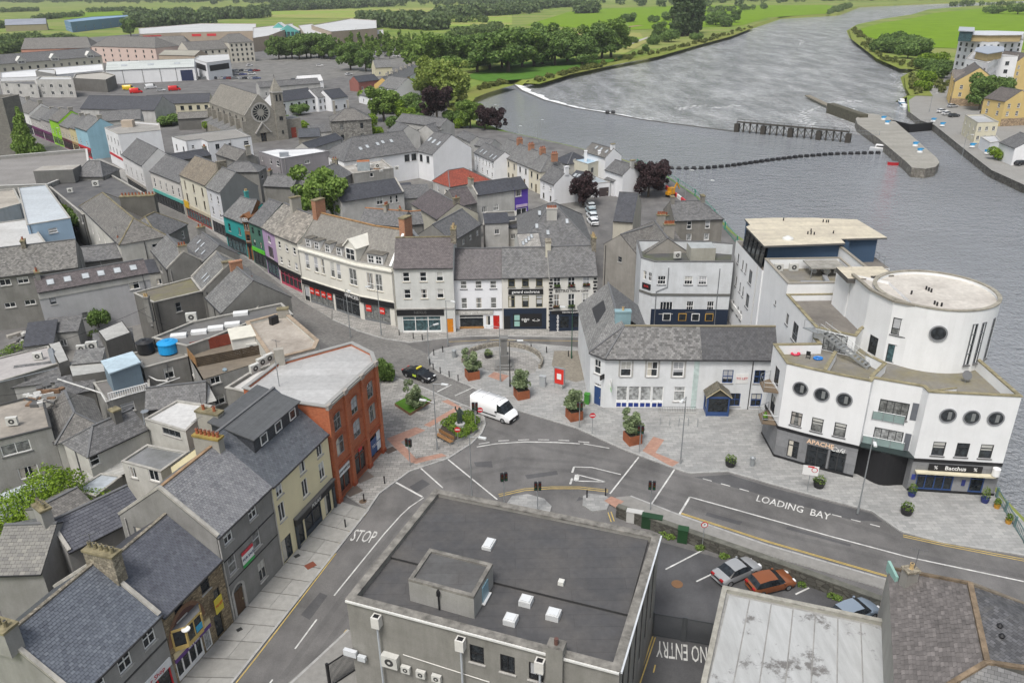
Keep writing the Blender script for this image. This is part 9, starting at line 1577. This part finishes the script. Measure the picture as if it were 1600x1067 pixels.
def barfence(p0,p1,h,n,mat,label,name,cat,z0=.05,mid=(),panel=None):
 a,b=V2(p0),V2(p1);c=(a+b)/2;r=empty(name,(*c,0));tag(r,label,cat)
 for k in mid:q=a.lerp(b,k);m=MB();m.obox(q,b-a,.09,.09,0,h+.1,mat);m.build('post',r)
 for z in(z0+.15,h-.08):m=MB();m.rect((*a,z),(*b,z),.06,.08,mat);m.build('rail',r)
 bars=MB();bars.obox((0,0),(1,0),.018,.018,z0,h,mat);me=bars.mesh('bar')
 for k in range(n):q=a.lerp(b,(k+.5)/n);link('bar',me,r,(q.x-c.x,q.y-c.y,0))
 return r
DG=plain((.06,.065,.07),.5);barfence(at(1019,993),at(1116,1010),2.4,60,DG,'dark steel double gate across the no entry lane','lane_gate','gate',mid=(0,.48,.52,1));barfence(at(516,1075),at(560,1046),2.4,26,BLACK,'black railings at the corner of the flat-roofed block','railings','railings',mid=(0,1));barfence(at(1556,778),at(1600,850),1.2,24,plain((.12,.2,.2),.4),'teal river railing beside the restaurant','river_railing','railings',mid=(0,.33,.66,1))
p=[Vector((44.6,150)),Vector((44.8,170)),Vector((44.5,188)),Vector((40.8,211)),Vector((36,224))]
for k in range(4):barfence(p[k],p[k+1],1.6,20,plain((.03,.25,.16),.6),['green mesh fence on the quay, nearest stretch','green mesh fence on the quay, second stretch','green mesh fence on the quay, third stretch','green mesh fence on the quay, farthest stretch'][k],'quay_fence','fence',mid=(0,.5,1))
for k in range(12):
 a,b_=(Vector((41.8,172)).lerp(Vector((37.4,208)),k/12),Vector((41.8,172)).lerp(Vector((37.4,208)),(k+.9)/12));m=MB();m.rect((*a,.5),(*b_,.5),.35,.9,SR if k%2 else SWH);tag(m.build('road_barrier'),'red and white plastic barrier in the line along the quay road','barrier','red and white barriers')
p=at(1048,308);r=empty('excavator',p,.6);tag(r,'small orange excavator working on the quay road','excavator');OR_=plain((.6,.28,.01),.5)
for nm,a in(('cab',(-.7,.7,-.6,.6,.8,2.3)),('track',(-1,1,-.8,-.45,0,.6)),('track',(-1,1,.45,.8,0,.6)),('counterweight',(-1.3,-.7,-.6,.6,.7,1.4))):m=MB();m.box(*a,OR_ if nm!='track' else BLACK);link(nm,m.mesh(nm),r)
m=MB();m.rect((.6,0,1.2),(1.8,0,3.2),.25,.3,OR_);m.rect((1.8,0,3.2),(2.8,0,1.6),.2,.25,OR_);link('arm',m.mesh('arm'),r)
# ================================================================ on the river
TARM=plain((.05,.045,.038),.9,var=.3);CONC2=felt((.29,.28,.25),(.2,.19,.16),.5,3.0,.9,.9)
bp=[(1043,264),(1070,265),(1100,264.5),(1140,261),(1200,252.5),(1250,246.5),(1300,242.5),(1350,241),(1377,240.5)];P_=[at(*p,WZ)for p in bp];cum=[0]
for i in range(8):cum.append(cum[-1]+(P_[i+1]-P_[i]).length)
m=MB();m.bar((-.5,0,.25),(.5,0,.25),.65,BLACK,10,.65);m.bar((-.8,0,.2),(.8,0,.2),.2,BLACK,8);fm_=m.mesh('boom_float');nf=34
for k in range(nf):
 s=cum[-1]*(k+.5)/nf;i=max(j for j in range(8)if cum[j]<=s);q=P_[i].lerp(P_[i+1],(s-cum[i])/(cum[i+1]-cum[i]));d=P_[i+1]-P_[i];o=link('boom_float',fm_,None,(q.x,q.y,WZ),math.atan2(d.y,d.x));tag(o,'black barrel float in the long boom across the river','float','boom floats')
a,b_=at(1152,196,0),at(1326,212,0);d=(b_-a);r=empty('jetty',(a.x,a.y,0));tag(r,'long dark timber jetty on crossed piles beside the weir','jetty');m=MB();m.rect((*V2(a),1.2),(*V2(b_),1.2),1.6,.35,TARM);m.build('deck',r);m=MB();m.rect((*V2(a),2.1),(*V2(b_),2.1),.08,.1,TARM);m.build('handrail',r)
for k in range(17):
 q=a.lerp(b_,k/16);m=MB();w=.8 if k%4==0 else .2;m.obox((q.x,q.y),(d.x,d.y),w,.8 if k%4==0 else .2,WZ-1,1.1 if k%4 else .6,TARM);m.bar((q.x,q.y,1.2),(q.x,q.y,2.1),.05,TARM)
 if k<16:q2=a.lerp(b_,(k+1)/16);m.bar((q.x,q.y,WZ),(q2.x,q2.y,1),.08,TARM);m.bar((q.x,q.y,1),(q2.x,q2.y,WZ),.08,TARM)
 m.build('pile',r)
pier=[V2(at(*p,.3))for p in((1337,186),(1345,177),(1365,178),(1392,184),(1415,204),(1464,247),(1468,254),(1462,261),(1446,264),(1425,262),(1416,253),(1372,216),(1340,194))];m=MB();m.prism(ccw(pier),-4,.3,QUAY,CONC2);o=tag(m.build('lock_pier'),'long stone pier of the river lock with rounded end','pier')
m=MB();a,b_=V2(at(1298,164,.8)),V2(at(1350,182,.8));m.rect((*a,-.8),(*b_,-.8),3.0,4.5,plain((.09,.085,.06),.95,var=.4));m.build('breakwater',o,org=(0,0,0));m=MB();a,b_=V2(at(1262,148,-.8)),V2(at(1300,166,-.8));m.rect((*a,-1.3),(*b_,-1.3),2.4,.5,plain((.2,.18,.14),.9));tag(m.build('landing_stage'),'narrow floating landing stage ahead of the lock pier','landing stage')
for(p0,p1,l)in(((1392,187),(1423,194),'left leaf of the black lock gates'),((1423,194),(1457,191),'right leaf of the black lock gates')):
 a,b_=at(*p0,.6),at(*p1,.6);r=empty('lock_gate',(a.x,a.y,0));tag(r,l,'lock gate');m=MB();m.rect((*V2(a),-1.2),(*V2(b_),-1.2),.5,3.4,BLACK);m.build('gate_leaf',r);m=MB();m.rect((*V2(a),1.5),(*V2(b_),1.5),.06,.08,STEEL);[m.bar((*V2(a.lerp(b_,k/6)),.5),(*V2(a.lerp(b_,k/6)),1.5),.04,STEEL)for k in range(7)];m.build('handrail',r)
a,b_=at(1325,208,.5),at(1374,211,.5);barfence(a,b_,1.6,14,STEEL,'white steel footbridge between jetty and pier','footbridge','footbridge',mid=(0,1),z0=.3)
def boat(px,L,w,hull,top,label,rz,cab=True):
 p=at(*px,WZ);r=empty('boat',p,rz);tag(r,label,'boat');H=plain(hull,.3,var=.05);m=MB();st=[(-.5,.8,.9),(-.2,1,.85),(.15,.95,.9),(.38,.55,1.05),(.5,.04,1.2)];S=[[(t*L,-w/2*k*.7,-.1),(t*L,-w/2*k,h),(t*L,w/2*k,h),(t*L,w/2*k*.7,-.1)]for t,k,h in st]
 for i in range(4):
  for j in((0,1),(1,2),(2,3)):m.poly([S[i][j[0]],S[i][j[1]],S[i+1][j[1]],S[i+1][j[0]]],H if j!=(1,2)else plain(top,.5))
 m.poly(S[0],H);link('hull',m.mesh('hull'),r)
 if cab:m=MB();m.prism([(-.25*L,-w*.33),(.18*L,-w*.3),(.18*L,w*.3),(-.25*L,w*.33)],.85,1.9,WHITE);link('cabin',m.mesh('cabin'),r);m=MB();m.box(-.2*L,.185*L,-w*.335,w*.335,1.25,1.65,glass(0));link('cabin_window',m.mesh('cabin_window'),r)
boat((1408,162),7,2.6,(.05,.2,.35),(.5,.55,.6),'blue and white cruiser moored at the lock quay, the farther one',1.3);boat((1411,170),6.5,2.5,(.6,.62,.64),(.5,.55,.6),'white cruiser with dark windows moored at the lock quay',1.4);boat((1376,236),6.5,2.4,(.7,.72,.74),(.5,.5,.5),'white launch with navy stripe beside the lock pier',-.6);boat((1401,258),5,2.0,(.6,.02,.03),(.15,.15,.16),'red dinghy tied at the end of the lock pier',-.3,False);boat((1592,282),10,3.4,(.72,.73,.74),(.6,.6,.6),'white motor cruiser with red canopy at the right edge',-.5)
p=at(953,178,WZ);m=MB();[tag((lambda m:(m.bar((p.x+x,p.y,WZ+.4),(p.x+x+1.5,p.y,WZ+.4),.9,BLACK,10),m)[1])(MB()).build('buoy'),l,'buoy')for x,l in((-1.8,'left black barrel buoy lying on the weir'),(.5,'right black barrel buoy lying on the weir'))]
BLU=plain((.02,.25,.5),.5,var=.05)
for k,(x,y)in enumerate(((1380,187),(1386,194),(1430,228),(1437,238),(1458,190),(1472,197),(1519,230),(1542,240))):
 p=at(x,y,.3);m=MB();m.cyl((p.x,p.y),.8,.3,.9,SWH,12,.6);m.cyl((p.x,p.y),.75,.9,1.2,BLU,12,.5);m.prism([(p.x-1,p.y-.3),(p.x+1,p.y-.3),(p.x+.2,p.y+.3)],1.2,1.5,BLU);tag(m.build('lock_capstan'),'blue and white lock winding gear on the lock quays','lock gear','lock winding gear')
 # ================================================================ clutter on the rear roofs and in the yards
CL=Bld # (parts of one loose item each are built straight into the item)
def loose(name,label,cat,mb,org,group=None):return tag(mb.build(name,org=org),label,cat,group)
PIPEW=plain((.6,.6,.58),.5,var=.15);PIPEG=plain((.2,.22,.24),.5)
def pipe(pts,r,mat,label):
 m=MB();P=[at(*p)for p in pts];[m.bar(P[i],P[i+1],r,mat,6)for i in range(len(P)-1)];loose('pipe',label,'pipe',m,tuple(P[0]))
pipe([(90,592,5.6),(158,614,4.9),(166,628,4.8)],.09,PIPEW,'white overflow pipe slanting to the balustrade roof');pipe([(221,563,6.8),(224,583,5.4),(245,594,4.9),(262,595,4.9)],.08,PIPEW,'curved white hose below the blue shed');pipe([(167,627,4.9),(233,607,4.9),(281,590,4.9)],.07,PIPEW,'long white gutter pipe along the balustrade roof edge');pipe([(79,546,6.5),(92,594,4.0)],.35,PIPEG,'square grey duct dropping from the pale roof');pipe([(351,577,6.4),(352,600,4.0)],.28,plain((.2,.26,.3),.5),'blue-grey flue on the deck building');pipe([(0,597,5.7),(90,575,5.7)],.06,PIPEG,'dark conduit along the pale sheet roof');pipe([(222,640,5.4),(226,663,6.6)],.04,PIPEG,'thin aerial mast beside the white sheet roof')
for k,(p,z,l)in enumerate((((128,548),5.6,'condenser unit left of the ribbed shed'),((145,545),5.6,'second condenser unit left of the ribbed shed'),((60,560),5.7,'condenser on the pale sheet roof'),((300,500),7.7,'condenser at the end of the felt roof'),((20,662),6.7,'rusty fan unit on the grey left roof'),((395,548),6.3,'white box on the timber deck'),((110,300),7.7,'condenser on the wide dark roof'),((150,290),7.7,'second condenser on the wide dark roof'),((620,265),6.5,'white unit on the cluttered flat roof'),((590,262),6.5,'second white unit on the cluttered flat roof'),((1058,402),9.0,'small unit on the pale blue pub roof'))):
 q=at(*p,z);r=Bld('roof_unit',l,'roof unit',(q.x,q.y));condenser(r,(q.x,q.y),(1,.2),z-.1,1.2+.3*(k%2))
for k,(p,z,l)in enumerate((((226,644),6.4,'dark satellite dish on the slate wing'),((183,655),6.2,'small grey dish by the black chimney'),((372,470),8,'white dish on the small gabled roof'))):
 q=at(*p,z);m=MB();m.bar((q.x,q.y,z-.8),(q.x,q.y,z),.03,PIPEG);m.cyl((q.x,q.y),.12,z,z+.12,PIPEG if k<2 else PIPEW,14,.42);loose('satellite_dish',l,'satellite dish',m,tuple(q))
JUNK=[plain((.35,.33,.3),.9,var=.4),plain((.2,.12,.07),.9,var=.4),plain((.5,.5,.48),.8,var=.3),plain((.1,.1,.1),.8)];r_=random.Random(4)
for zone,z,n,l in(([(70,600),(110,610),(60,640),(40,620)],6.5,22,'heap of planks and rubble on the grey left roof'),([(100,590),(150,585),(160,610),(110,615)],3.0,26,'heap of timber and sheets between the rear roofs'),([(20,520),(70,515),(80,535),(20,545)],.1,22,'scattered white rubble in the back yard'),([(540,255),(600,248),(612,268),(560,272)],6.3,18,'white sheets strewn on the cluttered flat roof'),([(160,770),(180,760),(190,790),(170,800)],.1,10,'boxes and bins in the walled yard')):
 P=[at(*p,z)for p in zone];m=MB()
 for k in range(n):
  u,v=r_.random(),r_.random();q=P[0].lerp(P[1],u).lerp(P[3].lerp(P[2],u),v);a=r_.uniform(0,3.1);m.obox((q.x,q.y),(math.cos(a),math.sin(a)),r_.uniform(.2,1.1),r_.uniform(.06,.4),z-.05,z+r_.uniform(.05,.45),r_.choice(JUNK))
 o=m.build('rubble_heap',org=tuple(P[0]));o['kind']='stuff'
V=leaf_cloud([((*V2(at(x,y)),.4),(1.2,1,.5))for x,y in((8,555),(22,548),(45,540),(5,575),(130,520),(150,525),(350,560),(300,610))],2600,.1,17);o=bpy.data.objects.new('yard_weeds',cloud_mesh('yard_weeds',V,G2));COL.objects.link(o);o['kind']='stuff'
# overhead wires across the yards
for k,(a,b)in enumerate((((0,560,8),(230,480,9)),((60,640,8),(140,600,7)),((0,618,8.5),(105,590,7)),((215,485,9),(300,520,8)))):
 A,B_=at(*a),at(*b);m=MB();P=[A.lerp(B_,t/8)-Vector((0,0,.5*math.sin(math.pi*t/8)))for t in range(9)];[m.bar(P[i],P[i+1],.02,BLACK,4)for i in range(8)];loose('overhead_wire',['long sagging wire over the left yards','short wire above the hipped wing','wire from the left edge to the ribbed roof','wire over the dark walled yard'][k],'wire',m,tuple(A))
for k,(x,y,w,d,h,rz)in enumerate(((100,512,2.2,1.6,3.0,.2),(66,528,1.8,2.4,2.6,.3),(178,532,2.4,1.4,3.2,.4),(262,500,2.0,1.5,3.4,.3),(285,487,1.6,1.6,4.2,.2),(60,590,2.6,1.8,4.4,.3),(140,560,1.6,1.2,5.6,.2),(120,605,2.0,1.6,4.0,.5),(200,700,2.2,1.5,2.6,.6),(165,735,1.6,1.6,2.2,.6),(20,600,2.4,2.0,3.6,.2),(305,625,1.8,1.4,5.0,.6),(245,420,2.4,1.8,4.5,.4),(330,415,2.2,1.6,6.0,.7),(225,395,2.6,2.0,4.4,.3),(648,305,3.2,2.6,4.0,.2),(628,300,2.6,2.2,3.6,.4),(500,205,3.6,2.4,3.4,.3),(800,352,2.6,1.8,5.0,.1),(775,345,2.2,1.6,6.4,.1))):
 p=at(x,y,h);b=Bld('yard_shed','small lean-to extension tucked between the rear buildings','shed',(p.x,p.y),'small rear lean-tos');d_=Vector((math.cos(rz),math.sin(rz)));n_=Vector((-d_.y,d_.x));c=V2(p);q=[c-d_*w-n_*d,c+d_*w-n_*d,c+d_*w+n_*d,c-d_*w+n_*d];wl_=random.choice((GW,GW2,PALE,OFFW))
 W0_=[b.wall(q[i],q[(i+1)%4],0,h,wl_)for i in range(4)];W0_[0].win(w,max(.8,h-2.2),.9,1.0,'two');m=MB();e=[q[0]-d_*.15-n_*.2,q[1]+d_*.15-n_*.2,q[2]+d_*.15,q[3]-d_*.15];m.slab([(*e[0],h),(*e[1],h),(*e[2],h+d*.7),(*e[3],h+d*.7)],.1,random.choice((SL_MID,SL_TILE,CORR,SL_NAVY)),GUTTER);b.part('roof',m);b.wb.poly([(*q[1],h),(*q[2],h),(*q[2],h+d*.65)],wl_);b.wb.poly([(*q[3],h),(*q[0],h),(*q[3],h+d*.65)],wl_);b.wb.poly([(*q[2],h),(*q[3],h),(*q[3],h+d*.65),(*q[2],h+d*.65)],wl_);b.done()
 # ---------------------------------------------------------------- thin air between here and the horizon
m,nt,b=_nt('haze');nt.nodes.remove(b);vo=nt.nodes.new('ShaderNodeVolumePrincipled');vo.inputs['Color'].default_value=(.86,.9,.95,1);vo.inputs['Density'].default_value=0.00008;nt.links.new(vo.outputs[0],nt.nodes['Material Output'].inputs['Volume'])
mb=MB();mb.box(-9000,9000,-160,9000,-6,52,m);mb.build('haze')['kind']='stuff'
